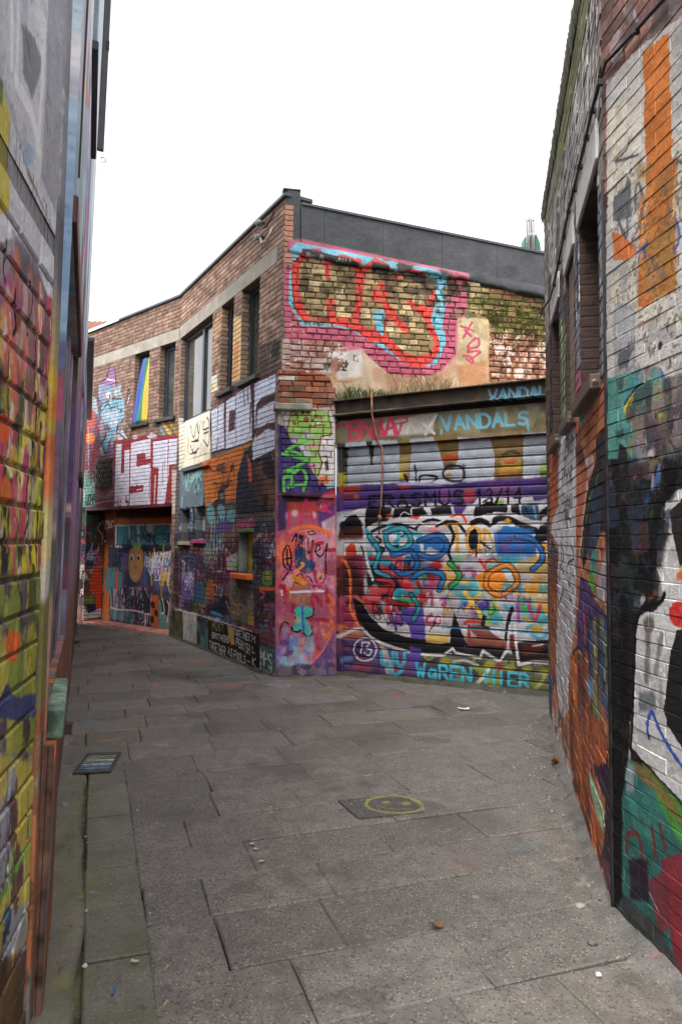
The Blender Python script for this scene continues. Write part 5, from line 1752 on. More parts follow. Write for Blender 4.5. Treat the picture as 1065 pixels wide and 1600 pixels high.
cL1.poly('-40,0 155,0 150,620 120,1000 110,1600 -40,1600', '#8a8a34', 0.8, 10)
cL1.mottle('-40,0 155,0 150,640 -40,700', ['#8f8f3c', '#4a4c3a', '#b0a850', '#5a4a68', '#3c3a34', '#7a8a40'], 0.10, 0.32, 0.85, stretch=2)
cL1.blob('48,250', 26, 60, '#c85a34', 0.9, 8)
cL1.poly('30,380 60,440 130,420 135,500 60,520 -20,500', '#3a3f70', 0.9, 6)
cL1.poly('-40,640 140,640 130,1000 -40,1300', '#4a4a58', 0.95, 10)
cL1.mottle('-40,640 140,640 120,1600 -40,1600', ['#3f5a80', '#2f2c34', '#6a7a40', '#8a8a90', '#5c4038', '#a89a48'], 0.10, 0.33, 0.9, stretch=2)
cL1.line('-20,1200 60,1050 130,900', 26, '#5f8a40', 0.9, 6)
cL1.line('40,1380 80,1230 110,1150 120,1200', 16, '#b4b8c0', 0.95, 2)
cL1.line('20,1000 40,1150', 12, '#b4b8c0', 0.8, 3)
cL1.poly('-40,1400 100,1330 110,1700 -40,1700', '#4a352c', 0.8, 14)
for i in range(10):
    x = 8 + i * 13
    cL1.line(f'{x},{700 + (i * 97) % 300} {x},{860 + (i * 97) % 300}', 9, ['#a8a850', '#8a4050', '#b8b8c0', '#2c3a68'][i % 4], 0.8, 2)

# ---------------------------------------------------------------- left wall, far part
cL2 = Canvas(FL2, -0.1, 12.4, -0.05, 11.2, 110, '#7a7578', 95)
H_, W_ = cL2.H, cL2.W
yy = (np.arange(H_) / cL2.res - 0.05)[:, None]
s1 = vnoise(H_, W_, 140, 5, 7)
s2 = vnoise(H_, W_, 60, 6, 4)
s3 = vnoise(H_, W_, 240, 8, 18)


def lay(mask, col):
    cL2.rgb[:] = cL2.rgb + (hexc(col) - cL2.rgb) * np.clip(mask, 0, 1)[..., None]


hi = sstep(2.6, 3.4, yy + 0.3 * s3)
lay(hi, '#b2b2b8')
lay(hi * sstep(0.1, 0.5, s1), '#8fb0c4')
lay(hi * sstep(0.05, 0.4, s2), '#dcdcde')
lay(hi * sstep(0.35, 0.6, -s2) * 0.8, '#66656c')
lay(hi * sstep(0.4, 0.7, -s1) * 0.8, '#86868e')
mid = 1 - hi
lay(mid * sstep(0.0, 0.4, s1), '#6f4a5c')
lay(mid * sstep(0.25, 0.5, s2), '#4f5a80')
lay(mid * sstep(0.25, 0.5, -s1), '#8a6a5c')
lay(mid * sstep(0.35, 0.6, -s2) * 0.9, '#3f4a48')
us_ = 0.35
while us_ < 12.2:
    w_ = 0.05 * (1 + us_) ** 1.7 * rs_.uniform(0.5, 1.6)
    for k_ in range(3):
        va = rs_.uniform(0.6, 3.6)
        x0_, x1_ = int((us_ + 0.1) * cL2.res), int((us_ + w_ + 0.1) * cL2.res) + 1
        y0_, y1_ = int(va * cL2.res), int((va + rs_.uniform(0.3, 1.5)) * cL2.res)
        cl = rs_.choice(['#7a8fa8', '#a04860', '#c8907c', '#5a4a80', '#3f7a78', '#c8c0c4', '#d85a30', '#3a3a48', '#a08a50', '#8a6a9a', '#4a6a9a'])
        cL2.rgb[y0_:y1_, x0_:x1_] = cL2.rgb[y0_:y1_, x0_:x1_] * 0.25 + hexc(cl) * 0.75
    va = rs_.uniform(3.2, 8)
    y0_, y1_ = int(va * cL2.res), int((va + rs_.uniform(0.8, 3)) * cL2.res)
    cl = rs_.choice(['#8fb8cc', '#e0e0e2', '#6a6a72', '#a8c4d0', '#d4d4d8', '#8a8a92', '#9cc4d8'])
    cL2.rgb[y0_:y1_, x0_:x1_] = cL2.rgb[y0_:y1_, x0_:x1_] * 0.3 + hexc(cl) * 0.7
    us_ += w_
low = 1 - sstep(0.85, 1.3, yy + 0.3 * s3)
lay(low, '#6a4a3a')
lay(low * sstep(0.1, 0.4, s2), '#a05a38')
lay(low * sstep(0.2, 0.5, -s2), '#4a5a5a')
lay(low * sstep(0.3, 0.5, s1) * 0.8, '#5a3038')
cL2.zoom(0, 0, 2.911)
cL2.poly('335,360 345,420 340,800 320,1100 300,1400 330,1500 400,1600 395,1300 430,900 445,500', '#93bcd0', 0.55, 20)
cL2.zoom(0, 400, 2.667)
cL2.poly('300,430 330,520 330,760 300,640', '#a04860', 0.85, 8)
cL2.mottle('280,700 330,740 330,1150 285,1150', ['#c8907c', '#8a6a9a', '#c0a8a0', '#5a4a60'], 0.3, 0.34, 0.8)
cL2.zoom(0, 900, 2.284)
cL2.line('240,180 232,420 205,700', 16, '#d85a30', 0.9, 4)
cL2.line('215,430 200,760 190,1000', 12, '#3f7a78', 0.8, 4)
# the smooth strip beside the blocks (pilaster) has its own picture: grey, yellow, orange bands
cPi = Canvas(FL1, FL1.len - 0.05, FL1.len + 0.6, -0.05, 5.0, 200, '#85858a', 97)
cPi.mottle(None, ['#9d9ea2', '#717176', '#6a6a70'], 0.2, 0.33, 0.7, stretch=3)
yv = (np.arange(cPi.H) / cPi.res - 0.05)[:, None] + 0.06 * cPi.nm


def band(a, b, col, al=0.95, e=0.05):
    m = sstep(a - e, a + e, yv) * (1 - sstep(b - e, b + e, yv)) * al
    cPi.rgb[:] = cPi.rgb + (hexc(col) - cPi.rgb) * m[..., None]


band(-1, 1.02, '#8a5438')
band(-1, 0.5, '#7a4c3a', 0.7, 0.2)
cPi.mottle('40,1150 130,1150 130,1700 20,1700', ['#4f6a60', '#3c3030', '#b06a44', '#6f7a78', '#5a3a30'], 0.035, 0.32, 0.85, stretch=14)
band(1.02, 1.42, '#6f6a3a')
band(1.42, 1.72, '#a8a298')
band(1.55, 1.80, '#c8b04a', 0.5)
band(1.78, 1.95, '#c86a3c')
band(1.95, 2.30, '#b89a34')
band(2.02, 2.10, '#cf7038', 0.8)
band(2.22, 2.45, '#8f8060', 0.8)
band(2.44, 2.75, '#4a484c', 0.6, 0.12)

# ---------------------------------------------------------------- marks on the paving
cGr = Canvas(FGR, -7.0, 3.2, 1.6, 17.0, 130, '#5a544e', 99)
cGr.a[:] = 0
cGr.zoom(0, 0, 1)
# moss and green film by the left wall
cGr.mottle('60,1620 130,1620 170,1400 150,1280 200,1150 122,1120 100,1300', ['#5a6038', '#6a6a45', '#6a6a40'], 0.35, 0.33, 0.4)
cGr.mottle('840,1600 1065,1620 1065,1560 950,1450 880,1360', ['#4c4a36', '#55523c'], 0.3, 0.36, 0.5)
for c, rx, ry, col, a in (('352,1070', 18, 5, '#d0553a', 0.75), ('375,1072', 18, 4, '#e0653c', 0.8), ('250,1071', 22, 4, '#d86a40', 0.7), ('298,1032', 22, 5, '#d05a38', 0.7), ('355,1062', 0, 0, '#fff', 0), ('230,1138', 36, 5, '#a89a50', 0.6), ('175,1158', 18, 5, '#b87a40', 0.8), ('152,1165', 24, 8, '#3f6878', 0.6), ('245,1162', 40, 6, '#b0aaa6', 0.55), ('510,1075', 12, 3, '#a8a040', 0.7), ('528,1077', 10, 3, '#a8a040', 0.6), ('625,1088', 22, 5, '#a8453c', 0.7), ('640,1118', 40, 8, '#6f7040', 0.5), ('560,1085', 30, 6, '#70704a', 0.5), ('540,1115', 50, 9, '#7a4c40', 0.4), ('815,1322', 26, 8, '#3f7a88', 0.7), ('860,1315', 10, 5, '#a8683a', 0.6), ('720,1350', 60, 22, '#7d5c58', 0.55), ('775,1352', 14, 6, '#a04a4c', 0.5), ('1035,1505', 14, 8, '#c85a80', 0.9), ('895,1420', 24, 12, '#a09c98', 0.6), ('905,1375', 14, 12, '#a8a4a0', 0.6), ('560,1062', 60, 4, '#9a9690', 0.4), ('400,1068', 40, 4, '#a8a4a0', 0.4), ('520,1395', 18, 5, '#8a5048', 0.35), ('330,1430', 18, 6, '#8a5048', 0.35), ('105,1590', 26, 14, '#8a8090', 0.6), ('100,1262', 10, 14, '#a8a8a6', 0.6)):
    if a:
        x_, y_ = map(float, c.split(','))
        for _ in range(9):
            cGr.blob(f'{x_ + RNG.gauss(0, rx * .5)},{y_ + RNG.gauss(0, ry * .45)}', rx * RNG.uniform(.15, .5), ry * RNG.uniform(.2, .5), col, a * 0.5, 2)
# damp dark patches
for q in ('190,1050 260,1044 330,1052 280,1060', '280,1058 350,1052 400,1064 320,1070 290,1066', '295,1115 340,1108 330,1122 300,1122', '410,1130 440,1132 445,1146 420,1144', '640,1100 700,1092 760,1110 690,1120', '655,1150 700,1158 690,1168 660,1160', '540,1545 580,1540 590,1580 545,1580', '325,1395 395,1380 400,1390 330,1402'):
    cGr.poly(q, '#2a2622', 0.5, 2, False, 9)
# painted edge in front of the door, smiling face on the cover
cGr.poly('138,977 165,966 268,984 266,992 200,985', '#b0655a', 0.8, 1)
cGr.poly('215,978 262,985 258,990 200,981', '#e26a40', 1, 1)
cGr.poly('150,972 180,968 215,978 160,978', '#c890a0', 0.8, 1)
cGr.line('170,967 200,971 235,978 262,984', 4, '#d8d8dc')
cGr.line('248,984 256,990 266,990', 4, '#d8dce0')
cGr.poly('252,985 264,986 264,990 256,990', '#3f8aa8', 1, 0)
YL = '#a8a83c'
for q_, cl_ in (('130,1230 150,1190', '#9a948a'), ('112,1440 125,1380', '#8a8450'), ('100,1500 120,1470', '#8a7a88'), ('320,1046 360,1056', '#6a88a0'), ('420,1070 470,1068', '#a89aa4'), ('880,1230 900,1300', '#a86a48'), ('915,1370 935,1420', '#a8a4a8'), ('560,1066 640,1078', '#7a6a90'), ('700,1092 780,1102', '#a8a8a0'), ('130,1130 160,1120', '#5a7a88')):
    x0_, y0_ = map(float, q_.split()[0].split(','))
    x1_, y1_ = map(float, q_.split()[1].split(','))
    for _ in range(22):
        t_ = RNG.random()
        cGr.blob(f'{x0_ + (x1_ - x0_) * t_ + RNG.gauss(0, 8)},{y0_ + (y1_ - y0_) * t_ + RNG.gauss(0, 3)}', RNG.uniform(1, 9), RNG.uniform(0.6, 3), cl_, RNG.uniform(0.15, 0.5), 1)
cGr.line('574,1252 572,1262 590,1270 625,1273 655,1268 657,1258 640,1249 605,1246 574,1252', 7, '#b8b63c', 0.7, 1)
cGr.blob('603,1256', 9, 3, YL, 0.7, 1)
cGr.blob('634,1258', 9, 3, YL, 0.7, 1)
cGr.line('590,1262 612,1267 640,1266', 5, YL, 0.6, 1)
# chips, gum and pale flecks
for _ in range(420):
    x, y = RNG.uniform(110, 1040), 1000 + 590 * RNG.random() ** 0.8
    r = RNG.uniform(0.8, 2.4)
    cGr.blob(f'{x},{y}', r * 1.5, r * 0.6, RNG.choice(['#8a867e', '#a09c94', '#2a2724', '#3a3632', '#b8b4ac']), RNG.uniform(0.3, 0.8), 0.6)

# ---------------------------------------------------------------- side of the door recess
_p = FB.pt(DR[0], 0)
FRv = Frame(_p[:2], (_p + FB.Y * 0.5)[:2])
cRv = Canvas(FRv, -0.05, 0.5, -0.05, 2.9, 200, '#8a4526', 35)
cRv.bricks(layout(0, 0.5, 0, 2.9, 0.065, 0.2, 0.009, rng=RNG), ['#8f4a28', '#9c5228', '#7d3f26', '#a85a2c'], 0.08)
cRv.zoom(120, 780, 6.656)
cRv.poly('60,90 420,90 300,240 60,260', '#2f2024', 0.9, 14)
cRv.poly('60,150 240,180 230,260 60,260', '#2f6a44', 0.8, 14)
cRv.mottle('60,260 270,260 270,480 60,480', ['#3a2a30', '#5a3038', '#2f4a46'], 0.12, 0.36, 0.9)
cRv.poly('60,480 200,450 240,560 210,700 60,700', '#2c3050', 0.9, 6)
cRv.tags('60,460 230,460 230,700 60,700', 12, ['#5aa0aa', '#a8a8b8', '#b04a50', '#3a4a90'], 18, 2.5)
cRv.mottle('60,700 180,700 180,1000 60,1000', ['#a8a09c', '#8a3a30', '#c8b8a8', '#4a4038'], 0.1, 0.36, 0.9)
cRv.poly('170,720 262,730 275,1180 190,1180 200,960 130,970 150,860', '#e8481e', 1, 5)
cRv.poly('60,1040 160,1010 190,1060 110,1130', '#57a050', 0.85, 10)
cRv.poly('60,1090 110,1180 250,1130 255,1220 60,1260', '#c0c0c4', 1, 2)
cRv.poly('90,1090 190,1090 200,1150 120,1190', '#232638', 1, 3)
cRv.line('270,230 215,300 260,370 270,430', 14, '#b5a5ac', 0.9)
cRv.tags('250,260 360,260 340,900 250,900', 6, ['#2a2228', '#4a2820'], 22, 2.2)
cRv.keep()

# ---------------------------------------------------------------- pictures -> materials
MORT = (0.10, 0.092, 0.085)
imA, imB = cA.image('facade paint', 1.12), cB.image('side facade paint', 0.82)
mA = paint_mat('painted_brick_facade', cA, imA)
mAm = paint_mat('mortar_facade', cA, imA, 0.8, 0.5, mortar=(0.13, 0.115, 0.10), mfac=0.65)
mB = paint_mat('painted_brick_side', cB, imB)
mBm = paint_mat('mortar_side', cB, imB, 0.8, 0.5, mortar=(0.13, 0.115, 0.10), mfac=0.65)
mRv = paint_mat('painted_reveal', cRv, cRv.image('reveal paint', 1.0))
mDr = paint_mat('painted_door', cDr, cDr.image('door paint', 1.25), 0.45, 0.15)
imG = cG.image('gable paint', 0.95)
mG = paint_mat('painted_gable_brick', cG, imG, 0.7, 0.8, 160)
mGm = paint_mat('mortar_gable', cG, imG, 0.85, 0.8, mortar=(0.085, 0.07, 0.055), mfac=0.72)
imP = cP.image('pier paint', 1.0, sat=1.02)
mP = paint_mat('painted_pier', cP, imP, 0.55, 0.5)
mC = paint_mat('painted_steel', cC, cC.image('shutter paint', 0.9, sat=1.0), 0.38, 0.12, 300, spec=0.5)
imD = cD.image('right house paint', 1.08)
mD = paint_mat('painted_brick_house', cD, imD)
mDm = paint_mat('mortar_house', cD, imD, 0.8, 0.5, mortar=(0.045, 0.042, 0.04), mfac=0.45)
imE = cE.image('near house paint', 1.12)
mE = paint_mat('painted_brick_near', cE, imE, 0.5, 1.0, 150)
mEm = paint_mat('mortar_near', cE, imE, 0.8, 0.6, mortar=(0.05, 0.046, 0.044), mfac=0.28)
imL1 = cL1.image('left wall paint', 1.3, sat=1.0)
mL1 = paint_mat('painted_blocks', cL1, imL1, 0.5, 0.6, 150)
mL1m = paint_mat('mortar_blocks', cL1, imL1, 0.8, 0.6, mortar=(0.05, 0.045, 0.04), mfac=0.6)
mL2 = paint_mat('painted_render', cL2, cL2.image('left house paint', 1.3), 0.55, 0.6, 90)
mPi = paint_mat('painted_pilaster', cPi, cPi.image('pilaster paint', 1.3), 0.5, 0.6, 120)

imGr = cGr.image('paving marks', 1.1)


def paving_mat(name, col, var, speck, moss=0.0):
    t = NT(name)
    c, al = t.plane_image(cGr, imGr)
    oi = t.node('ShaderNodeObjectInfo').outputs['Random']
    n0, n1 = t.noise(1.3, 4, 0.6), t.noise(9, 6, 0.62)
    vor = t.node('ShaderNodeTexVoronoi', feature='F1')
    vor.inputs['Scale'].default_value = 120
    t.set(vor.inputs['Vector'], t.pos())
    wn_ = t.node('ShaderNodeTexWhiteNoise', noise_dimensions='3D')
    t.set(wn_.inputs[0], vor.outputs['Position'])
    base = t.mix(t.ramp(n1, 0.3, 0.7), tuple(v * (1 - var) for v in col), tuple(v * (1 + var) for v in col))
    base = t.mix(t.ramp(oi, 0, 1, 0, 0.7), base, tuple(v * 0.62 for v in col))
    st = t.ramp(wn_.outputs['Value'], 0.80, 0.97, 0, speck)
    base = t.mix(t.math('MULTIPLY', st, t.ramp(vor.outputs['Distance'], 0.25, 0.5, 1, 0)), base, (0.42, 0.39, 0.35))
    dk = t.ramp(wn_.outputs['Value'], 0.2, 0.03, 0, speck * 0.8)
    base = t.mix(dk, base, (0.035, 0.032, 0.03))
    if moss:
        base = t.mix(t.ramp(t.noise(4.5, 5, 0.65), 0.5, 0.66, 0, moss), base, (0.075, 0.082, 0.035))
    wet = t.ramp(n0, 0.52, 0.64, 0, 1)
    base = t.mix(t.math('MULTIPLY', wet, 0.5), base, tuple(v * 0.45 for v in col))
    base = t.mix(t.math('MULTIPLY', al, t.ramp(n1, 0.3, 0.6, 0.55, 1.0)), base, c)
    t.set(t.b.inputs['Base Color'], base)
    t.set(t.b.inputs['Roughness'], t.math('SUBTRACT', t.ramp(n1, 0.3, 0.7, 0.55, 0.78), t.math('MULTIPLY', wet, 0.2)))
    t.b.inputs['Specular IOR Level'].default_value = 0.22
    t.bump(t.math('ADD', t.math('MULTIPLY', vor.outputs['Distance'], 0.5), n1), 0.55, 0.006)
    return t.m


mSlab = paving_mat('aggregate_slab', (0.166, 0.150, 0.135), 0.30, 0.85)
mGut = paving_mat('gutter_slab', (0.175, 0.165, 0.138), 0.3, 0.5, 0.6)
mStrip = paving_mat('mossy_concrete', (0.20, 0.19, 0.15), 0.35, 0.4, 0.8)
mDirt = paving_mat('joint_dirt', (0.055, 0.049, 0.042), 0.3, 0.3)
mFil = paving_mat('mortar_fillet', (0.15, 0.14, 0.13), 0.4, 0.5)
mSeamShade = paving_mat('contact_shade_seam', (0.060, 0.056, 0.045), 0.5, 0.5, 0.8)  # dark colour stands in for contact shade at the wall feet, with moss
mTar = paving_mat('tar_patch', (0.115, 0.107, 0.098), 0.3, 0.9)

mConc = plain('lintel_concrete', (0.25, 0.225, 0.185), 0.8, var=0.2, scale=5, bump=0.3)
mPale = plain('pale_lintel', (0.50, 0.49, 0.47), 0.75, var=0.15, scale=9, bump=0.3)
mFrame = plain('dark_window_frame', (0.018, 0.022, 0.034), 0.35, var=0.2, bump=0.05)
mSill = plain('dark_sill', (0.035, 0.033, 0.032), 0.6, var=0.35, bump=0.3)
mRust = plain('rusty_beam', (0.040, 0.030, 0.022), 0.7, var=0.5, scale=7, bump=0.5)
mRust2 = plain('rust_rope', (0.28, 0.13, 0.075), 0.75, var=0.4, scale=20, bump=0.3)
mCop = plain('dark_coping', (0.05, 0.055, 0.062), 0.4, var=0.2, bump=0.05)
mCopW = plain('pale_coping', (0.55, 0.57, 0.60), 0.4, var=0.1, bump=0.05)
mCable = plain('black_cable', (0.015, 0.015, 0.016), 0.5, var=0.2, bump=0.05)
mDarkIn = plain('dark_interior', (0.02, 0.018, 0.016), 0.9, var=0.3)
mBrown = plain('brown_steel', (0.090, 0.062, 0.050), 0.55, var=0.35, scale=8, bump=0.25)
mBlind = plain('grey_brown_blind', (0.15, 0.125, 0.105), 0.6, var=0.2, scale=6)
mRed = plain('dark_red_paint', (0.085, 0.02, 0.018), 0.55, var=0.4, scale=6)
mOrS = plain('orange_paint', (0.78, 0.15, 0.03), 0.5, var=0.15, scale=10)
mTanS = plain('tan_paint', (0.36, 0.28, 0.20), 0.6, var=0.2)
mPinkS = plain('pink_paint', (0.38, 0.07, 0.14), 0.55, var=0.2)
mGreenS = plain('green_paint', (0.06, 0.20, 0.03), 0.55, var=0.25)
mCream = plain('cream_paint', (0.5, 0.46, 0.38), 0.6, var=0.08)
mTile = plain('roof_tile', (0.17, 0.075, 0.05), 0.8, var=0.35, scale=6, bump=0.3)
mSteel = plain('stainless_flue', (0.40, 0.37, 0.35), 0.28, metal=0.85, var=0.15, scale=3, bump=0.0)
mVerd = plain('green_metal', (0.03, 0.16, 0.10), 0.5, var=0.25, scale=4)
mGrate = plain('grate_iron', (0.055, 0.052, 0.05), 0.55, metal=0.2, var=0.4, scale=16, bump=0.3)
mGrille = plain('grille_bronze', (0.045, 0.034, 0.018), 0.5, metal=0.3, var=0.4, scale=18, bump=0.3)
mWhiteP = plain('white_scrap', (0.52, 0.51, 0.49), 0.7, var=0.08)
mStone = plain('pale_stone', (0.36, 0.335, 0.30), 0.85, var=0.2, scale=40)
mLeaf = plain('dry_leaf', (0.14, 0.075, 0.035), 0.7, var=0.4, scale=40)
mButt = plain('filter_tip', (0.38, 0.25, 0.15), 0.8, var=0.2, scale=60)
mBlue = plain('blue_plastic', (0.07, 0.14, 0.32), 0.35, var=0.15)
mGreyS = plain('grey_slate_panel', (0.05, 0.05, 0.055), 0.5, var=0.2)
mMoss = plain('moss', (0.15, 0.14, 0.045), 0.95, var=0.45, scale=25)
mGrassD = plain('dry_grass', (0.34, 0.25, 0.13), 0.8, var=0.3, scale=8, bump=0)
mGrassG = plain('green_weeds', (0.085, 0.13, 0.045), 0.7, var=0.4, scale=8, bump=0)
mInsul = plain('grey_ceramic', (0.16, 0.17, 0.155), 0.35, var=0.3, scale=40)
mJoint = plain('reveal_mortar', (0.060, 0.052, 0.046), 0.9, var=0.3)
mCement = plain('old_cement', (0.26, 0.245, 0.20), 0.85, var=0.3, scale=8, bump=0.4)


def glass_mat():
    t = NT('window_glass')
    n = t.noise(2.2, 3)
    t.set(t.b.inputs['Base Color'], t.mix(t.ramp(n, 0.35, 0.65), (0.028, 0.027, 0.026), (0.075, 0.07, 0.062)))
    t.b.inputs['Roughness'].default_value = 0.03
    t.b.inputs['Specular IOR Level'].default_value = 0.9
    t.bump(t.noise(1.1, 2), 0.03, 0.02)
    return t.m


mGlass = glass_mat()


def membrane_mat():
    t = NT('bitumen_sheet')
    c, al = t.plane_image(cG, imG)
    n1, n2 = t.noise(3.0, 6, 0.65), t.noise(120, 3, 0.6)
    b = t.mix(t.ramp(n1, 0.32, 0.68), (0.026, 0.027, 0.031), (0.056, 0.058, 0.064))
    b = t.mix(t.ramp(n2, 0.55, 0.75, 0, 0.5), b, (0.11, 0.11, 0.115))
    b = t.mix(t.math('MULTIPLY', al, t.ramp(n1, 0.3, 0.6, 0.75, 1.0)), b, c)
    t.set(t.b.inputs['Base Color'], b)
    t.b.inputs['Roughness'].default_value = 0.75
    t.bump(t.math('ADD', t.noise(3.5, 5), t.math('MULTIPLY', n2, 0.15)), 0.8, 0.05)
    return t.m


mMemb = membrane_mat()


def flag_mat(fr, u0, u1):
    t = NT('rainbow_cloth')
    sub = t.node('ShaderNodeUVMap')
    sep = t.node('ShaderNodeSeparateXYZ')
    t.l.new(sub.outputs[0], sep.inputs[0])
    cr = t.node('ShaderNodeValToRGB')
    cr.color_ramp.interpolation = 'CONSTANT'
    el = cr.color_ramp.elements
    cols = [(0.0, (0.07, 0.03, 0.17)), (0.14, (0.03, 0.07, 0.28)), (0.47, (0.02, 0.14, 0.08)), (0.73, (0.42, 0.29, 0.03)), (0.97, (0.55, 0.16, 0.03))]
    el[0].position, el[0].color = cols[0][0], (*cols[0][1], 1)
    el[1].position, el[1].color = cols[1][0], (*cols[1][1], 1)
    for p, c in cols[2:]:
        e = el.new(p)
        e.color = (*c, 1)
    t.l.new(sep.outputs[0], cr.inputs[0])
    n = t.noise(300, 2)
    t.set(t.b.inputs['Base Color'], t.mix(t.ramp(n, 0.3, 0.7, 0, 0.15), cr.outputs[0], (0.02, 0.02, 0.02)))
    t.b.inputs['Roughness'].default_value = 0.8
    return t.m

# ================================================================== GEOMETRY
# ------------------------------------------------------------------ ground and paving
gm = MB()
gm.add([(-120, -60, -0.045), (120, -60, -0.045), (120, 160, -0.045), (-120, 160, -0.045)], [(0, 1, 2, 3)])
gnd = gm.build('ground', mDirt)
gnd['kind'] = 'structure'

TH = math.radians(18.5)
e1, e2 = np.array([math.cos(TH), math.sin(TH)]), np.array([-math.sin(TH), math.cos(TH)])
GO = np.array([-0.148, 3.23])
MG = Matrix(((e1[0], e2[0], 0, GO[0]), (e1[1], e2[1], 0, GO[1]), (0, 0, 1, 0), (0, 0, 0, 1)))
lw = lambda y: -0.984 - 0.3439 * (y - 2.517)
alley = [(-0.55, 0.2), (lw(2.4), 2.4), (lw(16.5), 16.5), tuple(Bf - Bdir * 2.2), tuple(Mb), tuple(K), tuple(P1), tuple(C0), tuple(C0 + (C1 - C0) * 1.45), (2.75, 7.2), (1.95, 6.75), tuple(D1), tuple(D1 + Edir * 3.0)]


def inside(p, poly):
    c = False
    n = len(poly)
    for i in range(n):
        a, b = poly[i], poly[(i + 1) % n]
        if (a[1] > p[1]) != (b[1] > p[1]) and p[0] < (b[0] - a[0]) * (p[1] - a[1]) / (b[1] - a[1]) + a[0]:
            c = not c
    return c


def slab_mesh(w, d, th, rng):
    """paving slab, worn rounded edges, corners slightly off square"""
    b = 0.006
    v = []
    co = [(0, 0), (w, 0), (w, d), (0, d)]
    co = [(x + rng.uniform(-.004, .004), y + rng.uniform(-.004, .004)) for x, y in co]
    mids = []
    for i in range(4):
        a, c = co[i], co[(i + 1) % 4]
        mids += [a, ((a[0] + c[0]) / 2 + rng.uniform(-.003, .003), (a[1] + c[1]) / 2 + rng.uniform(-.003, .003))]
    cx, cy = w / 2, d / 2
    ring = lambda s, z: [(cx + (x - cx) * (1 - s / w * 2), cy + (y - cy) * (1 - s / d * 2), z) for x, y in mids]
    v = ring(b * 1.4, 0) + ring(0, -b) + ring(0, -th)
    f = [tuple(range(8))]
    for r in (0, 8):
        for i in range(8):
            j = (i + 1) % 8
            f.append((r + i, r + 8 + i, r + 8 + j, r + j))
    f = [t[::-1] if len(t) == 4 else t for t in f]
    return v, [q[::-1] if len(q) == 4 else q for q in f]


pav = bpy.data.objects.new('pavement', None)
COL.objects.link(pav)
pav['kind'] = 'structure'
srng = random.Random(5)
GRATE = (on_ground(135, 1179), on_ground(190, 1209))
gr_c = (np.array(on_ground(152, 1179)) + np.array(on_ground(188, 1206)) + np.array(on_ground(135, 1180)) + np.array(on_ground(140, 1209))) / 4
slabs = []                                 # (a, b, w, d, material)
rows = [-2.0, -1.55, -1.12, -0.72, -0.32, 0.10, 0.46, 0.83, 1.22]
while rows[-1] < 13.5:
    rows.append(rows[-1] + srng.uniform(0.34, 0.47))
RB = min(r_ for r_ in rows if r_ > 2.45)
for r in range(len(rows) - 1):
    a = -0.655 - srng.uniform(0, 0.02)
    left_edge = -0.655
    if rows[r] >= RB:
        a = -1.5 - srng.random() * 0.5
    first = True
    while a < 6.5:
        w = srng.uniform(0.42, 0.72)
        if first and rows[r] < RB:
            w = srng.uniform(0.25, 0.6)
            first = False
        slabs.append((a, rows[r], w, rows[r + 1] - rows[r], mSlab))
        a += w
b = -1.9
while b < RB - 0.1:                            # gutter course beside the left wall
    d = min(srng.uniform(0.34, 0.52), RB - b)
    slabs.append((-0.905, b, 0.245, d, mGut))
    b += d
big = []
for (a, b, w, d, m) in slabs:
    c = GO + e1 * (a + w / 2) + e2 * (b + d / 2)
    pts = [GO + e1 * (a + x * w) + e2 * (b + y * d) for x in (0.03, 0.5, 0.97) for y in (0.03, 0.97)]
    if c[1] < 1.2 or not (inside(c, alley) or any(inside(p, alley) for p in pts)):
        continue
    px, py, dz = project(np.array([*c, 0]))
    vis = -150 < px < 1210 and py < 1780
    big.append((w * d / dz ** 3 if vis else 0, a, b, w, d, m))
big.sort(key=lambda t: -t[0])
rest = {}
for i, (sz, a, b, w, d, m) in enumerate(big):
    g = srng.uniform(0.003, 0.011)
    v, f = slab_mesh(w - g * 0.35, d - g, 0.04, srng)
    tilt = Matrix.Rotation(srng.gauss(0, 0.0075), 4, 'X') @ Matrix.Rotation(srng.gauss(0, 0.002), 4, 'Y')
    Mx = MG @ Matrix.Translation((a, b, srng.gauss(0, 0.0018))) @ tilt
    if i < 298 and sz > 0:
        o = link('paving_slab', mesh_of('paving_slab', v, f), m, pav, Mx)
    else:
        rest.setdefault(m.name, (m, MB()))[1].add([tuple(Mx @ Vector(q)) for q in v], f)
for k_, (m, mb) in rest.items():
    mb.build('paving_slab', m, pav, kind='stuff')
# concrete strip between gutter and wall
mb = MB()
nseg = 26
ys = np.linspace(-2.0, RB - 0.005, nseg)
prof = []
for y in ys:
    e = -0.925 + 0.018 * math.sin(y * 3.1) + srng.uniform(-0.012, 0.014)
    prof.append([(-1.75, y, 0.006 + srng.uniform(-.004, .004)), (-1.15, y, 0.003 + srng.uniform(-.005, .005)), (e - 0.03, y, -0.002 + srng.uniform(-.003, .003)), (e, y, -0.010), (e, y, -0.05)])
vs = [q for p in prof for q in p]
fs = [(i * 5 + k, i * 5 + k + 1, i * 5 + k + 6, i * 5 + k + 5) for i in range(nseg - 1) for k in range(4)]
mb.add(vs, fs)
o = mb.build('kerb_strip', mStrip, None, MG, smooth=True)
o['kind'] = 'structure'


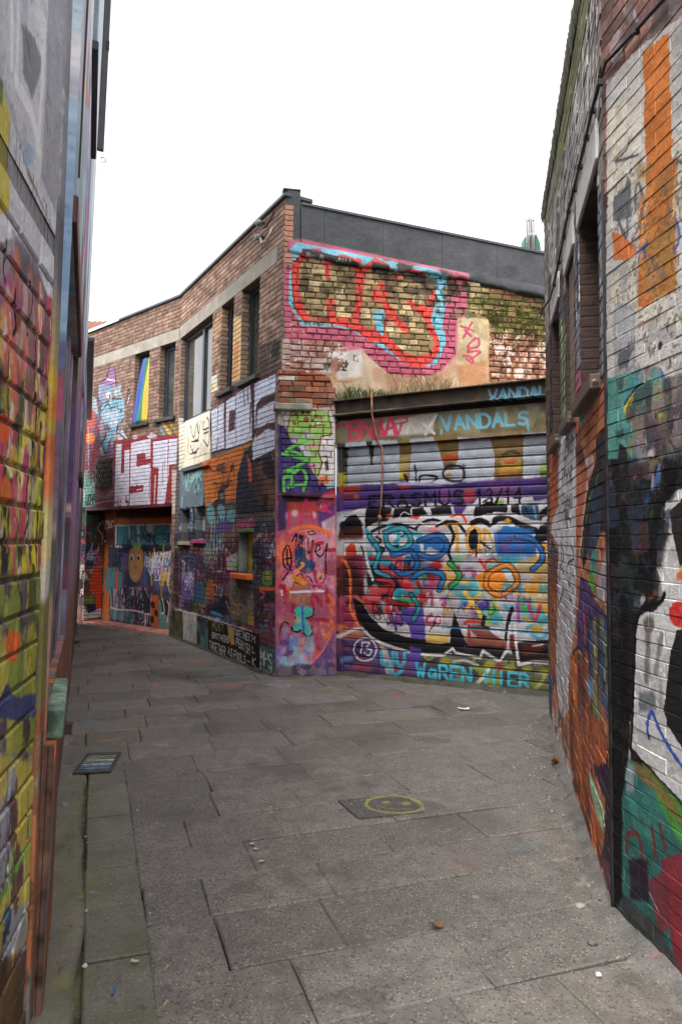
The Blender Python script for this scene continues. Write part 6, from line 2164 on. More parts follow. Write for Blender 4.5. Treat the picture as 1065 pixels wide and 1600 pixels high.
def fillet(pts, wid, mat, rng):
    """a rough trowelled mortar fillet along the foot of a wall"""
    mb = MB()
    pts = np.array(pts)
    n = 0
    ring = []
    w = wid
    h = 0.03
    for i in range(len(pts) - 1):
        L = np.linalg.norm(pts[i + 1] - pts[i])
        k = max(2, int(L / 0.03))
        d = (pts[i + 1] - pts[i]) / L
        nrm = np.array([-d[1], d[0]])
        for j in range(k + (1 if i == len(pts) - 2 else 0)):
            p = pts[i] + d * L * j / k
            w = w * 0.72 + 0.28 * wid * rng.uniform(0.2, 1.9)
            h = h * 0.7 + 0.3 * rng.uniform(0.008, 0.055)
            ring.append([(*(p - nrm * 0.03), h + 0.012), (*(p + nrm * 0.02), h), (*(p + nrm * w * 0.55), h * rng.uniform(0.3, 0.7)), (*(p + nrm * w), -0.012)])
    v = [q for r_ in ring for q in r_]
    f = [(i * 4 + k, i * 4 + k + 1, i * 4 + k + 5, i * 4 + k + 4) for i in range(len(ring) - 1) for k in range(3)]
    mb.add(v, f)
    o = mb.build('mortar_fillet', mat, None, smooth=True)  # with mSeamShade the dark colour stands in for contact shade
    o['kind'] = 'structure'
    return o


fillet([D1 + Edir * 2.2, D1, D0], 0.085, mFil, srng)
fillet([P1 + np.array([0.05, 0.02]), K, Mb], 0.055, mSeamShade, srng)  # this fillet and the next have contact shade put into their colour
fillet([C0 + (C1 - C0) * 1.3, C0], 0.07, mSeamShade, srng)

# ------------------------------------------------------------------ brick building
bb = thing('brick_building', 'two storey brown brick building with flat roof, concrete window band and painted lower walls', 'building', (*Mb, 0))
mb = MB()
body_with_holes(mb, 0.0, lA, 0, VT - 0.05, HA, 0.007, 0.45)
mb.build('wall', mAm, bb, FA.M)
mb = MB()
body_with_holes(mb, 0.0, lB + 0.02, 0, VT - 0.05, HB, 0.007, 0.55)
mb.build('wall', mBm, bb, FB.M)
lay_bricks(FA, layA, bb, mA, 230, RNG, (0.206, 0.056))
lay_bricks(FB, layB, bb, mB, 60, RNG, (0.206, 0.056))
# quoin bricks on the return towards the garage, seen end on
FQ = Frame(FA.pt(lA, 0)[:2], FA.pt(lA, 0)[:2] + np.array([0.978, 0.208]), 0.0)
FQ.V = FA.V
FQ.Y = np.cross(FQ.V, FQ.U)
FQ.M = Matrix(((FQ.U[0], FQ.Y[0], FQ.V[0], FQ.P[0]), (FQ.U[1], FQ.Y[1], FQ.V[1], FQ.P[1]), (FQ.U[2], FQ.Y[2], FQ.V[2], FQ.P[2]), (0, 0, 0, 1)))
mQ = plain('quoin_brick', (0.36, 0.17, 0.10), 0.75, var=0.25, scale=18, bump=0.4)
qb = layout(-0.004, 0.105, 3.35, VT - 0.1, 0.065, 0.3, 0.009)
q1, q2 = [b for b in qb if b[1] > 4.85], [b for b in qb if b[1] <= 4.85]
for bset, mt_ in ((q1, mQ), (q2, mG)):
    for (u, v, w, h) in bset:
        vv, ff = brick_geo(w, h, 0.3, 0.004, 0.001, RNG)
        o = link('quoin_brick', mesh_of('quoin_brick', vv, ff), mt_, bb, FQ.M @ Matrix.Translation((u, -0.004, v)))
# concrete band over the windows
for fr, (a, b_, c, d), nm in ((FA, bandA, 'a'), (FB, bandB, 'b')):
    MB().box(a, b_, -0.006, 0.3, c + 0.002, d - 0.006, 0.004).build('lintel_band', mConc, bb, fr.M)


def jamb_bricks(fr, u, v0, v1, side, depth, mat, root, course=0.065, thick=0.09):
    """the bricks of a window reveal; side=+1 faces to the right, -1 to the left"""
    mb = MB()
    M4 = fr.M @ Matrix(((0, -side, 0, u), (1 if side > 0 else -1, 0, 0, 0.0 if side > 0 else depth), (0, 0, 1, 0), (0, 0, 0, 1)))
    if side < 0:
        M4 = fr.M @ Matrix(((0, 1, 0, u), (-1, 0, 0, depth), (0, 0, 1, 0), (0, 0, 0, 1)))
    for (a, v, w, h) in layout(0.0, depth, v0, v1, course, 0.215, 0.009):
        vv, ff = brick_geo(w, h, 0.02, 0.004, 0.001, RNG)
        mb.add([(x + a, y - 0.006, z + v) for x, y, z in vv], ff)
    MB().box(0.0, depth, 0.003, 0.004, v0, v1).build('reveal_joint', mJoint, root, M4 @ Matrix.Translation((0, -0.006, 0)))
    o = mb.build('reveal_brick', mat, root, M4)
    o['kind'] = 'stuff'
    return o


def window(fr, o4, root, recess, mullions=(), fw=0.06, sill=None, soffit=True, low=0.0):
    u0, u1, v0, v1 = o4
    mb = MB()
    y0, y1 = recess, recess + 0.06
    mb.box(u0, u0 + fw, y0, y1, v0, v1, 0.004)
    mb.box(u1 - fw, u1, y0, y1, v0, v1, 0.004)
    mb.box(u0 + fw, u1 - fw, y0 + .001, y1, v1 - fw, v1, 0.004)
    mb.box(u0 + fw, u1 - fw, y0 + .001, y1, v0, v0 + fw * 1.3, 0.004)
    for m in mullions:
        mb.box(u0 + m - fw * 0.7, u0 + m + fw * 0.7, y0 - .004, y1, v0 + fw, v1 - fw, 0.004)
    w = mb.build('window', mFrame, root, fr.M)
    cuts = [u0 + fw, *[u0 + m for m in mullions], u1 - fw]
    for a, b in zip(cuts[:-1], cuts[1:]):
        p = MB().box(a, b, y0 + 0.03, y0 + 0.036, v0 + fw, v1 - fw)
        p.build('pane', mGlass, w, fr.M)
    MB().box(u0 - .02, u1 + .02, y0 + 0.30, y0 + 0.32, v0 - .02, v1 + .02).build('room_dark', mDarkIn, w, fr.M)
    if sill:
        MB().box(u0 - sill, u1 + sill, -0.055, recess + 0.01, v0 - 0.065, v0 - 0.003, 0.006).build('sill', mSill, root, fr.M)
    return w


window(FA, W1, bb, 0.13, (), 0.06, 0.05)
window(FA, W2, bb, 0.12, (), 0.06, 0.05)
w3w = W3[1] - W3[0]
window(FA, W3, bb, 0.09, (w3w * 0.58,), 0.06)
window(FB, W4, bb, 0.12, (), 0.07, 0.06)
window(FB, W5, bb, 0.16, (), 0.07, 0.06)
for fr, o4, mt_ in ((FA, W1, mA), (FA, W2, mA), (FA, W3, mB), (FB, W4, mB), (FB, W5, mB)):
    jamb_bricks(fr, o4[0], o4[2], o4[3], +1, 0.09 if o4 is W3 else 0.12, mt_, bb)
# board panel under the wide window
a, b_ = ub(FA, 290, 690), ub(FA, 329, 690)
c, d = vb(FA, 300, 733), W3[2] - 0.005
pn = MB()
for k in range(3):
    x0 = a + (b_ - a) * (0.0, 0.36, 0.68)[k]
    x1 = a + (b_ - a) * (0.35, 0.67, 1.0)[k]
    pn.box(x0, x1, -0.012, 0.002, c + 0.05, d, 0.004)
pn.box(a - 0.05, b_ + 0.02, -0.05, 0.002, c - 0.02, c + 0.045, 0.006)
pn.build('board_panel', mA, bb, FA.M)
# grey render panel with lettering
g0, g1 = ub(FA, 282, 760), ub(FA, 319, 760)
gp = MB().box(g0, g1, -0.008, 0.002, vb(FA, 300, 793), c - 0.03, 0.006)
gp.build('render_panel', mA, bb, FA.M)
# two dark slots with sills
for o4, ms in ((DW1, mTanS), (DW2, mPinkS)):
    MB().box(o4[0], o4[1], 0.12, 0.14, o4[2], o4[3]).build('shutter_board', mA, bb, FA.M)
    MB().box(o4[0] - 0.06, o4[1] + 0.05, -0.04, 0.12, o4[2] - 0.06, o4[2] - 0.002, 0.006).build('sill', ms, bb, FA.M)
# small low window with the orange sill and green head
MB().box(SW[0], SW[1], 0.12, 0.14, SW[2], SW[3]).build('window_board', plain('ochre_board', (0.36, 0.27, 0.03), 0.55, var=0.5, scale=5), bb, FA.M)
MB().box(SW[0] - 0.10, SW[1] + 0.04, -0.09, 0.2, SW[2] - 0.075, SW[2] - 0.004, 0.008).build('sill', mOrS, bb, FA.M)
MB().box(SW[0] - 0.06, SW[1] + 0.02, -0.012, 0.2, SW[3] + 0.002, SW[3] + 0.045, 0.004).build('window_head', mGreenS, bb, FA.M)
MB().box(SW[0] - 0.012, SW[0] + 0.014, -0.004, 0.118, SW[2], SW[3], 0.003).build('jamb', plain('faded_teal', (0.14, 0.17, 0.15), 0.6, var=0.6, scale=4), bb, FA.M)
# plinth render at the foot of the facade
pl = MB().box(ub(FA, 270, 960), ub(FA, 405, 1010), -0.018, 0.004, 0.0, vb(FA, 360, 973), 0.006)
pl.build('plinth', mA, bb, FA.M)
# copings
MB().box(-0.05, lA + 0.03, -0.035, 0.35, VT - 0.05, VT, 0.008).build('coping', mCop, bb, FA.M)
MB().box(0.0, lB + 0.02, -0.035, 0.35, VT - 0.052, VT - 0.004, 0.008).build('coping', mCop, bb, FB.M)
MB().box(0.0, lB * 0.62, -0.042, -0.0365, VT - 0.05, VT + 0.004).build('coping_trim', mCopW, bb, FB.M)
# doorway: reveal, soffit, door leaf
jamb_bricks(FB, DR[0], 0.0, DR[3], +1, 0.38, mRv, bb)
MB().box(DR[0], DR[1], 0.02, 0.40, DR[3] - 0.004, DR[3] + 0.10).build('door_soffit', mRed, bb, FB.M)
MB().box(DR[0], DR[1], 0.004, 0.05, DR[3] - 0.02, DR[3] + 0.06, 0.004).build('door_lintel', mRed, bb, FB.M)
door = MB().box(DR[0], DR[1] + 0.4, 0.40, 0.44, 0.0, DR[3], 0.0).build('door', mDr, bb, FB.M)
mb = MB()
for k in range(1, 6):
    x = DR[0] + (DR[1] - DR[0]) * k / 6
    mb.box(x - 0.008, x + 0.008, 0.392, 0.399, 0.01, DR[3] - 0.02)
mb.build('door_batten', mDr, door, FB.M)
st_ = MB().box(DR[0], DR[1], 0.0, 0.40, -0.03, 0.02, 0.006).build('door_step', plain('painted_step', (0.42, 0.17, 0.13), 0.6, var=0.45, scale=5), bb, FB.M)
# bronze air grille in the side facade
gu0, gu1, gv0, gv1 = ub(FB, 151, 740), ub(FB, 176, 740), vb(FB, 163, 762), vb(FB, 163, 717)
mb = MB().box(gu0, gu1, -0.004, 0.012, gv0, gv1, 0.003)
gr_ = mb.build('air_grille', mGrille, bb, FB.M)
mb = MB()
nx_, nz_ = 5, 6
for i in range(nx_):
    for j in range(nz_):
        cx, cz = gu0 + (gu1 - gu0) * (i + .5) / nx_, gv0 + (gv1 - gv0) * (j + .5) / nz_
        r1, r2 = (gu1 - gu0) / nx_ * 0.42, (gv1 - gv0) / nz_ * 0.42
        if (i + j) % 2:
            mb.box(cx - r1, cx + r1, -0.03, -0.006, cz - 0.012, cz + 0.012)
            mb.box(cx - 0.012, cx + 0.012, -0.026, -0.006, cz - r2, cz + r2)
        else:
            mb.box(cx - r1, cx - r1 * .5, -0.028, -0.006, cz - r2, cz + r2)
            mb.box(cx + r1 * .5, cx + r1, -0.028, -0.006, cz - r2, cz + r2)
mb.build('grille_tracery', mGrille, gr_, FB.M)
# two ceramic insulators with wire hooks near the corner
for (x, y, mt_) in ((413, 349, mCable), (412, 371, mPale)):
    u, v = FA.uv(x, y)
    ins = MB().tube([(u, 0.0, v), (u, -0.05, v), (u, -0.06, v - 0.01), (u, -0.11, v - 0.02)], [0.022, 0.03, 0.045, 0.035], 10).build('insulator', mInsul, bb, FA.M, smooth=True)
    MB().tube([(u + 0.02, -0.06, v - 0.02), (u + 0.10, -0.07, v - 0.12), (u + 0.2, -0.06, v - 0.13), (u + 0.27, -0.03, v - 0.05), (u + 0.28, 0.0, v + 0.03)], 0.011, 6).build('hook', mt_, ins, FA.M, smooth=True)
# tall roofing felt end at the corner
capu = 0.26
MB().box(0.095, capu, -0.012, 0.10, 4.98, 5.80, 0.006).build('felt_upstand', mMemb, bb, FG.M)
MB().box(0.05, capu + 0.006, -0.02, 0.10, 5.8005, 5.818, 0.004).build('coping', mCop, bb, FG.M)

# rainbow flag hanging out of the window
fu0, fu1, fv0, fv1 = W5[0] + 0.06, W5[1] - 0.01, W5[2] - 0.02, W5[3] - 0.10
nxf, nyf = 28, 22
vs, fs, uvs = [], [], []
for j in range(nyf + 1):
    t_ = j / nyf
    wob = 1 - t_
    for i in range(nxf + 1):
        s_ = i / nxf
        u = (fu0 + 0.10 * t_) + (fu1 - fu0 - 0.12 * t_) * s_ - 0.06 * (1 - t_) * (1 - s_)
        y = 0.06 - 0.10 * (1 - t_) + 0.022 * math.sin(s_ * 21 + 2.0 * t_) * (0.4 + wob) + 0.012 * math.sin(s_ * 9 - 5 * t_)
        vs.append((u, y, fv0 + (fv1 - fv0) * t_ + 0.03 * s_ * (1 - t_)))
        uvs.append((s_, t_))
for j in range(nyf):
    for i in range(nxf):
        a = j * (nxf + 1) + i
        fs.append((a, a + 1, a + nxf + 2, a + nxf + 1))
fm = mesh_of('rainbow_flag', vs, fs, True)
ul = fm.uv_layers.new(name='UVMap')
for lp in fm.loops:
    ul.data[lp.index].uv = uvs[lp.vertex_index]
fl = link('rainbow_flag', fm, flag_mat(FB, fu0, fu1), None, FB.M)
sm = fl.modifiers.new('thickness', 'SOLIDIFY')
sm.thickness = 0.003
tag(fl, 'rainbow striped cloth flag hanging in a narrow upper window', 'flag')

# ------------------------------------------------------------------ gable with roofing felt
gb = thing('gable_wall', 'weathered ochre brick gable topped by black roofing felt, with large red outlined letters', 'wall', (float(FG.P[0]), float(FG.P[1]), 0))
mb = MB()
mb.prism([(0.1, 2.9), (3.85, 2.9), (3.85, 4.9), (0.1, 5.5)], 0.022, 0.3)
mb.build('wall', mGm, gb, FG.M)
lay_bricks(FG, layG, gb, mG, 297, RNG, (0.14, 0.060), ch=0.008, jit=0.004, proud=0.009, rot=0.035, nx=2, nz=2)


def plaster(px_pts, off, zoom, mat, seed, thick=0.02):
    r = random.Random(seed)
    ph = np.array([(zoom[0] + x / zoom[2], zoom[1] + y / zoom[2]) for x, y in px_pts])
    uv = catmull(FG.uv(ph[:, 0], ph[:, 1]), True, 4)
    poly = [(u + r.uniform(-.008, .008), v + r.uniform(-.008, .008)) for u, v in uv]
    n = len(poly)
    c = np.mean(poly, 0)
    v = [(x, -off, z) for x, z in poly] + [(x, 0.02, z) for x, z in poly]
    inner = [(c[0] + (x - c[0]) * .93, -off - 0.006, c[1] + (z - c[1]) * .93) for x, z in poly]
    v += inner
    f = [tuple(range(2 * n, 3 * n))] + [(i, (i + 1) % n, (i + 1) % n + 2 * n, i + 2 * n) for i in range(n)] + [(i + n, (i + 1) % n + n, (i + 1) % n, i) for i in range(n)]
    MB().add(v, f).build('plaster_patch', mat, gb, FG.M)


Z4 = (420, 280, 2.367)
plaster([(225, 700), (300, 650), (345, 640), (430, 714), (530, 738), (635, 714), (694, 650), (708, 720), (708, 820), (225, 850)], 0.012, Z4, mG, 1)
plaster([(240, 635), (340, 625), (350, 690), (330, 745), (235, 740)], 0.016, Z4, mG, 2)
plaster([(698, 515), (810, 518), (812, 640), (806, 800), (700, 800), (690, 690)], 0.006, Z4, mG, 3)
plaster([(596, 590), (616, 590), (612, 640), (590, 630)], 0.014, Z4, mG, 4)
# roofing felt: upper sheets and the folded skirt below
tl, tr = FG.uv(465, 321), FG.uv(853, 400)
slope = (tr[1] - tl[1]) / (tr[0] - tl[0])
top = lambda u: float(tl[1] + slope * (u - tl[0]))
bl, br = FG.uv(470, 383), FG.uv(853, 452)
botf = lambda u: float(bl[1] + (br[1] - bl[1]) / (br[0] - bl[0]) * (u - bl[0]))
xs = [capu + 0.004, 0.55, 1.28, 2.05, 2.78, 3.85]
for a, b_ in zip(xs[:-1], xs[1:]):
    mb = MB()
    mb.prism([(a, botf(a)), (b_ - 0.004, botf(b_)), (b_ - 0.004, top(b_)), (a, top(a))], -0.03 - RNG.uniform(0, 0.004), 0.06)
    mb.build('felt_sheet', mMemb, gb, FG.M)
mb = MB()
n_ = 60
ring = []
for i in range(n_ + 1):
    u = 0.105 + (3.83 - 0.105) * i / n_
    t0_, drop = botf(u) + 0.02, 0.13 + 0.035 * math.sin(u * 2.1) + 0.012 * RNG.uniform(-1, 1)
    w1_ = 0.018 * math.sin(u * 5.3) + 0.012 * math.sin(u * 13)
    ring.append([(u, -0.036, t0_), (u, -0.046 + w1_ * 0.5, t0_ - drop * 0.35), (u, -0.052 + w1_, t0_ - drop * 0.75), (u, -0.040 + w1_, t0_ - drop), (u, 0.01, t0_ - drop + 0.01)])
mb.add([q for r_ in ring for q in r_], [(i * 5 + k, i * 5 + 5 + k, i * 5 + 6 + k, i * 5 + 1 + k) for i in range(n_) for k in range(4)])
mb.build('felt_skirt', mMemb, gb, FG.M, smooth=True)
mb = MB()
mb.prism([(capu + 0.012, top(capu)), (3.85, top(3.85)), (3.85, top(3.85) + 0.028), (capu + 0.012, top(capu) + 0.028)], -0.05, 0.12)
mb.build('coping', mCop, gb, FG.M)
# moss in the joints at the right
rm = random.Random(3)
mb = MB()
mcs = [(rm.uniform(755, 862), 492 + rm.gauss(0, 16)) for _ in range(60)]
for _ in range(1500):
    cx_, cy_ = rm.choice(mcs)
    x, y = rm.gauss(cx_, 9), rm.gauss(cy_ + (cx_ - 800) * 0.12, 3.5)
    u, v = FG.uv(x, y)
    if v > GTOP(u) - 0.02:
        continue
    s_ = rm.uniform(0.005, 0.015)
    vv, ff = [], []
    for k in range(6):
        a = k * math.pi / 3
        vv.append((u + math.cos(a) * s_ * rm.uniform(.7, 1.5), 0.004, v + math.sin(a) * s_ * rm.uniform(.4, .9)))
    vv.append((u, -0.012 - s_ * 0.5, v))
    mb.add(vv, [(k, (k + 1) % 6, 6) for k in range(6)])
mb.build('moss', mMoss, gb, FG.M, kind='stuff')

# ------------------------------------------------------------------ garage
ga = thing('garage', 'garage with graffiti covered roller shutter under a rusty steel beam beside a painted pier', 'garage', (*C0, 0))
# pier: lower render, bulging upper facing with brick courses, cement sill
lp = FP.len
mb = MB().box(0.0, lp - 0.005, 0.012, 0.4, 0.0, 3.42)
mb.build('pier', mP, ga, FP.M)
v, f = [], []
n_u, n_v = 10, 26
for j in range(n_v + 1):
    for i in range(n_u + 1):
        u, w = lp * i / n_u, 2.13 * j / n_v
        v.append((u, 0.004 - 0.010 * math.sin(j * 0.9 + i * 0.5) * 0.5 - (0.03 if j == 0 else 0.012 if j == 1 else 0) + RNG.uniform(-.002, .002), w))
f = [(j * (n_u + 1) + i, j * (n_u + 1) + i + 1, (j + 1) * (n_u + 1) + i + 1, (j + 1) * (n_u + 1) + i) for j in range(n_v) for i in range(n_u)]
MB().add(v, f).build('lower_render', mP, ga, FP.M, smooth=True)
lay_bricks(FP, layP, ga, mP, 160, RNG, (0.18, 0.060), dep=0.05, ch=0.005, jit=0.003, proud=0.003, rot=0.01)
for o in [q for q in ga.children if q.name.startswith('brick')]:
    o.matrix_basis = o.matrix_basis @ Matrix.Translation((0, -0.028, 0))
MB().prism([(0.02, 2.12), (lp - 0.02, 2.09), (lp - 0.02, 2.17), (0.02, 2.17)], -0.034, 0.02).build('facing_edge', mP, ga, FP.M)
MB().box(-0.03, 0.42, -0.09, 0.1, 3.12, 3.20, 0.012).build('cement_sill', mCement, ga, FP.M)
# slats of the shutter
hS = ub(FC, 527), 3.0
VS = 2.66
pitch = 0.1025
prof = [(0.012, 0.0), (-0.002, 0.002), (-0.009, 0.006), (-0.009, 0.010), (0.002, 0.015), (-0.004, 0.020), (-0.007, 0.034), (-0.008, 0.055), (-0.006, 0.076), (-0.002, 0.085), (0.012, 0.090), (0.014, 0.1025)]
shut = MB().box(0.0, 3.0, 0.055, 0.06, 0.0, VS + 0.15).build('roller_shutter', mDarkIn, ga, FC.M)
ns = int(VS / pitch) + 1
m_sl = None
for k in range(ns):
    if m_sl is None:
        m_ = MB()
        us = np.linspace(0.02, 3.0, 9)
        m_.add([(u, y + 0.03, z) for u in us for (y, z) in prof], [(i * len(prof) + q, (i + 1) * len(prof) + q, (i + 1) * len(prof) + q + 1, i * len(prof) + q + 1) for i in range(8) for q in range(len(prof) - 1)])
        m_sl = mesh_of('slat', m_.v, m_.f, False)
        m_sl.materials.append(mC)
    link('slat', m_sl, None, shut, FC.M @ Matrix.Translation((0, RNG.uniform(-.0015, .0015), k * pitch + 0.03)))
MB().box(0.02, 3.0, 0.012, 0.055, 0.0, 0.034, 0.005).build('bottom_bar', mC, shut, FC.M)
MB().box(-0.01, 0.075, -0.02, 0.05, 0.0, VS + 0.06, 0.005).build('guide_rail', mC, ga, FC.M)
vb0, vb1 = 2.70, 3.02
MB().box(-0.02, 3.0, -0.035, 0.02, vb0, vb1, 0.004).build('fascia_board', mC, ga, FC.M)
MB().box(-0.02, 3.0, -0.012, 0.2, vb1 + 0.004, vb1 + 0.05).build('fascia_gap', mDarkIn, ga, FC.M)
mb = MB()                                      # I-section beam
x0, x1, z0, z1 = -0.10, 3.0, 3.075, 3.255
mb.box(x0, x1, -0.14, 0.10, z0, z0 + 0.014, 0.003)
mb.box(x0, x1, -0.14, 0.10, z1 - 0.014, z1, 0.003)
mb.box(x0, x1, -0.07, -0.05, z0 + 0.0145, z1 - 0.0145)


def beam_mat():
    t = NT('beam_paint')
    c, al = t.plane_image(cC, bpy.data.images['shutter paint'])
    n1, n2 = t.noise(6, 5, 0.6), t.noise(40, 4)
    b = t.mix(t.ramp(n1, 0.35, 0.65), (0.022, 0.018, 0.014), (0.075, 0.052, 0.030))
    b = t.mix(t.ramp(n2, 0.5, 0.7, 0, 0.6), b, (0.12, 0.06, 0.028))
    b = t.mix(al, b, c)
    t.set(t.b.inputs['Base Color'], b)
    t.b.inputs['Roughness'].default_value = 0.7
    t.bump(n2, 0.4, 0.008)
    return t.m


mb.build('steel_beam', beam_mat(), ga, FC.M)
# sloping garage roof behind the beam
q = [FC.pt(0.0, 3.25, 0.02), FC.pt(3.3, 3.25, 0.02), FG.pt(3.85, 3.24), FG.pt(0.66, 3.24)]
qb_ = [p - np.array([0, 0, 0.06]) for p in q]
MB().add([tuple(p) for p in q + qb_], [(0, 1, 2, 3), (7, 6, 5, 4), (0, 4, 5, 1), (1, 5, 6, 2), (2, 6, 7, 3), (3, 7, 4, 0)]).build('roof', mCement, ga)
# loose white and red bricks on the corner over the pier
mLB = plain('broken_red_brick', (0.24, 0.10, 0.065), 0.85, var=0.4, scale=20, bump=0.5)
rb = random.Random(8)
FP2 = Frame(K + np.array([0, 0.0]), P1 + np.array([0, 0.0]))
for (u, vv_, w, h) in layout(0.02, 0.66, 3.21, 3.62, 0.068, 0.19, 0.012, rng=rb, lenvar=0.25):
    if vv_ > 3.42 and u > 0.45:
        continue
    g, f = brick_geo(w, h, 0.2, 0.009, 0.005, rb)
    link('brick', mesh_of('brick', g, f), mG if rb.random() < 0.55 else mLB, ga, FP.M @ Matrix.Translation((u, -0.02 + rb.uniform(-.012, .012), vv_)))
# rope hanging in front of the shutter
pr = [FC.uv(x, y) for x, y in ((590, 612), (590, 650), (592, 690), (599, 700), (599, 740), (597, 790), (594, 805), (593, 818), (594, 836))]
ys_ = [-0.16, -0.15, -0.05, -0.04, -0.03, -0.03, -0.03, -0.03, -0.03]
rope = MB().tube([(p[0], y, p[1]) for p, y in zip(pr[:7], ys_)], 0.011, 7)
ro = thing('hanging_rope', 'rust coloured rope hanging from the steel beam in front of the shutter', 'rope', tuple(FC.pt(pr[0][0], pr[0][1], -0.16)))
rope.build('rope', mRust2, ro, FC.M, smooth=True)
MB().tube([(pr[6][0], -0.03, pr[6][1]), (pr[6][0] + .012, -0.035, pr[6][1] - .03), (pr[6][0] - .005, -0.03, pr[6][1] - .07)], [0.016, 0.026, 0.016], 8).build('knot', mRust2, ro, FC.M, smooth=True)
MB().tube([(pr[6][0], -0.03, pr[6][1] - .06), (pr[7][0], -0.03, pr[7][1]), (pr[8][0], -0.03, pr[8][1])], 0.007, 6).build('chain_end', mCable, ro, FC.M, smooth=True)

# weeds along the ledge
def blades(name, spots, mat, n, hlo, hhi, rng, spread, curve=0.5, wide=0.004):
    mb = MB()
    for _ in range(n):
        c = rng.choice(spots)
        p = Vector(c[:3]) + Vector((rng.gauss(0, spread), rng.gauss(0, 0.05), 0))
        h = rng.uniform(hlo, hhi) * c[3]
        a = rng.uniform(0, 2 * math.pi)
        d = Vector((math.cos(a), math.sin(a) * 0.7, 0)) * h * curve * rng.uniform(0.2, 1.2)
        s = Vector((math.cos(a + 1.5), math.sin(a + 1.5), 0)) * wide
        p1, p2 = p + d * 0.35 + Vector((0, 0, h * 0.6)), p + d + Vector((0, 0, h))
        mb.add([p - s, p + s, p1 + s * .8, p1 - s * .8, p2], [(0, 1, 2, 3), (3, 2, 4)])
    return mb.build(name, mat, None, kind='stuff')


def ledge(px, off=0.12):
    q = FC.uv(px, 610)
    return FC.pt(q[0], 3.262, off)


rg = random.Random(12)
wd = blades('green_weeds', [(*ledge(x, 0.06), s_) for x, s_ in ((532, 1.1), (545, 1.3), (556, 1.0), (566, .7), (602, .5), (588, .6), (760, 0.3))], mGrassG, 520, 0.03, 0.20, rg, 0.07, 0.9, 0.006)
tag(wd, 'green weeds growing on the ledge at the left end of the beam', 'weeds')
dg = blades('dry_grass', [(*ledge(x, 0.1), s_) for x, s_ in ((620, .9), (640, 1.15), (655, 1.2), (668, 1.2), (682, 1.0), (695, .7), (605, .7), (575, 0.7))], mGrassD, 800, 0.03, 0.22, rg, 0.08, 1.1, 0.0035)
tag(dg, 'dry straw coloured grass growing on the ledge above the beam', 'grass')

# ------------------------------------------------------------------ right house
rh = thing('brick_house', 'painted brick house on the right with mossy roof edge and three recessed windows', 'house', (*D1, 0))
mb = MB()
body_with_holes(mb, 0.0, FD.len, 0, VD, HD, 0.0035, 0.6)
mb.build('wall', mDm, rh, FD.M)
lay_bricks(FD, layD, rh, mD, 296, RNG, (0.207, 0.052), ch=0.003, jit=0.0018, proud=0.003)
mRev = plain('bare_red_brick', (0.055, 0.028, 0.021), 0.8, var=0.4, scale=22, bump=0.4)
for k, h in enumerate(HD):
    jamb_bricks(FD, h[0], h[2], h[3], +1, 0.20, mRev, rh, 0.06)
    jamb_bricks(FD, h[1], h[2], h[3], -1, 0.20, mRev, rh, 0.06)
    MB().box(h[0] - 0.04, h[1] + 0.04, -0.012, 0.15, 3.362, 3.556, 0.006).build('lintel', mPale, rh, FD.M)
    w = MB()
    w.box(h[0], h[0] + .05, 0.20, 0.26, h[2], h[3], 0.004).box(h[1] - .05, h[1], 0.20, 0.26, h[2], h[3], 0.004)
    w.box(h[0] + .05, h[1] - .05, 0.201, 0.26, h[3] - .05, h[3], 0.004).box(h[0] + .05, h[1] - .05, 0.201, 0.26, h[2], h[2] + .06, 0.004)
    wo_ = w.build('window', mBrown, rh, FD.M)
    MB().box(h[0] + .05, h[1] - .05, 0.225, 0.23, h[2] + .06, h[3] - .05).build('pane', mGlass, wo_, FD.M)
    MB().box(h[0] - .02, h[1] + .02, 0.56, 0.58, h[2] - .02, h[3] + .02).build('room_dark', mDarkIn, wo_, FD.M)
    sl = MB().box(h[0] - 0.07, h[1] + 0.02, -0.05, 0.18, h[2] - 0.075, h[2] - 0.004, 0.006).build('sill', mBrown, rh, FD.M)
    MB().tube([(h[1] + 0.021, -0.025, h[2] - 0.04), (h[1] + 0.028, -0.025, h[2] - 0.05)], 0.014, 8).build('bolt', mSteel, sl, FD.M)
h = HD[1]
mb = MB()
for k in range(12):
    z = h[2] + 0.02 + (h[3] - h[2] - 0.03) * k / 12
    mb.box(h[0] + 0.01, h[1] - 0.01, 0.02, 0.035, z, z + (h[3] - h[2]) / 12 - 0.006, 0.002)
mb.build('blind', mBlind, rh, FD.M)
# mossy roof edge
mb = MB()
rr = random.Random(4)
n_ = 140
ring = []
for i in range(n_ + 1):
    u = FD.len * i / n_
    j = lambda a: rr.uniform(-a, a)
    ring.append([(u, -0.006, VD - 0.10 + j(.02)), (u, -0.022 + j(.004), VD - 0.05 + j(.006)), (u, -0.026 + j(.005), VD + 0.0 + j(.006)), (u, -0.012 + j(.005), VD + 0.03 + j(.006)), (u, 0.2, VD + 0.06), (u, 0.65, VD + 0.06)])
mb.add([q for r_ in ring for q in r_], [(i * 6 + k, i * 6 + 6 + k, i * 6 + 7 + k, i * 6 + 1 + k) for i in range(n_) for k in range(5)])
mMossW = plain('mossy_mortar', (0.13, 0.125, 0.075), 0.9, var=0.5, scale=9, bump=0.6)
mb.build('roof_edge', mMossW, rh, FD.M, smooth=True)
MB().box(0.0, FD.len, 0.66, 2.6, 0, VD).build('house_body', mDm, rh, FD.M)

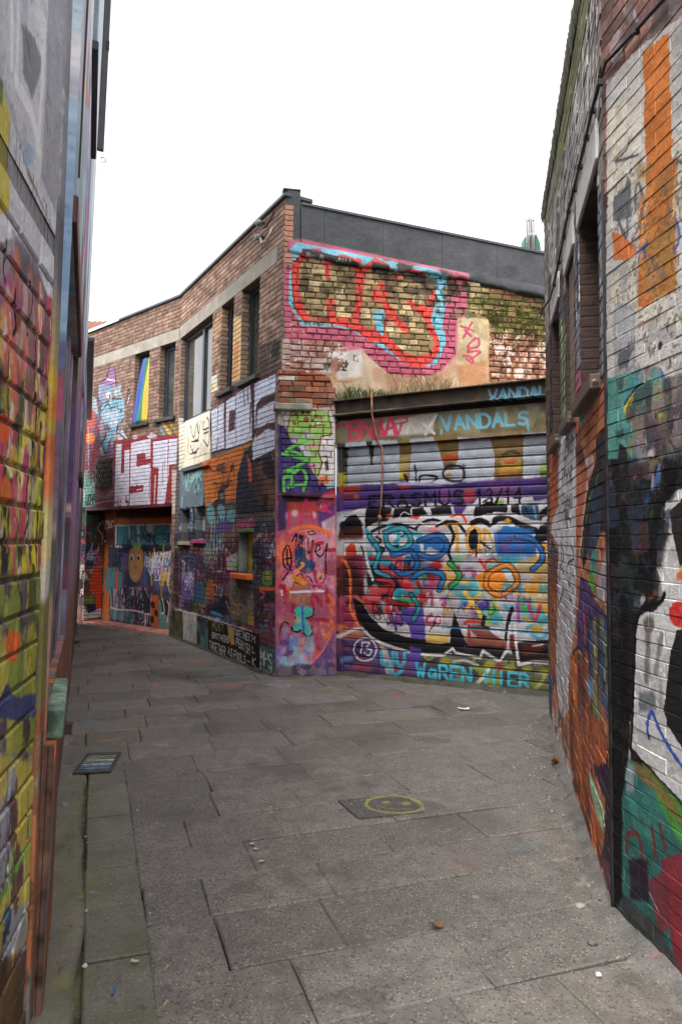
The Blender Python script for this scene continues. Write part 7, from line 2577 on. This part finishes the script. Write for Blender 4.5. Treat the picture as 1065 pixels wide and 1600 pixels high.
# near part of the right side: a second painted brick house
nh = thing('near_house', 'near right brick wall painted white and black with a tall orange bar', 'house', tuple(FE.pt(0, 0)))
mb = MB().box(0.0, FE.len, 0.0018, 0.6, 0, 4.9)
mb.build('wall', mEm, nh, FE.M)
lay_bricks(FE, layE, nh, mE, 297, RNG, (0.207, 0.052), ch=0.0025, jit=0.0016, nx=3, nz=1, bulge=0.0006, proud=0.0018, rot=0.005)
MB().box(-0.01, FE.len, -0.03, 0.6, 4.9, 4.96, 0.01).build('coping', mCement, nh, FE.M)
MB().box(-0.012, 0.012, -0.006, 0.05, 0.0, 3.2, 0.004).build('corner_joint', plain('black_paint', (0.016, 0.015, 0.016), 0.45, var=0.4), nh, FE.M)

# cable with clips, running along both houses
cb = thing('cable', 'black cable clipped along the upper right walls and sagging off the corner', 'cable', tuple(FD.pt(0.0, 3.7, -0.03)))
pts = []
for (x, y) in ((1085, -35), (1045, -2), (1000, 48), (968, 82), (952, 98)):
    u, v = FE.uv(x, y)
    pts.append(tuple(FE.pt(u, v, -0.02)))
for (x, y) in ((945, 128), (932, 172), (922, 215), (911, 260), (902, 296), (893, 330), (886, 370), (877, 410), (870, 445), (863, 468)):
    u, v = FD.uv(x, y)
    pts.append(tuple(FD.pt(u, v, -0.024)))
_e = np.array(pts[-1]) + np.array([-0.02, 0.15, -0.03])
_u, _v = FG.uv(836, 489)
_g = FG.pt(_u, _v, -0.03)
for t_ in (0.0, 0.25, 0.5, 0.75, 1.0):
    q = _e + (_g - _e) * t_
    pts.append((float(q[0]), float(q[1]), float(q[2]) - 0.10 * 4 * t_ * (1 - t_)))
MB().tube(pts, 0.008, 8).build('wire', mCable, cb, smooth=True)
for p in pts[5:14:1]:
    MB().box(p[0] - .012, p[0] + .018, p[1] - .01, p[1] + .01, p[2] - .014, p[2] + .014, 0.003).build('clip', mCable, cb)
p = pts[2]
MB().box(p[0] - .012, p[0] + .014, p[1] - .01, p[1] + .01, p[2] - .016, p[2] + .01, 0.003).build('clip', mCable, cb)

# ------------------------------------------------------------------ left side
lh = thing('block_wall', 'near left wall of large painted blocks in yellow, red and grey under grey render', 'wall', tuple(FL1.pt(0, 0)))
mb = MB().box(0.0, FL1.len, 0.007, 0.4, -0.02, 6.0)
mb.build('wall', mL1m, lh, FL1.M)
lay_bricks(FL1, layL1, lh, mL1, 290, RNG, (0.221, 0.094), dep=0.06, ch=0.0055, jit=0.0018, nx=3, nz=2, bulge=0.0003, proud=0.003, name='block')
v, f = [], []
for j in range(12):
    for i in range(12):
        v.append((FL1.len * i / 11, 0.002 + RNG.uniform(-.003, .003) - (0.006 if j else 0), 2.63 + (6.0 - 2.63) * j / 11))
f = [(j * 12 + i, j * 12 + i + 1, j * 12 + i + 13, j * 12 + i + 12) for j in range(11) for i in range(11)]
MB().add(v, f).build('upper_render', mL1, lh, FL1.M, smooth=True)

hl = thing('rendered_house', 'tall left house with streaky painted render, a boarded window and a green painted sill', 'house', tuple(FL2.pt(0, 0)))
uw0, uw1 = 0.19, 2.2
H2 = 10.8
holes = [(uw0, uw1, 1.02, 2.72), (4.3, 5.6, 2.2, 3.1), (1.7, 2.9, 4.4, 7.2)]
mb = MB()
LOWU = 6.4
body_with_holes(mb, 0.15, LOWU, 0.9, H2, holes, 0.045, 0.5)
mb.box(LOWU + 0.003, 12.3, 0.055, 0.5, 0.9, 3.9)
mb.box(0.17, 0.82, 0.012, 0.5, 0, 0.9)
mb.box(0.823, LOWU, 0.045, 0.5, 0, 0.899)
mb.box(LOWU + 0.003, 12.3, 0.055, 0.5, 0, 0.899)
mb.build('wall', mL2, hl, FL2.M)
mEnd = plain('orange_brown_boards', (0.11, 0.058, 0.042), 0.7, var=0.8, scale=9, bump=0.3)
for k in range(3):
    MB().box(0.150, 0.1695, 0.016 + k * 0.020, 0.035 + k * 0.020, 0.0, 0.895, 0.002).build('end_board', mEnd, hl, FL2.M)
mb = MB().box(FL1.len + 0.002, FL1.len + 0.135, -0.008, 0.5, 0.0, 6.2, 0.008)
mb.build('pilaster', mPi, lh, FL1.M)
rl = random.Random(9)
cols_b = [(0.20, 0.20, 0.24), (0.10, 0.12, 0.22), (0.30, 0.27, 0.28), (0.22, 0.08, 0.10), (0.12, 0.16, 0.14), (0.16, 0.10, 0.18)]
nb = 9
for k in range(nb):
    a = uw0 + (uw1 - uw0) * k / nb
    MB().box(a + .004, a + (uw1 - uw0) / nb - .004, 0.070 + rl.uniform(0, .012), 0.115, 1.02, 2.72 - (0.28 if k > 1 else 0.1) * rl.random(), 0.004).build('shutter_board', plain('board_paint', cols_b[k % 6], 0.5, var=0.6, scale=3.5), hl, FL2.M)
MB().box(uw0, uw1, 0.16, 0.17, 1.0, 2.74).build('window_dark', mDarkIn, hl, FL2.M)
MB().box(0.20, 0.80, -0.008, 0.1, 0.902, 1.01, 0.008).build('sill', plain('painted_sill', (0.14, 0.22, 0.16), 0.75, var=0.75, scale=11, bump=0.5), hl, FL2.M)
MB().box(uw0 - 0.02, uw1 + 0.02, 0.028, 0.1, 2.725, 2.83, 0.006).build('lintel', mRed, hl, FL2.M)
for (a, b_, c, d) in holes[1:]:
    MB().box(a, b_, 0.13, 0.15, c, d).build('window_board', mGreyS, hl, FL2.M)
    MB().box(a - .03, b_ + .03, 0.01, 0.10, c - 0.06, c - .003, 0.006).build('sill', mSill, hl, FL2.M)
MB().box(0.50, 0.512, 0.037, 0.06, 3.05, H2 - 0.4, 0.003).build('window_trim', mCable, hl, FL2.M)
MB().box(0.17, LOWU + 0.02, -0.05, 0.5, H2, H2 + 0.08, 0.01).build('coping', mCop, hl, FL2.M)
MB().box(LOWU + 0.003, 12.3, -0.03, 0.5, 3.9, 3.96, 0.01).build('coping', mCop, hl, FL2.M)
# dark flat panel fixed edge-on high up
sgp = thing('metal_panel', 'dark narrow metal panel fixed edge on, high on the far left house', 'panel', tuple(FL2.pt(6.2, 7.0, -0.03)))
MB().box(6.2, 6.26, -0.03, 0.044, 6.1, 8.7, 0.008).build('panel', mGreyS, sgp, FL2.M)
MB().box(6.19, 6.24, -0.036, 0.0, 7.3, 7.4, 0.004).build('bracket', mCable, sgp, FL2.M)
MB().tube([(6.23, -0.03 + 0.03 * math.cos(a), 6.0 + 0.03 * math.sin(a)) for a in np.linspace(0, 6.0, 9)], 0.006, 5).build('ring', mSteel, sgp, FL2.M)

# ------------------------------------------------------------------ things beyond
th_ = thing('tiled_house', 'distant house with a red tiled roof showing behind the brick building', 'house', (-13.0, 31.0, 0))
MB().box(-22, -8, 31, 39, 0, 9.6).build('wall', plain('far_brick', (0.22, 0.13, 0.09), 0.8), th_)
mb = MB()
for r_ in range(22):
    y0, z0 = 30.7 + r_ * 0.19, 9.5 + r_ * 0.115
    for i in range(60):
        x0 = -22.3 + i * 0.242
        mb.add([(x0, y0, z0), (x0 + .12, y0, z0 + .05), (x0 + .24, y0, z0), (x0, y0 + .24, z0 + .125), (x0 + .12, y0 + .24, z0 + .175), (x0 + .24, y0 + .24, z0 + .125), (x0, y0, z0 - .04), (x0 + .24, y0, z0 - .04)], [(0, 1, 4, 3), (1, 2, 5, 4), (0, 6, 7, 2, 1)])
mb.build('roof_tile', mTile, th_, kind='stuff')

yf = 12.2
fx = lambda px: float(ray(px, 370)[0] * yf / ray(px, 370)[1])
fz = lambda py: float(EYE + ray(830, py)[2] * yf / ray(830, py)[1])
fp = thing('flue_pipe', 'twin stainless steel flue pipes with rounded tops on a roof behind the gable', 'chimney', (fx(828), yf, fz(400)))
for dx in (-3.6, 3.4):
    x = fx(828 + dx)
    MB().tube([(x, yf, fz(440)), (x, yf, fz(345)), (x, yf, fz(340)), (x, yf, fz(337)), (x, yf, fz(335.5))], [0.034, 0.034, 0.032, 0.024, 0.008], 12).build('pipe', mSteel, fp, smooth=True)
    MB().tube([(x, yf - 0.033, fz(346)), (x, yf - 0.037, fz(346))], 0.012, 8).build('flue_mouth', mCable, fp)
MB().box(fx(823), fx(834), yf - 0.04, yf - 0.034, fz(368), fz(366)).build('strap', mSteel, fp)
cw = thing('green_cowl', 'green folded metal cowl behind the steel flue pipes', 'cowl', (fx(832), yf + 0.15, fz(400)))
mb = MB()
mb.prism([(fx(818), fz(402)), (fx(847), fz(402)), (fx(842), fz(378)), (fx(838), fz(363)), (fx(822), fz(366))], yf + 0.12, yf + 0.35)
mb.build('cowl_front', mVerd, cw)
mb = MB()
mb.prism([(fx(836), fz(404)), (fx(848), fz(404)), (fx(845), fz(376)), (fx(838.5), fz(361))], yf + 0.08, yf + 0.117)
mb.build('cowl_fold', plain('dark_green_metal', (0.02, 0.10, 0.065), 0.5), cw)
MB().box(fx(780), fx(900), yf - .3, yf + 3, 0, fz(402)).build('roof_stack', mCement, cw)

# ------------------------------------------------------------------ drain, cover, litter
Mgr = Matrix.Translation((gr_c[0], gr_c[1], 0.0)) @ Matrix.Rotation(math.radians(8), 4, 'Z')
dg_ = thing('drain_grate', 'iron drain grate with paint splashed bars beside the left wall', 'drain grate', (gr_c[0], gr_c[1], 0))
wG, dG = 0.125, 0.235
MB().box(-wG, wG, -dG, -dG + .02, 0.0, 0.014, .003).box(-wG, wG, dG - .02, dG, 0.0, 0.014, .003).box(-wG, -wG + .018, -dG + .02, dG - .02, 0.0, 0.013, .003).box(wG - .018, wG, -dG + .02, dG - .02, 0.0, 0.013, .003).build('frame', mGrate, dg_, Mgr)
MB().box(-wG + .01, wG - .01, -dG + .01, dG - .01, -0.03, 0.004).build('pit', mDarkIn, dg_, Mgr)
bc = [(0.10, 0.08, 0.09), (0.10, 0.19, 0.28), (0.09, 0.16, 0.19), (0.30, 0.31, 0.32), (0.11, 0.17, 0.24), (0.40, 0.36, 0.26), (0.12, 0.2, 0.15), (0.24, 0.2, 0.14), (0.07, 0.065, 0.06)]
for k in range(9):
    y = -dG + 0.042 + k * (2 * dG - 0.085) / 8
    MB().box(-wG + .02, wG - .02, y - .013, y + .013, 0.0045, 0.0135, .003).build('bar', plain('bar_paint', bc[k], 0.5, var=0.5, scale=25), dg_, Mgr)
cvp = [on_ground(*q) for q in ((527, 1252), (560, 1281), (662, 1271), (632, 1243))]
mb = MB()
n = 4
mb.add([(*p, 0.009) for p in cvp] + [(*p, -0.03) for p in cvp], [(0, 1, 2, 3), (0, 4, 5, 1), (1, 5, 6, 2), (2, 6, 7, 3), (3, 7, 4, 0)])
cv = mb.build('tar_patch', mTar)
tag(cv, 'dark square patch in the paving with a yellow painted smiling face', 'paving patch')


def stone(name, px, py, size, mat, label, cat, group=None, flat=0.5, seed=0):
    r = random.Random(seed * 7 + int(px))
    x, y = on_ground(px, py)
    v, f = [], []
    for j in range(4):
        for i in range(7):
            a = 2 * math.pi * i / 7
            ph_ = -0.9 + 2.3 * j / 3
            rr_ = size * math.cos(ph_) * r.uniform(0.8, 1.2)
            v.append((math.cos(a) * rr_, math.sin(a) * rr_ * r.uniform(.7, 1), size * flat * (math.sin(ph_) + 0.75)))
    f = [(j * 7 + i, j * 7 + (i + 1) % 7, (j + 1) * 7 + (i + 1) % 7, (j + 1) * 7 + i) for j in range(3) for i in range(7)]
    f += [tuple(range(7))[::-1], tuple(range(21, 28))]
    o = MB().add(v, f).build(name, mat, None, Matrix.Translation((x, y, 0.004)))
    return tag(o, label, cat, group)


def flat_scrap(name, px, py, w, d, ang, mat, label, cat, group=None, curl=0.01):
    x, y = on_ground(px, py)
    nxx, nyy = 5, 4
    v = [(w * (i / nxx - .5), d * (j / nyy - .5), curl * (abs(i / nxx - .5) * 2) ** 2 + curl * .5 * math.sin(j * 1.7 + i)) for j in range(nyy + 1) for i in range(nxx + 1)]
    f = [(j * (nxx + 1) + i, j * (nxx + 1) + i + 1, (j + 1) * (nxx + 1) + i + 1, (j + 1) * (nxx + 1) + i) for j in range(nyy) for i in range(nxx)]
    o = MB().add(v, f).build(name, mat, None, Matrix.Translation((x, y, 0.010 + curl * .5)) @ Matrix.Rotation(ang, 4, 'Z'))
    s = o.modifiers.new('thickness', 'SOLIDIFY')
    s.thickness = 0.0015
    return tag(o, label, cat, group)


flat_scrap('paper_scrap', 724, 1110, 0.10, 0.055, 0.2, mWhiteP, 'crumpled white paper scrap lying in front of the shutter', 'paper')
flat_scrap('dry_leaf', 682, 1453, 0.050, 0.030, 0.5, mLeaf, 'curled brown leaf lying mid paving in the foreground', 'leaf', curl=0.014)
flat_scrap('dry_leaf', 866, 1196, 0.085, 0.05, 0.9, mLeaf, 'brown leaf lying at the foot of the right wall', 'leaf', curl=0.03)
flat_scrap('plastic_strip', 178, 1552, 0.009, 0.045, 0.1, mBlue, 'small blue plastic strip on a gutter slab', 'plastic scrap', curl=0.003)
flat_scrap('cigarette_butt', 211, 1506, 0.030, 0.014, 0.1, mStone, 'pale flattened butt on a gutter slab', 'cigarette butt', curl=0.003)
for (x, y) in ((258, 1518), (256, 1575)):
    xx, yy_ = on_ground(x, y)
    o = MB().tube([(0, 0, 0.006), (0.004, 0.03, 0.006)], 0.005, 8).build('cigarette_butt', mButt, None, Matrix.Translation((xx, yy_, 0)))
    tag(o, 'tan cigarette filter lying in the joint beside the gutter slabs' if y == 1518 else 'tan cigarette filter at the bottom edge of the gutter joint', 'cigarette butt', 'cigarette butts in the gutter joint')
stone('pebble', 934, 1527, 0.013, mWhiteP, 'round white pebble in the right foreground', 'pebble', 'pebbles lying on the paving', 0.7, 1)
stone('pebble', 133, 1513, 0.011, mWhiteP, 'white pebble on the mossy strip beside the left wall', 'pebble', 'pebbles lying on the paving', 0.7, 2)
for k_, (x, y) in enumerate(((394, 1320), (399, 1328), (408, 1347))):
    stone('pebble', x, y, 0.014, mStone, ('upper', 'middle', 'lower')[k_] + ' of three pale flat chips on a foreground slab', 'pebble', 'pale chips on a foreground slab', 0.25, 3 + k_)
stone('rubble_lump', 925, 1478, 0.02, mFil, 'rounded grey cement lump at the foot of the near right wall', 'rubble', 'cement lumps at the right wall', 0.6, 9)
stone('rubble_lump', 1010, 1500, 0.022, mFil, 'long grey cement lump under the near right wall by pink paint', 'rubble', 'cement lumps at the right wall', 0.6, 10)
stone('rubble_lump', 905, 1418, 0.026, mCement, 'pale flat cement lump at the corner of the right wall', 'rubble', 'cement lumps at the right wall', 0.3, 11)
# crumbs of plaster along the foot of the walls
rp = random.Random(21)
mb = MB()
for _ in range(230):
    if rp.random() < 0.55:
        t_ = rp.random()
        p = D0 + (D1 - D0) * t_ * 0.7 + np.array([-abs(rp.gauss(0.05, 0.16)), rp.uniform(-.1, .1)])
    elif rp.random() < 0.6:
        p = C0 + (C1 - C0) * rp.random() + np.array([-0.2, -0.45]) * abs(rp.gauss(0.2, 0.9))
    else:
        p = np.array([lw(0) + 0.0, 0]) * 0 + GO + e1 * rp.uniform(-1.15, -0.6) + e2 * rp.uniform(-1, 5)
    s_ = rp.uniform(0.002, 0.007)
    z = 0.004
    mb.add([(p[0] - s_, p[1] - s_ * rp.random(), z), (p[0] + s_, p[1] - s_, z), (p[0] + s_ * rp.random(), p[1] + s_, z), (p[0], p[1], z + s_ * 1.2)], [(0, 1, 3), (1, 2, 3), (2, 0, 3)])
cr = mb.build('plaster_crumbs', mStone, None, kind='stuff')
cr['label'] = 'pale plaster crumbs scattered along the foot of the walls'
cr['category'] = 'crumbs'

# leaf crumbs, butts and grit gathered in the seams at the foot of the walls
mb = MB()
rq = random.Random(77)
segs = [(K, Mb, -1), (P1, K, -1), (C1, C0, -1), (D0, D1, -1), (np.array([lw(8.0), 8.0]), np.array([lw(2.6), 2.6]), 1)]
for _ in range(520):
    p0, p1, s0 = rq.choice(segs)
    t_ = rq.random()
    dd = (p1 - p0) / np.linalg.norm(p1 - p0)
    nn = np.array([-dd[1], dd[0]])
    if (np.array([-0.6, 6.0]) - p0) @ nn < 0:
        nn = -nn
    p = p0 + (p1 - p0) * t_ + nn * (0.03 + abs(rq.gauss(0, 0.07)))
    s_ = rq.uniform(0.004, 0.013)
    a_ = rq.uniform(0, 6.28)
    ca, sa = math.cos(a_) * s_, math.sin(a_) * s_
    z = 0.012 + rq.uniform(0, 0.012)
    mb.add([(p[0] + ca, p[1] + sa, z), (p[0] - sa * .6, p[1] + ca * .6, z + s_ * .5), (p[0] - ca, p[1] - sa, z), (p[0] + sa * .6, p[1] - ca * .6, z + s_ * .2)], [(0, 1, 2, 3)])
lf = mb.build('leaf_litter', mLeaf, None, kind='stuff')
lf['label'] = 'brown leaf crumbs and grit gathered along the foot of the walls'
lf['category'] = 'leaf litter'
